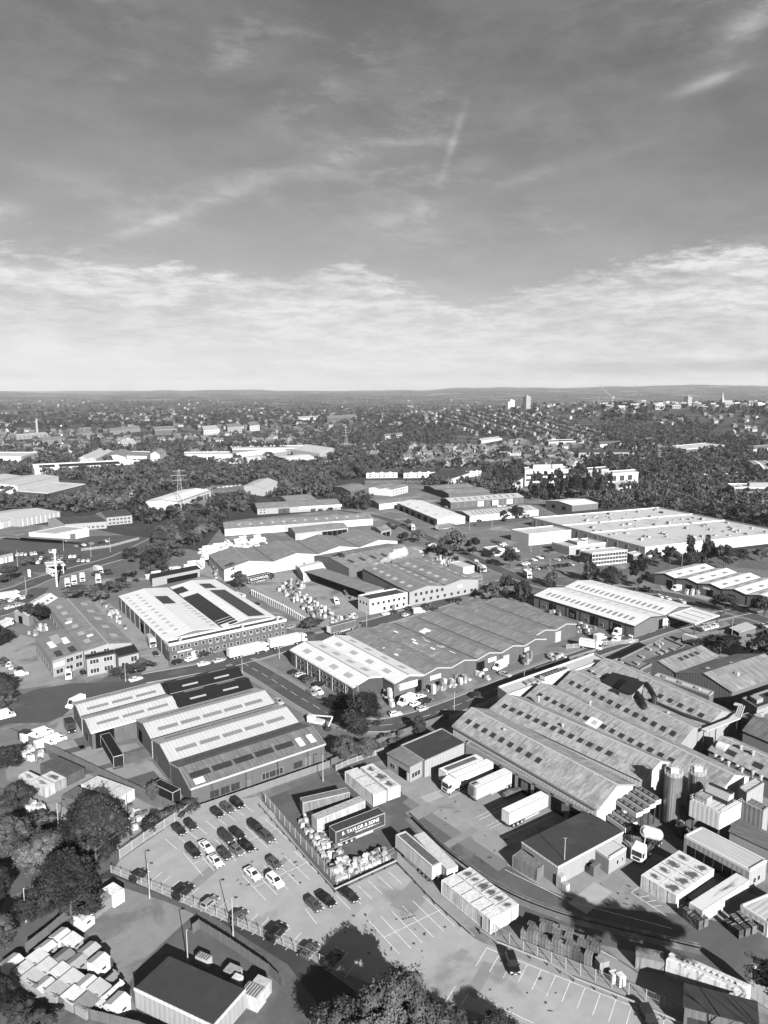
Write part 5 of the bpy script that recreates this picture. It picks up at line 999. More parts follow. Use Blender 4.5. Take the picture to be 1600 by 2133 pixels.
for x, y, a, k, s, w in [(283, 1418, (275, 1420, 292, 1415), 'saloon', .8, 'on the road by the shrub island'), (325, 1366, (320, 1360, 330, 1370), 'hatchback', .03, 'at the corner of the brick offices'), (371, 1382, (362, 1385, 380, 1378), 'suv', .02, 'first before the brick offices'), (398, 1376, (388, 1380, 408, 1373), 'estate', .8, 'second before the brick offices'), (427, 1366, (418, 1368, 437, 1363), 'suv', .02, 'third before the brick offices'), (451, 1359, (442, 1362, 460, 1356), 'hatchback', .2, 'fourth before the brick offices'), (424, 1386, (413, 1388, 434, 1383), 'saloon', .8, 'parked at the kerb opposite the offices'), (456, 1379, (446, 1382, 466, 1376), 'saloon', .5, 'parked at the kerb nearest the lorry'), (175, 1406, (172, 1402, 180, 1408), 'hatchback', .02, 'beside the white van at the pale factory front'),
 (612, 1403, (604, 1407, 622, 1400), 'hatchback', .02, 'first on the forecourt of the white-roofed unit'), (625, 1409, (616, 1412, 634, 1405), 'hatchback', .5, 'second on the forecourt of the white-roofed unit'), (635, 1414, (626, 1417, 645, 1410), 'saloon', .02, 'third on the forecourt of the white-roofed unit'), (643, 1420, (634, 1423, 655, 1415), 'suv', .06, 'fourth on the forecourt of the white-roofed unit'), (665, 1430, (655, 1433, 675, 1427), 'suv', .015, 'fifth on the forecourt of the white-roofed unit'), (650, 1446, (645, 1440, 657, 1450), 'saloon', .3, 'turning on the forecourt of the white-roofed unit'),
 (580, 1465, (573, 1460, 588, 1470), 'saloon', .4, 'beside the pale two-ridge unit roof'), (537, 1262, (530, 1258, 544, 1266), 'hatchback', .02, 'in the alley by the solar hall'), (606, 1309, (600, 1312, 612, 1306), 'suv', .3, 'at the end of the brick offices'), (874, 1455, (866, 1458, 882, 1452), 'saloon', .8, 'upper left of the group by the long white van'), (888, 1464, (880, 1467, 896, 1461), 'suv', .02, 'right of the group by the long white van'), (865, 1470, (857, 1474, 873, 1467), 'hatchback', .8, 'middle of the group by the long white van'), (880, 1480, (872, 1483, 888, 1477), 'hatchback', .5, 'lowest of the group by the long white van'), (824, 1491, (815, 1492, 834, 1489), 'hatchback', .7, 'on the grass verge by the round tree'), (990, 1450, (982, 1454, 998, 1446), 'saloon', .02, 'in shadow at the road edge by the works'), (1006, 1395, (1000, 1390, 1012, 1400), 'suv', .8, 'nosing out of the open workshop door'), (1052, 1408, (1043, 1405, 1060, 1411), 'saloon', .4, 'near the white high-roof van'),
 (844, 1265, (836, 1268, 852, 1262), 'saloon', .8, 'first before the corner office'), (851, 1269, (843, 1272, 858, 1266), 'saloon', .02, 'second before the corner office'), (888, 1263, (880, 1266, 896, 1260), 'saloon', .03, 'beside the works scaffolding end'), (906, 1271, (898, 1274, 914, 1268), 'saloon', .04, 'on the road by the works'), (940, 1253, (932, 1256, 948, 1250), 'suv', .02, 'behind the dark box van'), (820, 1278, (812, 1280, 828, 1276), 'suv', .03, 'at the corner office kerb'), (805, 1281, (797, 1283, 812, 1279), 'saloon', .8, 'at the corner office gate'), (845, 1284, (838, 1287, 852, 1282), 'hatchback', .5, 'at the kerb of the brown roofs'), (1315, 1338, (1308, 1342, 1323, 1335), 'saloon', .8, 'inside the garage fence'), (1060, 1236, (1050, 1238, 1070, 1233), 'suv', .8, 'under the willow trees')]:
    car(x, y, ang(a[:2], a[2:]), k, s, w, 'cars about the estate')
for x, y, w in [(1420, 1256, 'first'), (1390, 1249, 'second'), (1375, 1245, 'third')]: fcar(x, y, .3 + math.pi / 2 * 3, w + ' car parked at the kerb below the trade row', 'cars at the trade row kerb', (.8, .1, .7)[len(w) % 3])
line(1455, 1314, 1485, 1306, 6, H_, 'car sheltering under the loading canopy', 'cars by the canopy'); line(1560, 1312, 1600, 1304, 5, H_, 'car by the cycle-roof shelter', 'cars by the shelter'); line(1130, 1262, 1190, 1282, 9, .9, 'car crowded beside the depot hall', 'cars beside the depot hall'); line(1225, 1290, 1255, 1305, 7, .9, 'scrap car beside the depot hall wall', 'scrap cars by the depot')
# ---------------------------------------------------------------- containers, sheds, goods, fences, barriers, lamps, markings
def soot_mat():
    m = bpy.data.materials.new('sooty_roof_panel'); m.use_nodes = True; T = NT(m.node_tree); gc = T.n('ShaderNodeTexCoord').outputs['Generated']; oi = T.n('ShaderNodeObjectInfo')
    sp = T.n('ShaderNodeSeparateXYZ', i_0=gc); dx = T.m('MULTIPLY', T.m('SUBTRACT', sp.outputs[0], T.m('ADD', .42, T.m('MULTIPLY', oi.outputs['Random'], .2))), 2.3); dy = T.m('MULTIPLY', T.m('SUBTRACT', sp.outputs[1], .5), 2.4)
    r = T.m('SQRT', T.m('ADD', T.m('MULTIPLY', dx, dx), T.m('MULTIPLY', dy, dy))); n = T.noise(T.n('ShaderNodeVectorMath', operation='ADD', i_0=gc, i_1=oi.outputs['Location']).outputs[0], 3.5, 5, .65)
    e = T.m('ADD', r, T.m('ADD', T.m('MULTIPLY', T.m('SUBTRACT', n, .5), 2.2), T.m('MULTIPLY', T.m('SUBTRACT', oi.outputs['Random'], .5), .6))); v = T.ramp(e, .3, 1.0, .07, .5)
    b = T.n('ShaderNodeBsdfPrincipled', i_Roughness=.85); T.put(b.inputs['Base Color'], T.n('ShaderNodeCombineColor', i_0=v, i_1=v, i_2=v)); T.put(T.n('ShaderNodeOutputMaterial').inputs[0], b); MATS['sooty'] = m; return m
SOOT = soot_mat()
def container(A, B, C, z, label, shade=.6, panels=0, stain=False, ends='near', name='container', cat='container'):
    """steel box; A, B, C are roof corners (left, near, right)"""
    a, b, c = P(*A, z), P(*B, z), P(*C, z); u, v = a - b, c - b
    lng, sht = (v, u) if v.length > u.length else (u, v); ctr = b + (u + v) / 2; L, w = lng.length, sht.length / 2; rz = math.atan2(lng.y, lng.x)
    flip = -1 if (lng.x * sht.y - lng.y * sht.x) > 0 else 1
    root = empty(name, (ctr.x, ctr.y, .06), rz, label, cat, 'containers and site boxes')
    mb = MB(); n = max(4, int(L / .55))
    for s in (-1, 1):     # corrugated sides
        for k in range(n):
            x = -L / 2 + L * k / n; mb.hexa([(x + .05, s * w - .06 * s, .1), (x + L / n - .05, s * w - .06 * s, .1), (x + L / n - .05, s * w, .1), (x + .05, s * w, .1)][::s] + [(x + .05, s * w - .06 * s, z - .1), (x + L / n - .05, s * w - .06 * s, z - .1), (x + L / n - .05, s * w, z - .1), (x + .05, s * w, z - .1)][::s])
    mb.box(-L / 2 + .02, L / 2 - .02, -w + .05, w - .05, .05, z - .09, 1)
    painted(part(mb, 'body', [ROUGHP, BRICK], root, shade=shade)); painted(part(MB().box(-L / 2 + .03, L / 2 - .03, -w + .06, w - .06, z - .09, z - .045), 'roof', ROUGHP, root, shade=shade))
    fr = MB()
    for s in (-1, 1):
        fr.box(-L / 2, L / 2, s * w - .06, s * w + .06, z - .12, z + .05); fr.box(-L / 2, L / 2, s * w - .06, s * w + .06, 0, .14)
        for x in (-L / 2, L / 2): fr.box(x - .07, x + .07, s * w - .08, s * w + .08, 0, z + .04)
    for x in (-L / 2, L / 2): fr.box(x - .06, x + .06, -w, w, z - .12, z + .045); fr.box(x - .06, x + .06, -w, w, 0, .14)
    painted(part(fr, 'frame', ROUGHP, root, shade=min(.85, shade * 1.1)))
    for x in (-1, 1):
        for s in (-1, 1): painted(part(MB().box(x * L / 2 - .05, x * L / 2 + .05 + .03 * x, s * w / 2 - w * .44, s * w / 2 + w * .44, .18, z - .18), 'door', ROUGHP, root, shade=shade))
    for k in range(panels):
        x0, x1 = -L / 2 + L * k / panels, -L / 2 + L * (k + 1) / panels
        if k: part(MB().box(x0 - .07, x0 + .07, -w + .15, w - .15, z - .04, z + .035), 'roof_seam', DARK, root)
        r = part(MB().box(x0 + .09, x1 - .09, -w + .1, w - .1, z - .04, z + .02 + .01 * (k % 2)), 'roof_panel', SOOT if stain else BOXP, root, shade=shade)
    return root
for A, B, C, z, lb, sh, pn, st in [
 ((1336, 1824), (1371, 1843), (1449, 1790), 2.8, 'left of two stain-roofed white containers by the long shed', .72, 4, True), ((1372, 1845), (1409, 1866), (1487, 1811), 2.8, 'right of two stain-roofed white containers by the long shed', .72, 4, True),
 ((1436, 1882), (1464, 1898), (1561, 1834), 2.6, 'dirty white container in front of the long shed', .6, 1, True), ((920, 1834), (1021, 1916), (1050, 1901), 2.9, 'outer long white container with panelled roof along the works fence', .75, 5, False), ((952, 1820), (1051, 1899), (1080, 1885), 2.9, 'inner long white container with sooty roof panels', .75, 6, True),
 ((721, 1609), (780, 1658), (802, 1646), 2.9, 'pale container at the top of the trailer yard, left one', .68, 3, False), ((752, 1599), (808, 1645), (833, 1636), 2.9, 'pale container at the top of the trailer yard, right one', .7, 3, True),
 ((39, 1615), (94, 1641), (113, 1632), 2.6, 'pale rusty container nearest the left trees', .5, 2, True), ((85, 1592), (140, 1618), (174, 1600), 2.6, 'dark wide double container by the timber fence', .1, 3, False), ((83, 1616), (113, 1630), (139, 1621), 2.5, 'short grey container between two larger ones', .32, 1, True), ((136, 1660), (236, 1692), (252, 1668), 2.6, 'dark mid-yard container half hidden by the conifer', .14, 3, False), ((176, 1636), (253, 1665), (273, 1643), 2.6, 'long white container by the timber fence', .62, 3, False),
 ((1069, 1784), (1120, 1812), (1136, 1797), 2.6, 'brown site cabin with vents beside the dark flat roof', .2, 0, False), ((218, 1853), (240, 1867), (254, 1851), 2.6, 'white cube cabin by the car park fence', .8, 1, False),
 ((622, 1330 - 8), (628, 1335 - 8), (655, 1320), 2.6, 'dark container beside the road junction hedge', .06, 0, False), ((240, 1610 - 80), (255, 1524), (262, 1521), 0.4, 'low pallet platform in the unit yard', .3, 0, False), ((42, 1525), (60, 1530), (64, 1523), 2.4, 'dark caged skip beside the four white vans', .05, 0, False)]:
    container(A, B, C, z, lb, sh, pn, st)

# ---- garden shed display
SHED_A = R(62)
def shed(x, y, label, L=2.55, W=2.55, h=1.6, rise=.36, shade=.28, roof=.55, style='gable'):
    z = h + rise * .5; p = P(x, y, z); r = empty('garden_shed', (p.x, p.y, .04), SHED_A, label, 'shed', 'garden sheds on display')
    w = W / 2; l = L / 2
    pr = [(-w, 0), (w, 0), (w, h), (0, h + rise), (-w, h)] if style == 'gable' else [(-w, 0), (w, 0), (w, h + rise), (-w, h)]
    mb = MB(); n = len(pr)
    mb.poly([(-l, -a, b) for a, b in pr][::1]); mb.poly([(l, a, b) for a, b in pr])
    mb.poly([(-l, -w, 0), (l, -w, 0), (l, -w, h), (-l, -w, h)]); mb.poly([(l, w, 0), (-l, w, 0), (-l, w, pr[2][1]), (l, w, pr[2][1])])
    part(mb, 'wall', TIMB, r, shade=shade)
    if style == 'gable':
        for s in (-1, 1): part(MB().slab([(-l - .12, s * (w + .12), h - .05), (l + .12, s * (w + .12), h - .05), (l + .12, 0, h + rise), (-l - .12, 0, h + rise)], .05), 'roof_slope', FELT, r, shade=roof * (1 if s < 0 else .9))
    else: part(MB().slab([(-l - .12, -w - .12, h - .03), (l + .12, -w - .12, h - .03), (l + .12, w + .12, h + rise + .03), (-l - .12, w + .12, h + rise + .03)], .05), 'roof', FELT, r, shade=roof)
    part(MB().box(l - .01, l + .04, -.4, .4, .1, 1.75), 'door', TIMB, r, shade=shade * 1.15)
    if L > 2.3: part(MB().box(-.4, .4, -w - .035, -w + .01, 1.05, 1.45), 'window', PANE, r)
    return r
FELT = paint_mat('shed_felt', .9, .1, .3)
TIMB = paint_mat('shed_timber', .8, .15, .2)
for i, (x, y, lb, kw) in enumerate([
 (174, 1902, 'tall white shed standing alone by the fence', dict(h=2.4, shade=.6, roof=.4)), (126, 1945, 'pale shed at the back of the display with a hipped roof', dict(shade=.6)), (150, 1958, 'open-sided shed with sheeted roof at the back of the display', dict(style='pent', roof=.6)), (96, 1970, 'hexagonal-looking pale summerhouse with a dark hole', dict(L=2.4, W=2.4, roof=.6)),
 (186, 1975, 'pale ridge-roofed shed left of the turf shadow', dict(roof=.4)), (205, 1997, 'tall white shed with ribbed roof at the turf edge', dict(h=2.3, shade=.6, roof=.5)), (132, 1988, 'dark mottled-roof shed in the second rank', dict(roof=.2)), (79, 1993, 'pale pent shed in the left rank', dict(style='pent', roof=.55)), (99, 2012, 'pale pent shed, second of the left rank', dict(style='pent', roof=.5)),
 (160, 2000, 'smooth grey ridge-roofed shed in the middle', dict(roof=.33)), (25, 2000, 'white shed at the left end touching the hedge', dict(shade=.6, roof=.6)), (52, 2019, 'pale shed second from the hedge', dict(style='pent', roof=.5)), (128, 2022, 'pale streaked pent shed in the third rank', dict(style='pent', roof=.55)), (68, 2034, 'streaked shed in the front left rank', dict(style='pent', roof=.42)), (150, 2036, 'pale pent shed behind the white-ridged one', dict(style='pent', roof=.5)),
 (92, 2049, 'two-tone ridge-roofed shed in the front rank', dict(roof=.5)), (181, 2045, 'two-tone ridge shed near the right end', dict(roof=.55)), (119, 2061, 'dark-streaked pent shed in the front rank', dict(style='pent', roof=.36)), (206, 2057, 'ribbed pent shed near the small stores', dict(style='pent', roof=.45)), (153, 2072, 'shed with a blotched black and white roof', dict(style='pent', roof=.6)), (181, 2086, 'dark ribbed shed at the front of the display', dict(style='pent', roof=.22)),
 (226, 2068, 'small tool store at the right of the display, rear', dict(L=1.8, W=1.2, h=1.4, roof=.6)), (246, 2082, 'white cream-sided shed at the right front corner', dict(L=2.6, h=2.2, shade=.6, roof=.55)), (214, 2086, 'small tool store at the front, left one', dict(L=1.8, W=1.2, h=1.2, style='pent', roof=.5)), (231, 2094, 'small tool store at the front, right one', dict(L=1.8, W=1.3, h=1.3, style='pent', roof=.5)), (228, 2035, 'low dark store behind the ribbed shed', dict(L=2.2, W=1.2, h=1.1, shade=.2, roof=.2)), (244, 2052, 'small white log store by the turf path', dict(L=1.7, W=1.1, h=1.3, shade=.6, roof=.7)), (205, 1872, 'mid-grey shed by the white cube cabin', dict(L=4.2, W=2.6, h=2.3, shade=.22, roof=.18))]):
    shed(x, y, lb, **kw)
def site_box(x, y, L, W, h, rz, label, shade=.5, ribs=True, name='generator_cabinet', cat='cabinet'):
    r = empty(name, P(x, y) + V((0, 0, .04)), rz, label, cat); part(MB().box(-L / 2, L / 2, -W / 2, W / 2, .1, h), 'casing', BOXP, r, shade=shade)
    if ribs:
        for k in range(int(L / .5)): x_ = -L / 2 + .25 + k * .5; part(MB().box(x_ - .12, x_ + .12, -W / 2 + .1, W / 2 - .1, h, h + .05), 'louvre', MGREY, r)
    part(MB().box(-L / 2 - .05, L / 2 + .05, -W / 2 - .05, W / 2 + .05, 0, .12), 'plinth', CONC, r); return r
HB = ang((280, 2059), (444, 2137))
site_box(528, 2092, 3.2, 2.4, 2.6, HB, 'ribbed pale plant cabinet behind the hut at the bottom', .55); site_box(545, 2072, 2.6, 2.0, 2.4, HB, 'pale plant cabinet with round top behind the hut', .5, False); site_box(425, 2008, 2.6, 1.3, 1.5, HB, 'small pale condenser cabinet by the hut fence', .45); site_box(486, 2034, 2.6, 1.8, 1.4, HB, 'low grey cabinet in the fenced pen by the hut', .35, False); site_box(495, 2058, 1.5, 1.3, 2.0, HB, 'white meter cabinet beside the hut corner', .7, False)

# ---- bags, packs and pallets
def lump(sx, sy, sz, seed, sub=2, j=.06):
    r = random.Random(seed); n = 4; mb = MB(); idx = {}
    def vtx(i, k, m):
        key = (i, k, m)
        if key not in idx:
            f = [(2 * t / n - 1) for t in key]; q = V(f); l = max(abs(t) for t in f); q = q.lerp(q.normalized() * l * 1.15, .25)
            idx[key] = len(mb.v); mb.v.append(((q.x + r.uniform(-j, j)) * sx / 2, (q.y + r.uniform(-j, j)) * sy / 2, max(0, (q.z + 1) * sz / 2 + r.uniform(-j, j) * sz * .5)))
        return idx[key]
    for a in range(n):
        for b in range(n):
            for e in (0, n):
                for f in (lambda p, q: (p, q, e), lambda p, q: (p, e, q), lambda p, q: (e, p, q)):
                    mb.f.append((vtx(*f(a, b)), vtx(*f(a + 1, b)), vtx(*f(a + 1, b + 1)), vtx(*f(a, b + 1)))); mb.k.append(0)
    me = mb.mesh('bag', BAGM); PAINTED.add(me.name)
    import bmesh
    bm = bmesh.new(); bm.from_mesh(me); bmesh.ops.recalc_face_normals(bm, faces=bm.faces); bm.to_mesh(me); bm.free(); return me
BAGM = paint_mat('woven_bag', .8, .15, .3)
BAGS = [lump(.86, .86, .85, k) for k in range(5)]
p0, p1, p2 = P(618, 1712), P(704, 1838), P(818, 1790)
for a, b, n, wd, lb in ((p0, p1, 25, 5, 'white bulk bag heaped along the fence above the steel barrier'), (p1, p2, 17, 4, 'white bulk bag in the short arm of the heap by the works fence')):
    d = (b - a); s = V((-d.y, d.x, 0)).normalized(); ln = d.length
    for i in range(n):
        for k in range(wd):
            q = a + d * (i / n) + s * (k * .95 + .5) + V((rng.uniform(-.2, .2), rng.uniform(-.2, .2), 0))
            for lv in range(2 if rng.random() < .45 and 0 < k < wd - 1 else 1):
                if rng.random() < .06: continue
                o = obj('bulk_bag', rng.choice(BAGS), None, (q.x, q.y, .05 + lv * .75), rng.random() * 3, rng.choice((.5, .62, .7, .4, .3, .15))); o.scale = (rng.uniform(.9, 1.2), rng.uniform(.9, 1.2), rng.uniform(.8, 1.15)); tag(o, lb, 'bulk bag', 'bulk bags in the trailer yard: ' + ('long arm' if wd == 5 else 'short arm'))
def pack_mesh(sx, sy, sz, name='pack', slats=6):
    mb = MB()
    for x in (-sx / 2, -.06, sx / 2 - .12): mb.box(x, x + .12, -sy / 2, sy / 2, 0, .1, 1)
    for k in range(slats):
        z0, z1 = .1 + (sz - .1) * k / slats, .1 + (sz - .1) * (k + 1) / slats - .025; e = .03 * (k % 2); mb.box(-sx / 2 + e, sx / 2 - e, -sy / 2 + e, sy / 2 - e, z0, z1)
    me = mb.mesh(name, [BAGM, WOOD]); PAINTED.add(me.name); return me
PK = [pack_mesh(1.2, 1.0, 1.1), pack_mesh(1.2, 1.0, .7, slats=4), pack_mesh(1.2, 1.2, 1.6, slats=8)]; TP = [pack_mesh(4.8, 1.2, 1.1, 'timber_pack', 3), pack_mesh(3.6, 1.2, .9, 'timber_pack', 3)]
PQ = {}
def packs(poly, n, meshes, name, lb, grp, a0, shades, lev=2, cat='pallet'):
    """goods in loose rows inside a ground quad poly (4 photo points)"""
    q = [P(*p) for p in poly]; m = max(1, int(math.sqrt(n)))
    done = 0
    for i in range(n):
        s, t = rng.random(), rng.random(); s = (int(s * 9) + .5) / 9 + rng.uniform(-.03, .03)
        p = q[0].lerp(q[1], s).lerp(q[3].lerp(q[2], s), t); z = .06
        for l in range(rng.randint(1, lev)):
            me = rng.choice(meshes); PQ.setdefault(name, []).append((math.hypot(p.x, p.y), me, (p.x, p.y, z), a0 + rng.uniform(-.06, .06) + (math.pi / 2 if rng.random() < .15 else 0), rng.choice(shades), lb, cat, grp)); z += max(v.co.z for v in me.vertices) + .005
AG = ang((881, 1406), (1137, 1331))
packs([(575, 1228), (610, 1222), (700, 1285), (655, 1290)], 105, PK, 'goods_pallet', 'wrapped pallet of goods in the middle of the builders yard', 'pallets in the builders yard', A_R, (.2, .35, .5, .12, .6), 2)
packs([(590, 1218), (630, 1210), (640, 1228), (600, 1235)], 26, PK, 'goods_pallet', 'wrapped pallet near the ROCKWOOL lorry', 'pallets by the ROCKWOOL lorry', A_R, (.3, .5, .65, .2), 2)
packs([(690, 1290), (740, 1278), (745, 1290), (690, 1304)], 22, PK, 'goods_pallet', 'pallet of goods by the builders yard exit', 'pallets by the yard exit', A_R, (.4, .6, .7, .2), 1)
packs([(500, 1196), (575, 1180), (580, 1187), (510, 1204)], 26, PK, 'goods_pallet', 'pale pallet below the white gables behind the ROCKWOOL lorry', 'pallets below the white gables', A_R, (.6, .7, .5), 2)
packs([(885, 1440), (975, 1412), (982, 1420), (900, 1448)], 40, PK, 'goods_pallet', 'stacked pallet along the front of the brown workshop bay', 'pallets along the brown workshop bay', AG, (.3, .45, .6, .2), 2)
packs([(980, 1402), (1010, 1410), (1020, 1418), (988, 1405)], 12, PK, 'goods_pallet', 'pallet beside the open workshop door', 'pallets by the open workshop door', AG, (.4, .6, .7), 1)
packs([(1085, 1378), (1105, 1372), (1112, 1380), (1090, 1388)], 10, PK, 'goods_pallet', 'pallet in the yard by the roller door', 'pallets by the roller door', AG, (.2, .3), 2)
packs([(1135, 1370), (1165, 1360), (1180, 1372), (1150, 1380)], 14, PK, 'goods_pallet', 'pallet beside the low wall of the brown row', 'pallets by the low wall', AG, (.3, .5), 1)
packs([(1425, 1228), (1455, 1232), (1458, 1240), (1430, 1240)], 14, PK, 'goods_pallet', 'tall pale pallet at the trade row doors', 'pallets at the trade row', AG, (.5, .65), 2)
packs([(800, 1440), (825, 1450), (820, 1475), (798, 1462)], 14, PK, 'goods_pallet', 'pallet at the side of the white-roofed units', 'pallets by the white-roofed units', AG, (.4, .6, .2), 2)
packs([(405, 1148), (540, 1118), (560, 1132), (420, 1168)], 70, TP, 'timber_pack', 'white-wrapped timber pack stacked in the timber yard', 'timber packs', A_R, (.75, .7, .6, .78), 3, 'timber')
packs([(300, 1205), (420, 1172), (425, 1185), (310, 1215)], 34, TP, 'timber_pack', 'long timber pack in the racks behind the solar hall', 'timber packs behind the solar hall', A_R, (.6, .7, .5), 3, 'timber')
packs([(205, 1250), (245, 1275), (270, 1320), (225, 1280)], 34, PK, 'scrap_crate', 'crate of scrap beside the solar hall wall', 'crates by the solar hall', A_R, (.2, .4, .6, .1), 1, 'crate')
packs([(55, 1315), (100, 1302), (108, 1320), (62, 1330)], 16, PK, 'scrap_crate', 'crate stacked behind the patched annex', 'crates behind the annex', A_R, (.4, .6, .2), 2, 'crate')
packs([(190, 1660), (310, 1700), (280, 1735), (250, 1720)], 64, PK, 'scrap_crate', 'scrap crate in the junk yard by the conifer', 'crates in the junk yard', A_R, (.15, .3, .5, .65), 1, 'crate')
packs([(45, 1560), (95, 1570), (92, 1590), (30, 1580)], 40, PK, 'scrap_crate', 'scrap crate by the left timber fence', 'crates by the left fence', A_R, (.15, .3, .5, .65), 1, 'crate')
packs([(50, 1672), (90, 1690), (100, 1712), (60, 1690)], 34, PK, 'scrap_crate', 'pale crate dumped among the left trees', 'crates among the left trees', A_R, (.5, .7, .65), 1, 'crate')
packs([(1235, 1790), (1258, 1806), (1235, 1830), (1212, 1815)], 10, PK, 'steel_cage', 'steel cage outside the white annex', 'cages by the white annex', AG, (.08, .15), 2, 'cage')
# stacks of empty pallets, each stack one thing with its pallets as parts
def pal_mesh():
    mb = MB()
    for x in (-.55, 0, .55): mb.box(x - .05, x + .05, -.5, .5, 0, .1)
    for y in (-.45, -.15, .15, .45): mb.box(-.6, .6, y - .06, y + .06, .1, .13)
    me = mb.mesh('pallet', BAGM); return me
PAL = pal_mesh()
def pallet_stack(p, a, n, label, grp):
    r = empty('pallet_stack', p, a, label, 'pallets', grp); s0 = rng.uniform(.08, .24)
    for k in range(n): o = obj('pallet', PAL, r, (rng.uniform(-.03, .03), rng.uniform(-.03, .03), .145 * k), rng.uniform(-.02, .02), s0 * rng.uniform(.8, 1.25))
def stacks(A, B, C, nx, ny, lo, hi, lb, grp):
    a, b, c = P(*A), P(*B), P(*C); u, v = b - a, c - a; rz = math.atan2(u.y, u.x)
    for i in range(nx):
        for j in range(ny):
            p = a + u * ((i + .5) / nx) + v * ((j + .5) / ny); pallet_stack((p.x, p.y, .06), rz, rng.randint(lo, hi), lb, grp)
stacks((1080, 1962), (1226, 2022), (1106, 1935), 11, 2, 14, 19, 'tall stack of empty pallets along the right-hand works fence', 'pallet stacks along the works fence')
stacks((1112, 1950), (1240, 1995), (1135, 1930), 9, 1, 12, 16, 'stack of empty pallets behind the tall fence stacks', 'pallet stacks behind the fence stacks')
stacks((1412, 1908), (1452, 1940), (1435, 1895), 5, 2, 11, 15, 'stack of empty pallets by the dirty white container', 'pallet stacks by the dirty container')
stacks((1504, 1930), (1535, 1958), (1545, 1915), 4, 3, 8, 13, 'stack of empty pallets by the small white shed', 'pallet stacks by the small shed')
stacks((1048, 1660), (1092, 1642), (1052, 1668), 6, 1, 8, 10, 'stack of crates under the dock lean-to between trailers', 'crate stacks at the docks')
# IBC bins in two rows
BIN = MB().box(-.6, .6, -.5, .5, .16, 1.15).box(-.58, .58, -.48, .48, 1.22, 2.2).frus((-.56, .56, -.46, .46, 2.2), (-.4, .4, -.3, .3, 2.38)).box(-.62, .62, -.52, .52, 0, .14).mesh('bin', WHITE)
a, b = P(1398, 2030), P(1545, 2098); u = b - a; s = V((-u.y, u.x, 0)).normalized()
for i in range(13):
    for j in range(2):
        p = a + u * (i / 12) + s * j * 1.35; o = obj('liquid_bin', BIN, None, (p.x, p.y, .06), math.atan2(u.y, u.x)); o.scale = (1.35, 1.25, 1.3); tag(o, '%s white bin from the left in the %s row by the ribbed store' % (ORD[i], 'front' if j == 0 else 'back'), 'bin', 'white bins in two rows')
site_box(1352, 2012, 4.5, 2.6, 2.2, ang((1340, 2020), (1385, 2030)), 'wedge-shaped netted skip beside the white bins', .25, False, 'skip', 'skip'); site_box(1253, 2022, 1.8, 1.5, 2.2, .3, 'tall mid-grey cabinet by the works fence', .3, False); site_box(1278, 2045, 1.2, 1.2, 1.7, .3, 'white drum cabinet by the works fence, left', .75, False); site_box(1292, 2052, 1.2, 1.2, 1.9, .3, 'white drum cabinet by the works fence, right', .75, False)
site_box(1168, 1848, 1.4, 1.2, 2.6, AG, 'tall pale locker at the corner of the dark flat roof', .5, False); site_box(1178, 1856, 1.2, 1.0, 1.6, AG, 'short pale locker at the corner of the dark flat roof', .45, False); site_box(1590, 2090, 1.2, 4, 5, AG, 'ribbed white cabinet at the right bottom edge', .75, False)
hall('shelter', 'pale-roofed cycle shelter in the far right car park', (1520, 1308), (1540, 1318), (1575, 1306), 2.6, roof=ROOF_LIGHT, wall=MGREY, mono=.0011, open_f=True, cat='shelter')
# low trailers and skips in the works
site_box(1462, 1862, 9, 2.2, 1.1, ang((1440, 1878), (1512, 1830)), 'low dark flatbed with rusty deck between containers', .13, False, 'flatbed', 'trailer')

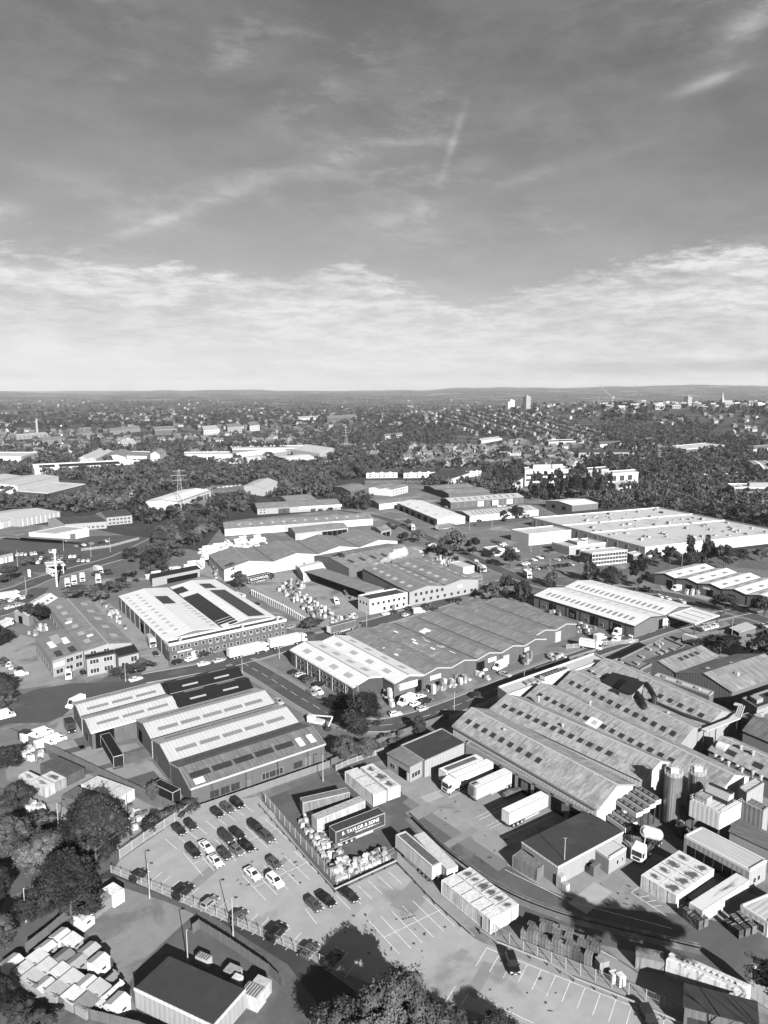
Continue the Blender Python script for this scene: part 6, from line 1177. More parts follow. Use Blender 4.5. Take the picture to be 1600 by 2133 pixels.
# ---- fences
def fence(path, h, kind, label, step=2.75, name='fence', world_z=0):
    pts = [P(*p) for p in path]; o = pts[0].copy(); r = empty(name, o, 0, label, 'fence'); cache = {}
    for i in range(len(pts) - 1):
        a, b = pts[i] - o, pts[i + 1] - o; d = b - a; n = max(1, round(d.length / step)); l = d.length / n; rz = math.atan2(d.y, d.x); t = d.normalized()
        key = round(l, 1)
        if key not in cache:
            mb = MB()
            if kind == 'pale':
                for z in (.35, h - .4): mb.box(0, l, -.03, .03, z, z + .07)
                k = int(l / .16)
                for j in range(k): x = l * (j + .5) / k; mb.box(x - .035, x + .035, -.06, -.03, .05, h)
            elif kind == 'mesh':
                for z in (.1, h * .5, h - .05): mb.box(0, l, -.012, .012, z, z + .04)
                k = int(l / .22)
                for j in range(k): x = l * (j + .5) / k; mb.box(x - .008, x + .008, -.008, .008, .05, h)
            elif kind == 'board':
                k = int(l / .3)
                for j in range(k): x0, x1 = l * j / k, l * (j + 1) / k - .015; mb.box(x0, x1, -.02 - .012 * (j % 2), .02, .03, h - .04 * (j % 3 == 0))
            elif kind == 'panel':
                for j in range(4): mb.box(.06, l - .06, -.03 - .01 * (j % 2), .03, h * j / 4 + .01, h * (j + 1) / 4 - .015)
            elif kind == 'rack': mb.box(.0, l, -.02, .02, .1, h * .8)
            elif kind == 'rail':
                mb.hexa([(0, -.06, h - .32), (l, -.06, h - .32), (l, .02, h - .32), (0, .02, h - .32), (0, -.06, h), (l, -.06, h), (l, .02, h), (0, .02, h)]); mb.box(0, l, -.10, -.06, h - .26, h - .18); mb.box(0, l, -.10, -.06, h - .12, h - .04)
            PW = .2 if kind == 'rack' else .07
            m = {'pale': STEEL, 'mesh': STEEL, 'board': WOOD, 'panel': CONC, 'rail': STEEL, 'rack': DARK}[kind]
            pm = {'pale': STEEL, 'mesh': STEEL, 'board': WOOD, 'panel': CONC, 'rail': DARK, 'rack': FRAME}[kind]
            cache[key] = (mb.mesh(kind + '_panel', m), MB().box(-PW, PW, -PW, PW, 0, h + (.12 if kind != 'rail' else -.03)).mesh('post', pm))
        for j in range(n):
            p = a + d * (j / n); obj('panel' if kind != 'rail' else 'rail', cache[key][0], r, (p.x, p.y, .05), rz); obj('post', cache[key][1], r, (p.x, p.y, .02), rz)
    return r
fence([(541, 1682), (697, 1860), (826, 1800)], .95, 'rail', 'steel crash barrier bending round the bulk bags', 3.2, 'crash_barrier'); fence([(829, 1803), (905, 1884), (987, 1957)], .95, 'rail', 'steel crash barrier below the white containers', 3.2, 'crash_barrier'); fence([(1000, 1946), (1035, 1970), (1140, 2012), (1195, 2045), (1330, 2100), (1440, 2150)], .95, 'rail', 'steel crash barrier beside the right-hand bays', 3.2, 'crash_barrier')
fence([(553, 1672), (604, 1733), (702, 1846), (822, 1786)], 2.2, 'mesh', 'mesh fence holding back the bulk bags'); fence([(835, 1768), (930, 1862), (1005, 1935), (1090, 1985), (1240, 2045), (1420, 2118)], 2.2, 'mesh', 'mesh fence between works yard and car park')
fence([(232, 1818), (430, 1899), (640, 1993), (860, 2093)], 1.5, 'mesh', 'post and mesh fence along the lower car park row', 2.6)
fence([(250, 1790), (300, 1754), (384, 1699), (400, 1690)], 2.2, 'pale', 'pale steel palisade closing the upper left of the car park')
fence([(400, 1698), (540, 1650), (688, 1598)], 1.9, 'panel', 'concrete panel fence below the corrugated brick unit', 3.0); fence([(20, 1530), (120, 1572), (240, 1630), (372, 1692)], 2.0, 'board', 'timber board fence behind the lorry yard', 2.4); fence([(690, 1596), (800, 1548), (880, 1518), (935, 1498)], 2.0, 'board', 'timber board fence beside the road bend', 2.4)
fence([(700, 1606), (725, 1594), (800, 1568)], 1.6, 'pale', 'white railings by the yard gatehouse'); fence([(55, 1985), (100, 1950), (140, 1915), (200, 1880)], 1.9, 'board', 'timber fence behind the shed display', 2.4); fence([(40, 2050), (120, 2095), (190, 2125), (290, 2150), (360, 2180)], 1.9, 'board', 'weathered timber fence in front of the shed display', 2.4)
fence([(415, 1935), (480, 1975), (560, 2030), (590, 2060)], 1.9, 'board', 'board fence of the pen beside the hut', 2.4); fence([(402, 1945), (415, 1935)], 1.9, 'board', 'short return of the board fence by the hut', 2.4)
fence([(525, 1240), (590, 1272), (650, 1308)], 2.8, 'rack', 'tall white-posted rack fence along the builders yard', 1.9); fence([(1180, 1352), (1250, 1345), (1330, 1340)], 1.8, 'pale', 'palisade round the garage yard'); fence([(1395, 1347), (1440, 1330), (1510, 1318)], 1.4, 'board', 'low timber fence by the far right lawn', 2.4); fence([(1115, 1397), (1220, 1362), (1320, 1335)], .9, 'panel', 'low wall along the shaded road', 3)
fence([(170, 1148), (230, 1140), (290, 1124)], 1.6, 'pale', 'railings round the supermarket compound')

# ---- lamp posts, sign mast, yard lights
def lamp(x, y, h, label, arms=1, group='lamp posts'):
    r = empty('lamp_post', P(x, y), 0, label, 'lamp post', group); part(MB().tube((0, 0, 0), (0, 0, h), .11, .07, 8), 'pole', STEEL, r); part(MB().tube((0, 0, 0), (0, 0, 1.0), .15, n=8), 'base', STEEL, r)
    for k in range(arms):
        s = 1 if k == 0 else -1; part(MB().tube((0, 0, h - .05), (s * .5, 0, h + .1), .04, n=6), 'arm', STEEL, r); part(MB().box(min(s * .4, s * 1.0), max(s * .4, s * 1.0), -.16, .16, h + .05, h + .17), 'lantern', DARK, r)
for x, y, h, lb in [(312, 1872, 7.4, 'white lamp post at the upper end of the fence row'), (486, 1950, 7.6, 'white lamp post in the middle of the fence row'), (1174, 1832, 9.0, 'tall white lamp post at the corner of the dark flat roof'), (392, 2014, 7.0, 'lamp post beside the hut at the bottom'), (55, 1922, 7.0, 'dark lamp post beside the small court'), (123, 1735, 7.0, 'lamp post among the left trees'), (582, 1372, 7, 'lamp post on the corner of the road junction'), (505, 1408, 6, 'bent lamp post by the black roof'), (746, 1475 - 3, 7, 'lamp post by the round tree forecourt'), (946, 1488, 7, 'lamp post on the bend beside the works'), (262, 1420, 6, 'lamp post in the shrub island'), (764, 1312, 8, 'lamp post at the builders yard exit'), (1091, 1440, 7, 'lamp post in the shaded road'), (673, 1620 + 8, 7, 'thin lamp post by the trailer yard'), (55, 1240, 9, 'lamp post on the approach road verge'), (1524, 1330, 8, 'lamp post by the far right lawn'), (230, 1150, 9, 'lamp post by the supermarket exit'), (190, 1160, 9, 'lamp post by the supermarket end row'), (133, 1148, 9, 'lamp post amid the supermarket rows'), (37, 1180, 9, 'lamp post at the supermarket left'), (945, 1100, 9, 'lamp post above the grass bank, left one'), (1025, 1096, 9, 'lamp post above the grass bank, right one'), (978, 1104, 9, 'lamp post above the grass bank, middle one'), (1106, 1150, 9, 'lamp post by the white block fence'), (1145, 1198, 9, 'lamp post in the works car park'), (1420, 1185, 9, 'lamp post by the tree belt')]: lamp(x, y, h, lb, 2 if 'tall' in lb else 1)
def mast():
    r = empty('sign_mast', P(119, 1222), 0, 'tall white pole sign with a wide top by the supermarket entrance', 'sign'); part(MB().tube((0, 0, 0), (0, 0, 17), .45, .4, 10), 'pole', FRAME, r); part(MB().box(-.8, .8, -.5, .5, 17, 19), 'sign_head', FRAME, r)
mast()
site_box(62, 1202, 1.4, .5, 4, 0, 'white totem sign on the approach verge', .8, False, 'totem_sign', 'sign')

# ---- painted bay lines
CP = bpy.data.objects['car_park']; DIV = MB().box(0, 4.8, -.06, .06, 0, .004).mesh('bay_line', LINE)
def stroke(p, q, w=.12, z=.27):
    d = q - p; obj('bay_line', MB().box(0, d.length, -w / 2, w / 2, 0, .004).mesh('bay_line', LINE), CP, (p.x, p.y, z), math.atan2(d.y, d.x))
def bays(A, B, sides, spine=True, step=2.45, depth=4.8, skew=0.0):
    a, b = P(*A), P(*B); d = b - a; n = int(d.length / step); rz = math.atan2(d.y, d.x)
    if spine: stroke(a, b, z=ZB)
    for i in range(n + 1):
        p = a + d.normalized() * step * i
        for s in sides: o = obj('bay_line', DIV, CP, (p.x, p.y, ZB + .0015), rz + s * (math.pi / 2 + skew))
ZB = SHZ['car_park'] + .003
bays((402, 1800), (577, 1726), (1, -1)); bays((529, 1849), (642, 1796), (1, -1)); bays((800, 1953), (917, 1896), (1, -1)); bays((345, 1748), (520, 1668), (-1,), False); bays((300, 1846), (745, 2048), (1,), False); bays((1014, 1975), (1425, 2140), (-1,), True); bays((702, 1866), (826, 1808), (-1,), False); bays((948, 2056), (1000, 2080), (-1,), False); stroke(P(1026, 2092), P(1112, 2132), z=ZB); stroke(P(636, 1894), P(660, 1925), z=ZB)
def stroke2(par, p, q, z, w=.12):
    d = q - p; obj('yard_line', MB().box(0, d.length, -w / 2, w / 2, 0, .004).mesh('yard_line', LINE), par, (p.x, p.y, z), math.atan2(d.y, d.x))
WY = bpy.data.objects['works_yard']
for (x0, y0), (x1, y1) in [((912, 1650), (1000, 1610)), ((935, 1662), (1012, 1628)), ((990, 1704), (1058, 1672)), ((997, 1709), (1066, 1677)), ((1014, 1722), (1120, 1668)), ((1020, 1727), (1128, 1674)), ((1045, 1747), (1150, 1700)), ((1052, 1812), (1200, 1885)), ((1200, 1882), (1400, 1935)), ((1315, 1860), (1332, 1848)), ((1315, 1860), (1388, 1908)), ((1332, 1870), (1352, 1866)), ((1345, 1880), (1366, 1876)), ((1358, 1890), (1378, 1886)), ((1243, 1985), (1250, 1975)), ((1250, 1981), (1288, 2000))]: stroke2(WY, P(x0, y0), P(x1, y1), SHZ['dock_concrete'] + .004)
# cycle rack in the marked bays
r = empty('cycle_rack', P(852, 1912) + V((0, 0, .05)), .4, 'small cycle rack standing in the hatched bays', 'cycle rack')
for k in range(5): part(MB().tube((k * .5 - 1, -.4, 0), (k * .5 - 1, -.4, .8), .03, n=6).tube((k * .5 - 1, .4, 0), (k * .5 - 1, .4, .8), .03, n=6).tube((k * .5 - 1, -.4, .8), (k * .5 - 1, .4, .8), .03, n=6), 'hoop', STEEL, r)
part(MB().box(-1.4, 1.4, -.05, .05, 0, .1), 'base_rail', DARK, r)
packs([(250, 1262), (262, 1258), (300, 1300), (290, 1306)], 16, PK, 'scrap_crate', 'crate in the alley between the grey factory and solar hall', 'crates in the alley', A_R, (.1, .3, .6), 1, 'crate')
packs([(890, 1170), (925, 1160), (960, 1185), (930, 1192)], 26, PK, 'goods_pallet', 'pallet in the yard behind the scaffolded works', 'pallets behind the scaffolded works', A_R, (.2, .5, .65), 2)
packs([(1100, 1250), (1130, 1262), (1180, 1290), (1165, 1295)], 18, PK, 'goods_pallet', 'crate against the flank of the depot hall', 'crates by the depot flank', A_R, (.2, .5, .65, .1), 1)
packs([(1205, 1300), (1240, 1312), (1225, 1330), (1200, 1318)], 18, PK, 'goods_pallet', 'crate in the garage yard', 'crates in the garage yard', A_R, (.2, .5, .65, .1), 1)
packs([(735, 1225), (745, 1240), (735, 1252), (715, 1236)], 14, PK, 'goods_pallet', 'pallet before the open timber store', 'pallets before the timber store', A_R, (.15, .4, .1), 2)
packs([(615, 1178), (640, 1172), (650, 1200), (625, 1206)], 24, PK, 'goods_pallet', 'pallet beside the small white lean-to', 'pallets by the white lean-to', A_R, (.2, .5, .65), 2)
packs([(430, 1190), (455, 1184), (470, 1200), (445, 1206)], 16, PK, 'goods_pallet', 'pallet at the end of the white-gabled hall', 'pallets by the white-gabled hall', A_R, (.2, .5, .65), 2)
packs([(1300, 1740), (1318, 1730), (1332, 1742), (1312, 1756)], 12, PK, 'steel_cage', 'dark cage in the yard below the coolers', 'cages below the coolers', AG, (.06, .12), 2, 'cage')
packs([(1405, 1730), (1425, 1722), (1432, 1742), (1412, 1752)], 10, PK, 'steel_cage', 'dark cage at the foot of the silos', 'cages by the silos', AG, (.05, .1, .3), 2, 'cage')
for nm, lst in PQ.items():
    lst.sort(key=lambda q: q[0]); mb = MB()
    for i, (d, me, loc, a, sh, lb, ct, gr) in enumerate(lst):
        if i < 290: tag(obj(nm, me, None, loc, a, sh), lb, ct, gr)
        else:
            x1 = max(v.co.x for v in me.vertices); y1 = max(v.co.y for v in me.vertices); z1 = max(v.co.z for v in me.vertices); c, s_ = math.cos(a), math.sin(a)
            for za, zb in ((.1, z1 * .45), (z1 * .47, z1)): mb.hexa([(x * c - y * s_ + loc[0], x * s_ + y * c + loc[1], loc[2] + z) for z in (za, zb) for x, y in ((-x1, -y1), (x1, -y1), (x1, y1), (-x1, y1))], 0 if sh < .25 else 1 if sh < .55 else 2)
    if mb.v: tag(obj('stacked_goods', mb.mesh('stacked_goods', [MGREY, LGREY, WHITE])), 'far stacks of goods and crates in the yards', 'goods', kind='stuff')
# ---- repairs, drains and tyre marks on the ground
PATCH_D = mat('fresh_asphalt_patch', .20, .9, .2, .5, coord='W'); PATCH_L = mat('worn_asphalt_patch', .31, .9, .15, .5, coord='W'); TRK = mat('tyre_dust', .13, .95, .4, .6, coord='W', blot=(.3, .5, .6)); OIL = mat('oil_stain', .06, .7, .4, 1.5, coord='W')
gr = random.Random(17)
def ground_patch(par, x, y, L, W, a, m, z, name='repair_patch', rag=0.0):
    p = P(x, y); c, s_ = math.cos(a), math.sin(a); n = 4 if not rag else 12
    q = [(-L / 2, -W / 2), (L / 2, -W / 2), (L / 2, W / 2), (-L / 2, W / 2)] if not rag else [(math.cos(6.283 * k / n) * L / 2 * gr.uniform(1 - rag, 1), math.sin(6.283 * k / n) * W / 2 * gr.uniform(1 - rag, 1)) for k in range(n)]
    obj(name, MB().poly([(p.x + x_ * c - y_ * s_, p.y + x_ * s_ + y_ * c, z) for x_, y_ in q]).mesh(name, m), par)
zc = SHZ['car_park'] + .0015; zy = SHZ['dock_concrete'] + .002
for x, y, L, W, m in [(860, 1868, 9, 5, PATCH_D), (640, 1740, 5, 2, PATCH_D), (590, 1795, 3, 1.2, PATCH_D), (560, 1700, 6, 3, PATCH_L), (420, 1830, 7, 2.4, PATCH_D), (760, 1900, 4, 2, PATCH_L), (1000, 2040, 8, 2, PATCH_D), (1150, 2090, 5, 1.6, PATCH_L), (960, 1990, 3, 1.5, PATCH_D), (340, 1790, 5, 2, PATCH_L)]: ground_patch(CP, x, y, L, W, PB + gr.uniform(-.1, .1), m, zc)
for k in range(40): x, y = gr.choice([(gr.uniform(420, 640), gr.uniform(1720, 1850)), (gr.uniform(700, 950), gr.uniform(1880, 1990)), (gr.uniform(1000, 1200), gr.uniform(2010, 2110))]); ground_patch(CP, x, y, gr.uniform(.4, 1.3), gr.uniform(.3, .8), gr.random() * 3, OIL, zc + .0005 + k * 1e-5, 'oil_stain', .4)
for k in range(40): x, y = gr.choice([(gr.uniform(860, 1000), gr.uniform(1650, 1760)), (gr.uniform(1150, 1330), gr.uniform(1840, 1900)), (gr.uniform(940, 1060), gr.uniform(1740, 1830))]); ground_patch(WY, x, y, gr.uniform(.4, 1.6), gr.uniform(.3, .9), gr.random() * 3, OIL, zy + k * 1e-5, 'oil_stain', .4)
for x, y, L, W, m in [(880, 1690, 7, 4, PATCH_D), (960, 1745, 10, 2, PATCH_D), (1230, 1870, 9, 4, PATCH_L), (1280, 1840, 5, 3, PATCH_D), (900, 1660, 5, 3, PATCH_L)]: ground_patch(WY, x, y, L, W, A_L + gr.uniform(-.1, .1), m, zy + .001)
UY = bpy.data.objects['unit_yard']
for x, y, L, W in [(275, 1575, 9, 6.5), (180, 1545, 5, 7), (140, 1566, 9, 3), (210, 1600, 10, 2.5), (300, 1625, 7, 6)]: ground_patch(UY, x, y, L, W, A_R + gr.uniform(-.05, .05), YARD_D, SHZ['unit_yard'] + .002)
def track(path, w, m=None):
    c = smooth(path); l, r_ = offs(c, w / 2), offs(c, -w / 2); mb = MB()
    for i in range(len(c) - 1): mb.poly([(p.x, p.y, zy + .003) for p in (r_[i], r_[i + 1], l[i + 1], l[i])])
    obj('tyre_mark', mb.mesh('tyre_mark', m or TRK), WY)
for d in (0, 5, 14): track([(850, 1690 + d), (930, 1765 + d), (1040, 1842 + d), (1160, 1893 + d), (1300, 1930 + d), (1460, 1968 + d)], .5 + .1 * d)
# ---------------------------------------------------------------- trees: tapered trunk with limbs, crown of many small leaf faces
nr = np.random.default_rng(11)
def leaf_cloud(kind, n, size, seed, clumps=40):
    """unit tree (height 1, half-width set by kind): arrays of quad corners. Clumps spread through the crown's volume"""
    g = np.random.default_rng(seed)
    z0, half = {'round': (.18, .42), 'oval': (.12, .32), 'conifer': (.06, .30), 'poplar': (.05, .13), 'bush': (.0, .62), 'willow': (.10, .42)}[kind]
    lob = max(5, clumps // 9); li = g.integers(0, lob, clumps)          # lobes of clumps of leaves
    t = g.random(lob) ** (.8 if kind != 'conifer' else 1.1); ph = (np.arange(lob) * 2.399 + g.random(lob) * .9)[li]; lw = (.5 + g.random(lob))[li]
    zc = z0 + (1 - z0) * (t[li] * .92 + .04); zc = np.clip(zc + g.normal(size=clumps) * .055 * lw, z0, .985); ph = ph + g.normal(size=clumps) * .20 * lw; tt = (zc - z0) / (1 - z0)
    if kind == 'conifer': rad = half * (1.02 - tt) ** .75 * (.6 + .4 * np.minimum(1, tt * 6))
    elif kind == 'poplar': rad = half * np.sin(np.pi * np.clip(tt * .9 + .08, 0, 1)) ** .5
    elif kind == 'bush': rad = half * np.sqrt(np.clip(1 - (tt * .95) ** 2, 0, 1))
    else: rad = half * np.sin(np.pi * np.clip(tt * .88 + .08, 0, 1)) ** .62
    rad = rad * (1 + .2 * np.sin(ph * 3 + seed + tt * 4) + .16 * np.sin(ph * 5 + tt * 11 + seed) + .1 * g.normal(size=clumps))
    rr = rad * ((.5 + .55 * g.random(lob) ** .6)[li] + g.normal(size=clumps) * .12)
    C = np.stack([rr * np.cos(ph), rr * np.sin(ph), zc], 1)
    cr = {'round': .105, 'oval': .092, 'conifer': .085, 'poplar': .06, 'bush': .2, 'willow': .12}[kind] * (.4 + 1.1 * g.random(clumps))
    k = g.integers(0, clumps, n); d = g.normal(size=(n, 3)); d /= np.linalg.norm(d, axis=1)[:, None]
    pos = C[k] + d * (cr[k] * (.5 + .5 * g.random(n) + .35 * (g.random(n) < .12) * g.random(n) * 2))[:, None] * np.array([1, 1, .8 if kind != 'willow' else 1.6])
    pos[:, 2] = np.maximum(pos[:, 2], .015)
    out = d + np.stack([pos[:, 0], pos[:, 1], 0 * pos[:, 2]], 1) * 1.2 + g.normal(size=(n, 3)) * .55 + np.array([0, 0, .35]); out /= np.linalg.norm(out, axis=1)[:, None]
    tv = np.cross(out, g.normal(size=(n, 3))); tv /= np.linalg.norm(tv, axis=1)[:, None] + 1e-9; bv = np.cross(out, tv)
    if kind in ('conifer', 'poplar'): bv = bv * .5 + np.array([0, 0, .7])
    if kind == 'oval': bv = bv * .35 + d * .8 + np.array([0, 0, .6])
    if kind == 'willow': bv = bv * .4 - np.array([0, 0, 1.0])
    sz = size * (.45 + 1.3 * g.random(n) ** 1.6); a = tv * sz[:, None] * .5; b = bv * sz[:, None] * (.5 if kind not in ('conifer', 'willow') else .75)
    q = np.stack([pos - a - b, pos + a - b * .6, pos + a * .7 + b, pos - a * .8 + b * .8], 1)
    q = q.reshape(-1, 3); f = half / np.percentile(np.hypot(q[:, 0], q[:, 1]), 96); g_ = 1 / np.percentile(q[:, 2], 99.6); q = q * np.array([f, f, g_]); C = C * np.array([f, f, g_]); cr = cr * f
    return q, C, cr
def cores(C, cr, f=.62):
    """dark inner masses so that the crown closes behind its leaves: small octahedra"""
    o = np.array([(1, 0, 0), (0, 1, 0), (-1, 0, 0), (0, -1, 0), (0, 0, .8), (0, 0, -.8)]); vs = (C[:, None, :] * np.array([.82, .82, .97]) + o[None] * (cr * f * 1.5)[:, None, None]).reshape(-1, 3)
    fc = np.array([(0, 1, 4), (1, 2, 4), (2, 3, 4), (3, 0, 4), (1, 0, 5), (2, 1, 5), (3, 2, 5), (0, 3, 5)]); fs = (np.arange(len(C))[:, None, None] * 6 + fc[None]).reshape(-1, 3); return vs, fs
def np_mesh(name, quads, tris_v, tris_f, m):
    nq = len(quads) // 4; me = bpy.data.meshes.new(name); nv = len(quads) + len(tris_v)
    me.vertices.add(nv); me.vertices.foreach_set('co', np.concatenate([quads, tris_v]).astype(np.float32).ravel())
    li = np.concatenate([np.arange(len(quads)), (tris_f + len(quads)).ravel()]).astype(np.int32); nt = len(tris_f)
    me.loops.add(len(li)); me.loops.foreach_set('vertex_index', li)
    st = np.concatenate([np.arange(nq) * 4, nq * 4 + np.arange(nt) * 3]).astype(np.int32)
    me.polygons.add(nq + nt); me.polygons.foreach_set('loop_start', st); me.polygons.foreach_set('loop_total', np.concatenate([np.full(nq, 4), np.full(nt, 3)]).astype(np.int32))
    me.update(calc_edges=True); me.materials.append(m); return me
def trunk_mesh(kind, seed):
    r = random.Random(seed); mb = MB(); top = {'bush': .4, 'poplar': .9, 'conifer': .9}.get(kind, .7)
    pts = [V((r.uniform(-.01, .01) * i, r.uniform(-.01, .01) * i, top * i / 5)) for i in range(6)]
    for i in range(5): mb.tube(pts[i], pts[i + 1], .022 * (1 - i / 5.5), .022 * (1 - (i + 1) / 5.5), 7)
    for k in range(7):
        b = pts[1 + k % 4]; t = r.random() * 6.28; l = .12 if kind == 'poplar' else .28; mb.tube(b, b + V((math.cos(t) * l, math.sin(t) * l, l * .7)), .009, .003, 5)
    return mb.mesh('trunk', BARK, uv=False)
TREES = {}
def tree_kit(kind, lod, v):
    key = (kind, lod, v)
    if key not in TREES:
        n, size, cl = {'near': (30000, .020, 300), 'mid': (3600, .040, 110), 'low': (800, .075, 44)}[lod]
        q, C, cr = leaf_cloud(kind, n, size, v * 13 + len(kind), cl); tv, tf = cores(C, cr)
        m = {0: LEAF_D, 1: LEAF_M, 2: LEAF_L}[{'conifer': 0, 'poplar': 0, 'willow': 1}.get(kind, v % 3)]
        TREES[key] = (np_mesh('crown', q, tv, tf, m), trunk_mesh(kind, v))
    return TREES[key]
NT_ = [0]
def tree_at(p, h, w, kind, lod, label, group=None, v=None, name=None, cat='tree'):
    v = rng.randrange(3) if v is None else v; cr, tr = tree_kit(kind, lod, v); half = {'round': .42, 'oval': .32, 'conifer': .30, 'poplar': .13, 'bush': .62, 'willow': .42}[kind]
    r = empty(name or {'round': 'broadleaf_tree', 'oval': 'broadleaf_tree', 'conifer': 'conifer', 'poplar': 'poplar_tree', 'bush': 'shrub', 'willow': 'willow_tree'}[kind], p, rng.random() * 6.28, label, cat if kind != 'bush' else 'shrub', group)
    f = w / (2 * half * h); r.scale = (h * f, h * f, h); obj('crown', cr, r); obj('trunk', tr, r); NT_[0] += 1; return r
def tree(x, y, h, w, kind, label, lod='mid', v=None, group=None): return tree_at(P(x, y), h, w, kind, lod, label, group, v)
# nearest trees
for x, y, h, w, k, lb, v in [(832, 2190, 12.2, 12, 'round', 'big leafy tree at the bottom centre', 1), (715, 2190, 7.5, 9, 'round', 'leafy tree at the bottom left of the big one', 2), (925, 2185, 5.5, 7, 'round', 'leafy bush-like tree at the right foot of the big one', 2), (1035, 2190, 5, 8, 'round', 'small tree at the bottom edge in front of the bays', 2),
 (200, 1812, 15.5, 11.5, 'oval', 'dense dark evergreen tallest of the left group', 0), (150, 1922, 13.2, 10.5, 'oval', 'broad dark evergreen in front of the tallest one', 0), (92, 1822, 8.6, 10, 'round', 'feathery tree left of the evergreens', 2), (14, 1792, 9, 10, 'round', 'feathery tree at the left edge beside the container yard', 1), (-4, 1985, 7, 6.5, 'round', 'tree at the left edge below the court', 1), (75, 1918, 6, 6.5, 'round', 'small dark tree behind the shed display', 0), (-2, 2110, 5.5, 6, 'round', 'tree at the left edge before the sheds', 1), (-5, 1880, 7, 6, 'round', 'dark tree at the left edge by the court', 0), (35, 1690, 7, 7, 'round', 'dark tree beside the rusty container', 0),
 (757, 1533, 12.5, 10.5, 'oval', 'round dark tree by the road bend', 0), (719, 1582, 6.5, 7, 'round', 'left of two small trees by the board fence', 1), (763, 1578, 5.5, 5.5, 'round', 'right of two small trees by the board fence', 1), (873, 1528, 5, 3.5, 'poplar', 'small fluffy roadside tree behind the fence', 2), (710, 1478, 5, 8, 'round', 'dark low tree beside the forecourt cars', 0), (320, 1668, 4.5, 3, 'oval', 'small pale sapling by the timber fence', 2), (398, 1690, 3, 4, 'round', 'scrubby growth at the end of the brick unit', 1), (3, 1455, 8, 11, 'round', 'dark tree at the left edge by the road', 0), (0, 1345, 8, 9, 'round', 'dark tree at the left edge by the parked cars', 0), (15, 1600, 6, 9, 'round', 'dark hedge-like tree at the left edge by the scrap', 0)]:
    tree(x, y, h, w, k, lb, 'near', v)
k_ = 0
for x, y, h, w, k, lb in [(1055, 1245, 11, 9, 'round', 'rounded tree left of the willow by the brown roofs'), (1088, 1255, 11, 8, 'willow', 'weeping willow by the brown roofs'), (1025, 1255, 10, 8, 'round', 'dark tree before the scaffolding end'), (1150, 1222, 9, 7, 'willow', 'willow beside the works car park'), (1226, 1212, 12, 9, 'willow', 'large willow in front of the glazed office'), (1275, 1222, 10, 12, 'round', 'broad dark tree behind the depot hall'), (1330, 1225, 15, 11, 'round', 'tall tree at the corner of the depot hall'), (1438, 1180, 17, 10, 'conifer', 'left of the twin cedars before the flat warehouse'), (1473, 1178, 17, 10, 'conifer', 'right of the twin cedars before the flat warehouse'), (1395, 1183, 12, 11, 'round', 'leafy tree left of the twin cedars'), (1358, 1178, 9, 9, 'round', 'leafy tree by the glazed link'), (1508, 1184, 13, 15, 'round', 'broad tree right of the twin cedars'), (1545, 1172, 8, 9, 'round', 'tree before the white wall, left'), (1585, 1170, 8, 9, 'round', 'tree before the white wall, right'),
 (1508, 1278, 9, 12, 'round', 'rounded tree before the trade row doors'), (1592, 1285, 9, 11, 'round', 'tree at the right edge below the trade row'), (1500, 1362, 7, 15, 'round', 'wide bushy tree beside the brown shed'), (1590, 1378, 8, 14, 'round', 'dark tree at the right edge by the lawn'), (945, 1165, 17, 17, 'round', 'large tree on the island before the works'), (985, 1158, 11, 10, 'round', 'dark tree right of the large island tree'), (1062, 1185, 11, 11, 'round', 'bushy tree by the works car park'), (1030, 1165, 7, 7, 'round', 'pale small tree by the cabin'), (840, 1138, 9, 9, 'round', 'tree by the road left of the island'), (875, 1132, 9, 10, 'round', 'tree by the road near the island'), (850, 1098, 6, 6, 'round', 'small tree before the long terrace'), (1077, 1080, 10, 12, 'round', 'bushy tree on the grass bank'), (1050, 1082, 7, 7, 'round', 'smaller tree on the grass bank'), (705, 1186, 9, 10, 'round', 'dark tree in front of the stained-roof hall'), (822, 1240, 6, 6, 'round', 'dark small tree by the corner office roof'), (790, 1200, 5, 3, 'poplar', 'slim dark tree on the works side'), (482, 1205, 8, 9, 'round', 'dark tree behind the ROCKWOOL lorry'), (500, 1230, 9, 9, 'round', 'dark tree at the corner of the solar hall'), (648, 1312, 5, 9, 'round', 'hedge-like tree by the road junction'), (175, 1248, 7, 18, 'round', 'wide dark tree behind the barn-end unit'), (72, 1300, 9, 14, 'round', 'dark evergreen clump beside the patched annex'), (210, 1255, 6, 9, 'round', 'dark tree beside the solar hall back'), (240, 1236, 6, 9, 'round', 'dark tree by the lorry park'), (250, 1414, 4, 7, 'round', 'left shrub of the island'), (268, 1406, 4, 6, 'round', 'middle shrub of the island'), (297, 1402, 5, 8, 'round', 'right shrub of the island'), (20, 1212, 8, 13, 'round', 'dark tree on the approach verge'), (57, 1180, 5, 8, 'round', 'round dark tree in the supermarket car park'), (275, 1170, 8, 14, 'round', 'dark tree above the lorry park')]:
    tree(x, y, h, w, k, lb, 'mid'); k_ += 1
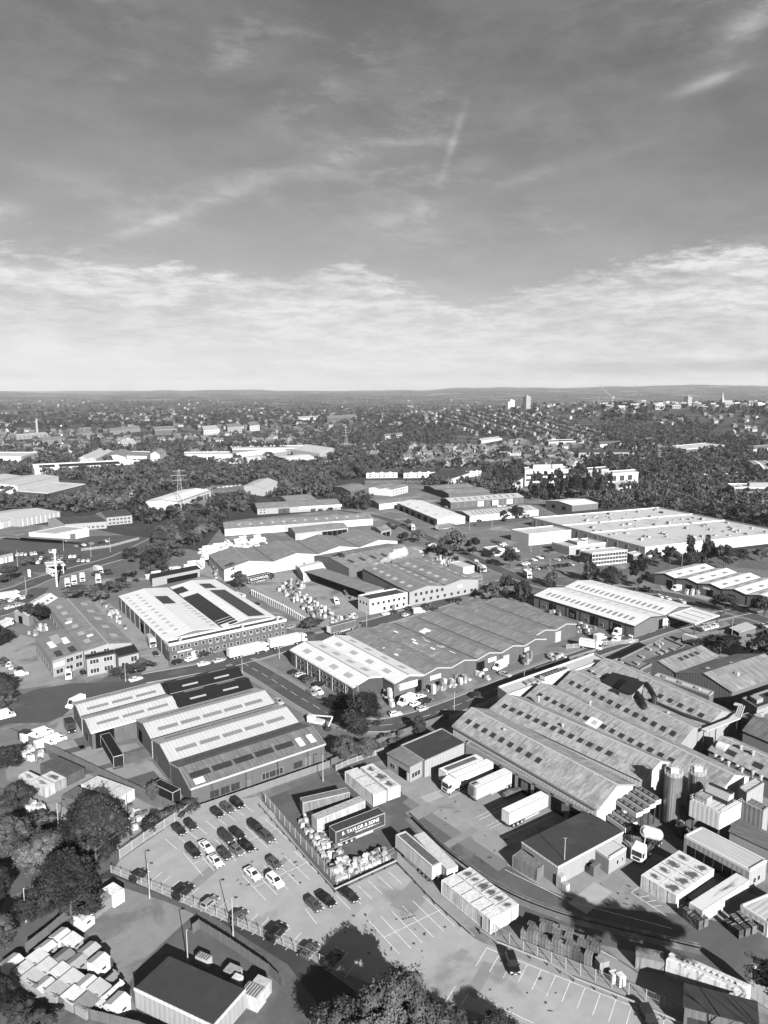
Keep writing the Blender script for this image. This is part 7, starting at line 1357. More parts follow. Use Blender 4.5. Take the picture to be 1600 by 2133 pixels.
# shrubs along kerbs and fences
sb = random.Random(21); SHR = [('beside the lorry park', [(200, 1196), (300, 1182), (330, 1205), (215, 1240)], 22), ('on the bank of the approach road', [(300, 1150), (340, 1120), (350, 1140), (310, 1170)], 10), ('at the left edge by the turning area', [(-20, 1452), (36, 1440), (30, 1470), (-20, 1488)], 10), ('along the board fence by the road bend', [(700, 1582), (860, 1524), (870, 1530), (710, 1592)], 9), ('behind the depot car park', [(1190, 1232), (1330, 1222), (1380, 1236), (1240, 1240)], 16), ('beside the far right lawn', [(1470, 1345), (1560, 1318), (1570, 1326), (1490, 1360)], 14), ('along the grass bank', [(960, 1092), (1100, 1074), (1108, 1080), (980, 1098)], 8), ('by the brown row end', [(1010, 1250), (1090, 1240), (1110, 1250), (1050, 1262)], 8), ('between the junk yard and car park fence', [(300, 1715), (385, 1690), (395, 1696), (310, 1735)], 9), ('in front of the shed display fence', [(0, 2110), (60, 2125), (120, 2140), (20, 2150)], 7), ('under the left evergreens', [(40, 1700), (130, 1725), (120, 1760), (30, 1740)], 14), ('by the long terrace kerb', [(800, 1092), (850, 1110), (845, 1118), (800, 1100)], 6), ('along the tree-lined road', [(880, 1140), (1000, 1180), (990, 1186), (870, 1146)], 10)]
for w_, pl, n in SHR:
    q = [P(*p) for p in pl]
    for i in range(n):
        s_, t_ = sb.random(), sb.random(); p = q[0].lerp(q[1], s_).lerp(q[3].lerp(q[2], s_), t_); h = sb.uniform(1.2, 3.2); tree_at(p, h, h * sb.uniform(1.3, 2.2), 'bush', 'low', 'leafy shrub ' + w_, 'shrubs ' + w_, sb.randrange(3)); NT_[0] -= 1
# rows of poplars by the offices
for i in range(15): tree(1110 + i * 11.4 + rng.uniform(-2, 2), 1042 + rng.uniform(-3, 4), rng.uniform(23, 29), rng.uniform(7, 9), 'poplar', '%s poplar from the left in the tall row before the white offices' % ORD[i], 'mid', group='poplars before the offices')
for i in range(6): tree(1030 + i * 8.5, 1018 + rng.uniform(-3, 4), rng.uniform(18, 23), rng.uniform(5, 7), 'poplar', '%s poplar from the left beside the white terrace' % ORD[i], 'mid', group='poplars beside the terrace')
# woods of the middle distance: the larger trees one by one, what lies behind as woodland
def in_poly(x, y, p):
    c = False; j = len(p) - 1
    for i in range(len(p)):
        if (p[i][1] > y) != (p[j][1] > y) and x < (p[j][0] - p[i][0]) * (y - p[i][1]) / (p[j][1] - p[i][1]) + p[i][0]: c = not c
        j = i
    return c
FA = np.array(FOOT)
def clear(x, y, front=34.0, pad=4.0):
    """not on a building and not right in front of one"""
    for sh in (0, front * .5, front):
        k = 1 + sh / max(1, math.hypot(x, y)); dx, dy = x * k - FA[:, 0], y * k - FA[:, 1]; det = FA[:, 2] * FA[:, 5] - FA[:, 3] * FA[:, 4]
        s = (dx * FA[:, 5] - dy * FA[:, 4]) / det; t = (FA[:, 2] * dy - FA[:, 3] * dx) / det
        es = pad / np.hypot(FA[:, 2], FA[:, 3]); et = pad / np.hypot(FA[:, 4], FA[:, 5])
        if np.any((s > -es) & (s < 1 + es) & (t > -et) & (t < 1 + et)): return False
    return True
WOODS = [('left wood by the approach road', [(330, 1118), (480, 1080), (540, 1030), (700, 985), (690, 1035), (570, 1040), (470, 1085), (440, 1120), (380, 1160), (335, 1195), (300, 1190)], 8.0),
 ('wood behind the pylon warehouse', [(175, 990), (400, 968), (700, 978), (710, 1005), (620, 1010), (575, 1020), (500, 1008), (440, 1015), (330, 1028), (290, 1045), (205, 1038), (180, 1022)], 8.5),
 ('scrub below the pylon warehouse', [(270, 1062), (440, 1064), (480, 1045), (520, 1040), (470, 1075), (420, 1085), (340, 1092), (290, 1095)], 7.0),
 ('trees at the left edge', [(-60, 1040), (100, 1036), (200, 1048), (290, 1058), (280, 1072), (140, 1070), (110, 1062), (-60, 1062)], 7.5),
 ('belt before the left halls', [(90, 992), (200, 985), (205, 998), (110, 1004)], 7.5), ('trees round the grey hall', [(560, 1035), (700, 1020), (780, 1030), (760, 1065), (715, 1062), (712, 1040), (660, 1036), (575, 1030)], 7.0), ('trees by the terrace', [(780, 1008), (900, 1008), (1050, 1018), (1110, 1040), (1000, 1026), (880, 1010)], 7.0),
 ('right wood beside the flat warehouse', [(1180, 1048), (1260, 1040), (1350, 1010), (1600, 1022), (1700, 1060), (1720, 1120), (1600, 1100), (1470, 1075), (1345, 1058), (1250, 1062)], 8.0),
 ('trees along the offices avenue', [(1340, 1000), (1480, 995), (1600, 1006), (1600, 1015), (1350, 1012)], 9.0), ('trees at the far right corner', [(1500, 1290), (1560, 1300), (1540, 1316), (1500, 1306)], 6), ('hedge of the far right', [(1590, 1360), (1650, 1380), (1620, 1400), (1580, 1384)], 5)]
cand = []
for nm, poly, sp in WOODS:
    xs = [p[0] for p in poly]; ys = [p[1] for p in poly]; ws = [P(*p) for p in poly]; wp = [(p.x, p.y) for p in ws]
    x0, x1, y0, y1 = min(p[0] for p in wp), max(p[0] for p in wp), min(p[1] for p in wp), max(p[1] for p in wp); y = y0
    while y < y1:
        x = x0
        while x < x1:
            px, py = x + rng.uniform(-.4, .4) * sp, y + rng.uniform(-.4, .4) * sp
            if in_poly(px, py, wp) and clear(px, py): cand.append((math.hypot(px, py), px, py, nm))
            x += sp
        y += sp
cand.sort(); LEFT = max(0, 290 - NT_[0])
# of the woods' trees, the nearest stand as individuals
for d, x, y, nm in cand[:LEFT]:
    h = rng.uniform(5.5, 12.5); tree_at((x, y, 0), h, h * rng.uniform(.8, 1.15), rng.choice(('round', 'round', 'oval')), 'mid' if d < 520 else 'low', 'leafy tree standing in the ' + nm, 'trees of the ' + nm)
def mass(name, pts, n, size, clumps, label, hr=(5.5, 13), m=None, kinds=('round', 'oval'), fat=1.0):
    """many trees too numerous to count as one stand of real leaf faces"""
    protos = []
    for k in range(5):
        kd = kinds[k % len(kinds)]; q, C, cr = leaf_cloud(kd, n, size, 70 + k, clumps); tv, tf = cores(C, cr); protos.append((q, tv, tf))
    Q, TV, TF = [], [], []; off = 0
    for x, y, z in pts:
        q, tv, tf = protos[rng.randrange(5)]; h = rng.uniform(*hr); w = h * rng.uniform(.85, 1.3) * fat; c, s = math.cos(rng.random() * 6.28), math.sin(rng.random() * 6.28); l = math.hypot(c, s) or 1; c, s = c / l, s / l
        M = np.array([[c * w, s * w, 0], [-s * w, c * w, 0], [0, 0, h]]); o = np.array([x, y, z]); Q.append(q @ M + o); t_ = tv @ M + o; TV.append(t_); TF.append(tf + off); off += len(t_)
    me = np_mesh(name, np.concatenate(Q), np.concatenate(TV), np.concatenate(TF), m or LEAF_M); return tag(obj(name, me), label, 'woodland', kind='stuff')
rest = cand[LEFT:]
if rest: mass('woodland', [(x, y, 0) for d, x, y, nm in rest], 230, .105, 26, 'dense woodland of leafy trees behind the estate')

# unseen trees added beyond the lower right corner to shade the works road
for i, (x, y, h) in enumerate([(1215, 1894, 21), (1285, 1910, 21), (1350, 1923, 20)]):
    p = P(x, y) + V((SUN.x, SUN.y, 0)).normalized() * (h - 1) / math.tan(SUN_EL); q_ = tree_at((p.x, p.y, 0), h, 9.5, 'round', 'near', '%s unseen tall tree added beyond the lower right corner for its shade' % ORD[i], 'added shade trees beyond the lower right corner', 0)
    q_.children[0].scale = (1, 1, .16); q_.children[0].location = (0, 0, .84)  # crowns squashed to the treetop so the shade band spares the bins
# ---------------------------------------------------------------- far town: landmark buildings, houses, woodland, hills
def FP(x, y):
    """point of the rising ground seen at a photo point"""
    u, v = (x - 800.0) / FOC, (1066.5 - y) / FOC
    d = V((u, math.cos(PITCH) + v * math.sin(PITCH), -math.sin(PITCH) + v * math.cos(PITCH))); t = 700.0
    while t < 20000:
        p = V((0, 0, CAM_H)) + d * t
        if p.z < terrain(p.x, p.y): return V((p.x, p.y, terrain(p.x, p.y)))
        t *= 1.006
    return p
def block(name, label, A, B, C, z, **k): return hall(name, label, A, B, C, z, **k)
# white industrial roofs beyond the wood
hall('warehouse', 'white hall with black solar strips beyond the left wood', (66, 972), (72, 978), (282, 967), 7.0, 1, 4.5, ROOF_WHITE, WHITE, pv=[(1, .25, .7, .05, .2), (1, .2, .7, .24, .85)])
hall('warehouse', 'pale double-ridge hall behind the solar strips hall', (163, 954), (200, 957), (234, 940), 9, 2, 3, ROOF_LIGHT, WHITE)
hall('warehouse', 'dark arched-roof hall with white front behind the solar strips', (221, 951), (262, 952), (275, 940), 9, 1, 3, ROOF_MID, WHITE)
hall('office_block', 'white three-storey offices with window bands behind the wood', (264, 950), (306, 951), (313, 941), 12, flat=True, roof=ROOF_MID, wall=WHITE, cap=FRAME, deco=[('f', 'w', (.05, .95, 4), 3, 5, 1.6, LGREY), ('f', 'w', (.05, .95, 4), 7, 5, 1.6, LGREY)])
hall('office_block', 'white block with a tall plain end and grey hipped roof', (313, 946), (333, 947), (346, 940), 14, 1, 4, ROOF_MID, WHITE, deco=[('f', 'p', .5, 6, 5, 1.5, MGREY)])
hall('warehouse', 'white factory with window rows at the far left edge', (-60, 952), (44, 952), (80, 942), 11, flat=True, roof=ROOF_FLAT, wall=WHITE, cap=FRAME, deco=[('r', 'w', (.05, .95, 3), 3, 7, 2, LGREY), ('r', 'w', (.05, .95, 3), 6.5, 7, 2, LGREY)])
hall('warehouse', 'long white shed left of the sail-roofed showroom', (383, 942), (385, 948), (484, 947), 8, flat=True, roof=ROOF_FLAT, wall=WHITE, cap=FRAME)
hall('showroom', 'white showroom with a wavy sail roof beyond the wood', (486, 946), (505, 952), (598, 940), 8, 2, 2.5, ROOF_WHITE, CREAM, deco=[('r', 'o', .6, 0, 20, 5)])
hall('warehouse', 'pale shed in front of the sail-roofed showroom, left one', (448, 955), (452, 967), (503, 966), 6, 1, 3, ROOF_WHITE, WHITE); hall('warehouse', 'pale shed in front of the sail-roofed showroom, right one', (499, 953), (508, 966), (548, 963), 6, 1, 3, ROOF_WHITE, WHITE)
hall('warehouse', 'big white curved-corner hall right of the showroom', (608, 936), (666, 945), (693, 933), 12, flat=True, roof=ROOF_FLAT, wall=WHITE, cap=FRAME, parap=.4); hall('warehouse', 'low white shed before the curved-corner hall', (578, 952), (605, 962), (660, 955), 7, 1, 2, ROOF_WHITE, WHITE)
hall('warehouse', 'long grey-walled store behind the row of slim poplars', (480, 930), (484, 936), (662, 933), 9, flat=True, roof=ROOF_FLAT, wall=MGREY, cap=FRAME)
for i in range(22):
    x = 460 + i * 6.4 + rng.uniform(-2, 2); tree_at(P(x, 942 + rng.uniform(-1, 1)), rng.uniform(13, 18), 5, 'poplar', 'low', 'slim poplar in the row before the grey-walled store', 'slim poplars of the store')
# white terrace, offices, sports hall on the right
for i, (A, B, C) in enumerate([((762, 981), (763, 985), (828, 984)), ((838, 979), (841, 985), (908, 983)), ((914, 979), (917, 984), (950, 982)), ((957, 977), (961, 984), (1003, 980))]):
    hall('terrace_block', 'white two-storey terrace block with dark roof, %s from the left' % ('first', 'second', 'third', 'fourth')[i], A, B, C, 6, 1, 3.0, ROOF_DARK, WHITE, deco=[('r', 'w', (.05, .95, 6), 1, 2.4, 1.6), ('r', 'w', (.05, .95, 6), 3.6, 2.4, 1.4), ('r', 'p', (.1, .9, 3), .2, 3, 6.6, FRAME)])
hall('terrace_block', 'white gabled block with small windows stepping down before the terrace', (893, 988), (934, 1000), (980, 985), 7, mono=.3, roof=ROOF_DARK, wall=WHITE, deco=[('r', 'w', (.1, .9, 5), 4, 2, 1.4), ('r', 'w', (.1, .9, 5), 1, 2, 1.4)]); hall('terrace_block', 'white-edged dark-roofed block left of the poplars', (1000, 996), (1024, 1005), (1042, 998), 6, 1, 2, ROOF_DARK, WHITE); hall('terrace_block', 'white sharp-gabled block by the poplars', (1062, 1003), (1068, 1009), (1090, 996), 9, mono=.4, roof=ROOF_DARK, wall=WHITE, deco=[('r', 'w', (.1, .9, 4), 3, 1.4, 4, MGREY)])
hall('office_block', 'large white stepped office behind the poplars', (1092, 974), (1094, 980), (1184, 978), 16, flat=True, roof=ROOF_FLAT, wall=WHITE, cap=FRAME, deco=[('r', 'w', (.02, .98, 5), 10, 9, 2.2, LGREY), ('r', 'w', (.02, .98, 5), 5, 9, 2.2, LGREY)], units=[(.2, .2, 6, 20, 4), (.2, .65, 6, 12, 4)])
hall('office_block', 'white framed office with dark square windows right of the poplars', (1264, 982), (1268, 988), (1330, 984), 15, flat=True, roof=ROOF_FLAT, wall=WHITE, cap=FRAME, deco=[('r', 'w', (.05, .85, 3), 8, 6, 5, LGREY), ('r', 'w', (.05, .85, 3), 1, 6, 4, LGREY)]); hall('office_block', 'low white roof terrace block below the framed office', (1263, 1010), (1280, 1022), (1318, 1008), 8, flat=True, roof=ROOF_FLAT, wall=WHITE, cap=FRAME, units=[(.3, .3, 6, 6, 1)]); hall('office_block', 'grey-roofed office wing left of the framed office', (1222, 975), (1226, 981), (1268, 978), 15, flat=True, roof=ROOF_MID, wall=CREAM, cap=FRAME)
def oval():
    c = P(1456, 982, 6); r = empty('oval_building', (c.x, c.y, 0), 0, 'oval white-roofed showroom on slim columns', 'building'); n = 28; E = [(math.cos(2 * math.pi * k / n) * 42, math.sin(2 * math.pi * k / n) * 30) for k in range(n)]
    mb = MB(); mb.poly([(x, y, 6.6) for x, y in E]); [mb.poly([(*E[k], 5.8), (*E[(k + 1) % n], 5.8), (*E[(k + 1) % n], 6.6), (*E[k], 6.6)]) for k in range(n)]; part(mb, 'roof', ROOF_FLAT, r)
    mb = MB(); [mb.poly([(E[k][0] * .9, E[k][1] * .9, 0), (E[(k + 1) % n][0] * .9, E[(k + 1) % n][1] * .9, 0), (E[(k + 1) % n][0] * .9, E[(k + 1) % n][1] * .9, 5.8), (E[k][0] * .9, E[k][1] * .9, 5.8)]) for k in range(n)]; part(mb, 'glass_wall', PANE, r)
    for k in range(0, n, 2): part(MB().tube((E[k][0] * .97, E[k][1] * .97, 0), (E[k][0] * .97, E[k][1] * .97, 5.8), .4, n=6), 'column', FRAME, r)
oval()
def arch_hall():
    a, b, c = P(1535, 982), P(1570, 990), P(1720, 990); o = a; u, v = b - a, c - b; r = empty('sports_hall', o, 0, 'arched grey-roofed sports hall with pale stripes at the right edge', 'building'); up = V((0, 0, 1)); n = 12; u = u.normalized() * 46
    arc = [(k / n, 6 + 9 * math.sin(math.pi * (.12 + .76 * k / n))) for k in range(n + 1)]
    mb = MB(); mb.poly([u * s + up * h for s, h in arc] + [u, V((0, 0, 0))]); mb.poly([u, u + v, u + v + up * arc[-1][1], u + up * arc[-1][1]]); mb.poly([V((0, 0, 0)), v, v + up * arc[0][1], up * arc[0][1]]); part(mb, 'wall', LGREY, r)
    for k in range(n): part(MB().slab([u * arc[k][0] + up * arc[k][1], u * arc[k + 1][0] + up * arc[k + 1][1], u * arc[k + 1][0] + v + up * arc[k + 1][1], u * arc[k][0] + v + up * arc[k][1]], .2), 'roof_sheet', ROOF_MID, r)
    for j in range(6):
        mb = MB()
        for k in range(2, n): t0 = .08 + j * .15; mb.slab([u * arc[k][0] + up * (arc[k][1] + .22) + v * t0, u * arc[k + 1][0] + up * (arc[k + 1][1] + .22) + v * t0, u * arc[k + 1][0] + up * (arc[k + 1][1] + .22) + v * (t0 + .025), u * arc[k][0] + up * (arc[k][1] + .22) + v * (t0 + .025)], .1) if k < n else None
        part(mb, 'rooflight', ROOF_WHITE, r)
arch_hall()
hall('office_block', 'dark glazed long office behind the right wood', (1515, 1008), (1530, 1016), (1720, 1016), 12, flat=True, roof=ROOF_FLAT, wall=MGREY, cap=FRAME, deco=[('r', 'w', (.02, .98, 12), 2, 7, 2, LGREY), ('r', 'w', (.02, .98, 12), 5.5, 7, 2, LGREY), ('r', 'w', (.02, .98, 12), 9, 7, 2, LGREY)], units=[(.3, .2, 8, 30, 3)])
hall('school', 'long hip-roofed brick school with rows of white windows', (1203, 938), (1206, 943), (1311, 942), 8, 1, 3, ROOF_DARK, CREAM, deco=[('r', 'w', (.02, .98, 14), 1, 3, 1.6), ('r', 'w', (.02, .98, 14), 4.6, 3, 1.6)]); hall('school', 'low flat-roofed college range in trees', (1380, 931), (1430, 936), (1520, 927), 7, flat=True, roof=ROOF_FLAT, wall=BRICK, cap=FRAME); hall('school', 'pale pitched hall beside the long school', (1244, 922), (1250, 926), (1295, 923), 7, 1, 3, ROOF_TILE, WHITE); hall('school', 'brick school with white window bands on the hillside', (1140, 917), (1143, 921), (1200, 919), 8, flat=True, roof=ROOF_DARK, wall=CREAM, cap=FRAME); hall('school', 'white flat-roofed building among houses at centre right', (998, 915), (1003, 919), (1046, 913), 6, flat=True, roof=ROOF_FLAT, wall=WHITE, cap=FRAME)
for i, (A, B, C, z, w) in enumerate([((224, 893), (228, 898), (292, 891), 9, LGREY), ((318, 890), (322, 896), (370, 894), 12, BRICK), ((420, 888), (424, 896), (458, 893), 14, WHITE), ((470, 883), (474, 890), (504, 888), 16, LGREY), ((516, 880), (520, 887), (541, 885), 14, WHITE), ((30, 905), (34, 908), (100, 903), 8, LGREY), ((85, 913), (88, 918), (128, 914), 9, CREAM), ((165, 900), (170, 903), (192, 899), 7, WHITE), ((620, 868), (622, 872), (660, 870), 9, WHITE), ((680, 866), (682, 872), (745, 868), 14, BRICK), ((800, 905), (802, 909), (842, 905), 7, WHITE), ((250, 918), (252, 924), (284, 922), 8, CREAM), ((1480, 905), (1484, 909), (1520, 905), 7, WHITE), ((1560, 930), (1565, 937), (1640, 930), 8, WHITE)]):
    hall('town_block', ['long pale block on the far left with fins', 'terraced pale block left of the twin offices', 'white colonnaded block in the far town', 'tall pale office slab in the far town', 'tall white office end in the far town', 'long low shed beneath the chimney', 'pale block beside the lattice mast', 'white manor-like block in the left trees', 'white shed in the far middle', 'long brick mill in the far middle', 'white store amid houses at the centre', 'pale school in the left suburb', 'white hall in the right-hand suburb trees', 'white store at the right edge below the town'][i], A, B, C, z, flat=i % 3 > 0, rise=3, roof=ROOF_FLAT if i % 3 > 1 else ROOF_MID, wall=w, cap=LGREY, deco=[('r', 'w', (.04, .96, 7), z * .3, 2.5, 1.6), ('r', 'w', (.04, .96, 7), z * .65, 2.5, 1.6)])
# towers, spire, crane on the hill
def tower(x, yb, yt, wpx, label, m, steps=()):
    p = FP(x, yb); d = p.y; s = d / FOC; w = wpx * s; h = (yb - yt) * s
    r = empty('tower_block', p, .45, label, 'tower block'); part(MB().box(-w / 2.3, w / 2.3, -w / 2.3, w / 2.3, -10, h * .95), 'shaft', m, r); part(MB().box(-w / 6, w / 6, -w / 6, w / 6, h * .95, h * 1.04), 'lift_head', m, r)
    n = max(3, int(h / 3)); wm = MB()
    for k in range(n):
        for j in range(5): zz = h * .93 * (k + .35) / n; xx = -w / 2.3 + w / 1.15 * (j + .5) / 5; part(MB().box(xx - w * .05, xx + w * .05, -w / 2.3 - .08, -w / 2.3 + .02, zz, zz + 1.4), 'window', PANE, r) if k % 2 == 0 else None
    for q in steps: part(MB().box(-w / 2.3 - w * .3, -w / 2.3, -w / 3, w / 3, -10, h * q), 'wing', m, r)
tower(1097, 852, 825, 13, 'taller white tower block on the skyline', CREAM); tower(1064, 853, 833, 13, 'shorter white tower block on the skyline with a low wing', WHITE, (.8,)); tower(1432, 846, 826, 13, 'round-looking grey tower in the hilltop town', LGREY)
def spire():
    p = FP(1504, 846); s = p.y / FOC; r = empty('church', p, .3, 'slender church spire in the hilltop town', 'church'); w = 5 * s; h = 30 * s; part(MB().box(-w / 2, w / 2, -w / 2, w / 2, -8, h * .5), 'tower', LGREY, r); part(MB().tube((0, 0, h * .5), (0, 0, h), w * .55, .2, 8), 'spire', LGREY, r); part(MB().box(w / 2, w * 3, -w / 2, w / 2, -8, h * .25), 'nave', BRICK, r)
spire()
def crane(x, yb, yt, lean, label):
    p = FP(x, yb); s = p.y / FOC; r = empty('tower_crane', p, 0, label, 'crane'); h = (yb - yt) * s * .35; j = (yb - yt) * s
    part(MB().tube((0, 0, -6), (0, 0, h), .7, n=4), 'mast', STEEL, r); part(MB().tube((0, 0, h), (lean * j * .8, 0, j), .5, .25, n=4), 'jib', STEEL, r); part(MB().box(-2.5 * lean - 2, -2.5 * lean + 2, -1.5, 1.5, h, h + 3), 'counterweight', STEEL, r)
crane(1276, 842, 803, -1, 'luffing tower crane above the hilltop town'); crane(1247, 838, 818, .4, 'smaller tower crane left of the luffing one')
for i in range(46):   # blocks of the hilltop town
    x = [1262, 1275, 1290, 1300, 1320, 1335, 1375, 1385, 1395, 1408, 1420, 1450, 1465, 1480, 1492, 1515, 1530, 1545, 1558, 1570, 1582, 1595, 1610][i % 23] + rng.uniform(-4, 4); yb = 847 + rng.uniform(-5, 8); p = FP(x, yb); s = p.y / FOC; w, d, h = rng.uniform(8, 22) * s, rng.uniform(6, 12) * s, rng.uniform(4, 10) * s
    r = empty('town_building', p, rng.uniform(.1, .9), 'pale or brick block in the hilltop town', 'building', 'blocks of the hilltop town'); m = rng.choice((WHITE, CREAM, CREAM, BRICK, LGREY)); part(MB().box(-w / 2, w / 2, -d / 2, d / 2, -8, h), 'wall', m, r); part(MB().box(-w / 2 - .3, w / 2 + .3, -d / 2 - .3, d / 2 + .3, h, h + .8), 'roof', rng.choice((ROOF_FLAT, ROOF_DARK)), r)
    for k in range(4): x_ = -w / 2 + w * (k + .5) / 4; part(MB().box(x_ - w * .07, x_ + w * .07, -d / 2 - .1, -d / 2 + .02, h * .3, h * .75), 'window', PANE, r)
def pylon(x, y, h, label, sign=1):
    p = P(x, y); r = empty('pylon', p, .3, label, 'pylon'); mb = MB(); b = h * .09
    C4 = ((-1, -1), (1, -1), (1, 1), (-1, 1))
    for i, (sx, sy) in enumerate(C4): part(MB().tube((sx * b, sy * b, 0), (sx * b * .15, sy * b * .15, h), .14, .08, 4), 'leg', STEEL, r)
    br = MB(); n = 9
    for k in range(n):
        z0, z1 = h * k / n, h * (k + 1) / n; f0, f1 = 1 - .85 * k / n, 1 - .85 * (k + 1) / n
        for i in range(4):
            q, w = C4[i], C4[(i + 1) % 4]; br.tube((q[0] * b * f0, q[1] * b * f0, z0), (w[0] * b * f1, w[1] * b * f1, z1), .055, n=3); br.tube((w[0] * b * f0, w[1] * b * f0, z0), (q[0] * b * f1, q[1] * b * f1, z1), .055, n=3)
    part(br, 'bracing', STEEL, r)
    for z, l in ((.72, .16), (.84, .2), (.95, .14)): part(MB().tube((-l * h, 0, h * z), (l * h, 0, h * z), .14, n=4), 'cross_arm', STEEL, r)
pylon(376, 1060, 33, 'lattice pylon standing over the white warehouse'); pylon(601, 975, 34, 'lattice pylon in front of the showroom'); pylon(721, 938, 34, 'lattice pylon on the far meadow'); pylon(1372, 1062 - 90, 22, 'small lattice pylon by the avenue car park')
def radio_mast():
    p = P(135, 948); r = empty('radio_mast', p, .3, 'tall lattice radio mast with dishes on the left', 'mast'); h = 52
    for sx, sy in ((-1, -1), (1, -1), (1, 1), (-1, 1)): part(MB().tube((sx * 3, sy * 3, 0), (sx * .7, sy * .7, h), .3, .18, 4), 'leg', DARK, r)
    br = MB()
    for k in range(16):
        z0, z1 = h * k / 16, h * (k + 1) / 16; a, b = 3 - 2.3 * k / 16, 3 - 2.3 * (k + 1) / 16
        for s in (-1, 1): br.tube((-a, s * a, z0), (b, s * b, z1), .15, n=3); br.tube((a, s * a, z0), (-b, s * b, z1), .15, n=3)
    part(br, 'bracing', DARK, r)
    for z in (18, 30, 44): part(MB().tube((-1.8, -1.6, z), (-1.8, -2.3, z), 1.2, n=10), 'dish', FRAME, r)
radio_mast()
def chimney():
    p = P(78, 902); r = empty('factory_chimney', p, 0, 'tall pale factory chimney on the left skyline', 'chimney'); h = 30 * p.y / FOC; part(MB().tube((0, 0, 0), (0, 0, h), 3.0, 2.2, 12), 'stack', CREAM, r); part(MB().tube((0, 0, h - 1.5), (0, 0, h), 2.6, n=12), 'rim', CREAM, r)
chimney()

# ---- houses
def house_mesh(L, W, h, rise, name='house'):
    mb = MB(); l, w = L / 2, W / 2; mb.box(-l, l, -w, w, -3, h, 0)
    mb.poly([(-l, w, h), (-l, -w, h), (-l, 0, h + rise)], 0); mb.poly([(l, -w, h), (l, w, h), (l, 0, h + rise)], 0)
    for s in (-1, 1): mb.slab([(-l - .3, s * (w + .3), h - .15), (l + .3, s * (w + .3), h - .15), (l + .3, 0, h + rise), (-l - .3, 0, h + rise)], .15, 1)
    for x in (-l * .7, l * .7): mb.box(x - .4, x + .4, -.35, .35, h + rise * .6, h + rise + 1.1, 0)
    for s in (-1, 1):
        for z in (.9, 3.4):
            if z + 1.2 > h: continue
            for x in (-l * .55, 0, l * .55): mb.box(x - .55, x + .55, s * w - .04, s * w + .04, z, z + 1.2, 2)
        mb.box(s * l - .04, s * l + .04, -.5, .5, 3.2, 4.3, 2)
    return mb
HM = []
for k, (wm, rm) in enumerate([(HOUSE_W, ROOF_TILE), (BRICK, ROOF_TILE), (HOUSE_P, ROOF_TILE), (BRICK, ROOF_DARK), (BRICK, ROOF_BROWN)]): HM.append(house_mesh(9 + (k % 3) * 2.5, 8, 5.2, 2.8).mesh('house', [wm, rm, PANE]))
hp = []
FA = np.array(FOOT)
# hillside streets climbing away on the right of centre, a belt of trees behind each
belt = []
for k in range(10):
    for i in range(30):
        x = 960 + k * 30 - i * 5.2 + 40; y = 908 - i * 1.75 + k * .8
        p = FP(x + rng.uniform(-4, 4), y + rng.uniform(-1.2, 1.2))
        if not 1000 < p.y < 2600: continue
        if rng.random() < .66: hp.append((p.x, p.y, p.z, R(118) + rng.uniform(-.25, .25), 'brick house in the hillside streets below the tower blocks', 'houses in the hillside streets'))
        for j in range(2): q = FP(x + 10 + rng.uniform(-3, 5), y + rng.uniform(-.8, .8)); belt.append((q.x, q.y, q.z - .5))
hs = random.Random(5)
for i in range(3000):
    az = R(hs.uniform(-33, 33)); d = 1 / hs.uniform(1 / 6500, 1 / 900); x, y = d * math.tan(az), d
    if noise.noise(V((x / 260, y / 420, 3.3))) < -.08 or not clear(x, y, 40, 6): continue
    hp.append((x, y, terrain(x, y), hs.choice((.2, .5, 1.2, 2.0)) + hs.uniform(-.1, .1), None, None))
hp = [h for h in hp if clear(h[0], h[1], 20, 6)]
hp.sort(key=lambda h: math.hypot(h[0], h[1]))
for i, (x, y, z, a, lb, gr) in enumerate(hp[:290]):
    side = 'left' if x < -.12 * y else 'right' if x > .2 * y else 'centre'
    o = obj('house', rng.choice(HM), None, (x, y, z), a); tag(o, lb or {'left': 'small gabled house among trees in the left suburb', 'centre': 'small gabled house among trees in the central suburb', 'right': 'small gabled house among trees in the right suburb'}[side], 'house', gr or 'houses of the %s suburb' % side)
def joined(pts, me):
    n = len(me.vertices); co = np.empty(n * 3, np.float32); me.vertices.foreach_get('co', co); co = co.reshape(-1, 3); fv = [tuple(p.vertices) for p in me.polygons]; mi = [p.material_index for p in me.polygons]; vs, fs, ks = [], [], []
    for x, y, z, a in pts:
        c, s = math.cos(a), math.sin(a); o = len(vs); vs += [(p[0] * c - p[1] * s + x, p[0] * s + p[1] * c + y, p[2] + z) for p in co]; fs += [tuple(i + o for i in f) for f in fv]; ks += mi
    out = bpy.data.meshes.new('distant_houses'); out.from_pydata(vs, [], fs)
    for m in me.materials: out.materials.append(m)
    out.polygons.foreach_set('material_index', ks); return out
restH = hp[290:]
for k in range(5):
    pts = [h[:4] for i, h in enumerate(restH) if i % 5 == k]
    if pts: tag(obj('distant_houses', joined(pts, HM[k])), 'scatter of far houses towards the horizon', 'houses', kind='stuff')
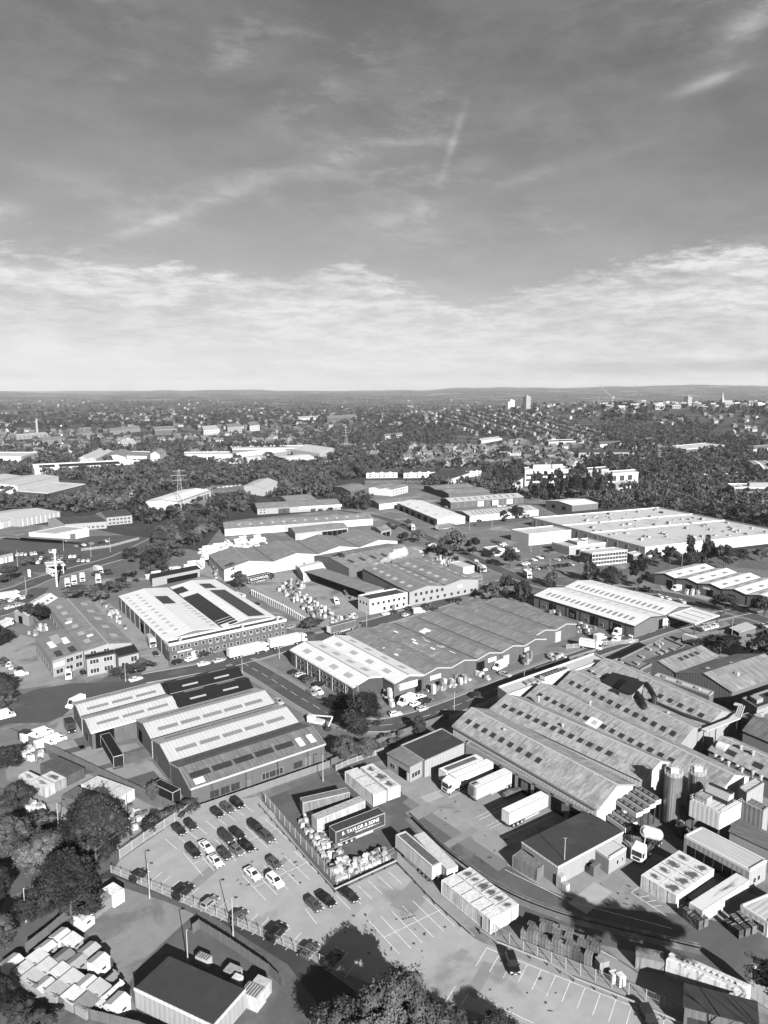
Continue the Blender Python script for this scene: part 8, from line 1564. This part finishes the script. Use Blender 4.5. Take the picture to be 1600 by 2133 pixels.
# ---- far trees between the houses, then tree belts on the fields
tr_ = random.Random(9); pts1, pts2 = [], []; hpos = np.array([(h[0], h[1]) for h in hp]) if hp else np.zeros((1, 2))
for i in range(21000):
    az = R(tr_.uniform(-36, 36)); d = 1 / tr_.uniform(1 / 13000, 1 / 790); x, y = d * math.tan(az), d
    n = noise.noise(V((x / 300, y / 500, 7.7)))
    if n < -.2 and tr_.random() < .85: continue
    if 950 < x / d * 1530 + 800 < 1250 and 1200 < d < 2500 and tr_.random() < .7: continue
    if d < 2600 and not clear(x, y, 45, 5): continue
    if d < 2500 and np.min(np.hypot(hpos[:, 0] - x, hpos[:, 1] + 0 - y)) < 8: continue
    (pts1 if d < 1700 else pts2).append((x, y, terrain(x, y) - .5))
mass('woodland', belt, 70, .2, 14, 'dark belts of trees between the hillside streets', (7, 12), LEAF_D)
mass('woodland', pts1, 90, .17, 18, 'belts of leafy trees round the far suburbs', (6, 16), LEAF_M)
mass('woodland', pts2, 26, .42, 9, 'far tree cover running to the hills', (6, 13), LEAF_D, fat=1.7)
for o in PROTOS:
    for c in list(o.children_recursive) + [o]: bpy.data.objects.remove(c)

# ---- steam from the works roof and the haze of the day
def steam():
    p = P(806, 1178, 7); me = bpy.data.meshes.new('steam_plume'); import bmesh; bm = bmesh.new(); r = random.Random(3)
    from mathutils import Matrix
    for k in range(26):
        t = k / 25; c = V((-9 + 20 * t ** .8 + r.uniform(-2, 2) * (.3 + t), r.uniform(-2, 2) * (.3 + t), 1 + 9 * t + r.uniform(-2.2, 2.2) * t)); bmesh.ops.create_icosphere(bm, subdivisions=2, radius=(1.0 + 2.6 * t) * r.uniform(.6, 1.1), matrix=Matrix.Translation(c))
    bm.to_mesh(me); bm.free(); t = bpy.data.objects.new('tmp', me); col.objects.link(t); md = t.modifiers.new('r', 'REMESH'); md.mode = 'VOXEL'; md.voxel_size = .45
    dg = bpy.context.evaluated_depsgraph_get(); me = bpy.data.meshes.new_from_object(t.evaluated_get(dg)); bpy.data.objects.remove(t); me.name = 'steam_plume'
    for v in me.vertices: n_ = v.normal.copy(); v.co += n_ * (1.0 * noise.noise(v.co * .5) + .5 * noise.noise(v.co * 1.3))
    m = bpy.data.materials.new('steam'); m.use_nodes = True; T = NT(m.node_tree); v = T.n('ShaderNodeVolumePrincipled', i_Density=.32); v.inputs['Color'].default_value = (.99, .99, .99, 1)
    T.t.links.new(v.outputs[0], T.n('ShaderNodeOutputMaterial').inputs['Volume']); me.materials.clear(); me.materials.append(m); so = obj('steam_plume', me, None, p); so.scale = (.72, .72, .72); tag(so, 'white puff of steam rising from the works roof', 'steam', kind='stuff')
steam()
def haze():
    me = MB().box(-21000, 21000, -400, 19800, -70, 330).mesh('haze', [], uv=False); m = bpy.data.materials.new('haze_air'); m.use_nodes = True; T = NT(m.node_tree)
    v = T.n('ShaderNodeVolumePrincipled', i_Density=HAZE); v.inputs['Color'].default_value = (.9, .9, .9, 1); T.t.links.new(v.outputs[0], T.n('ShaderNodeOutputMaterial').inputs['Volume']); me.materials.append(m)
    tag(obj('haze', me), 'thin haze over the whole valley', 'haze', kind='stuff')
HAZE = 3.5e-5
haze()
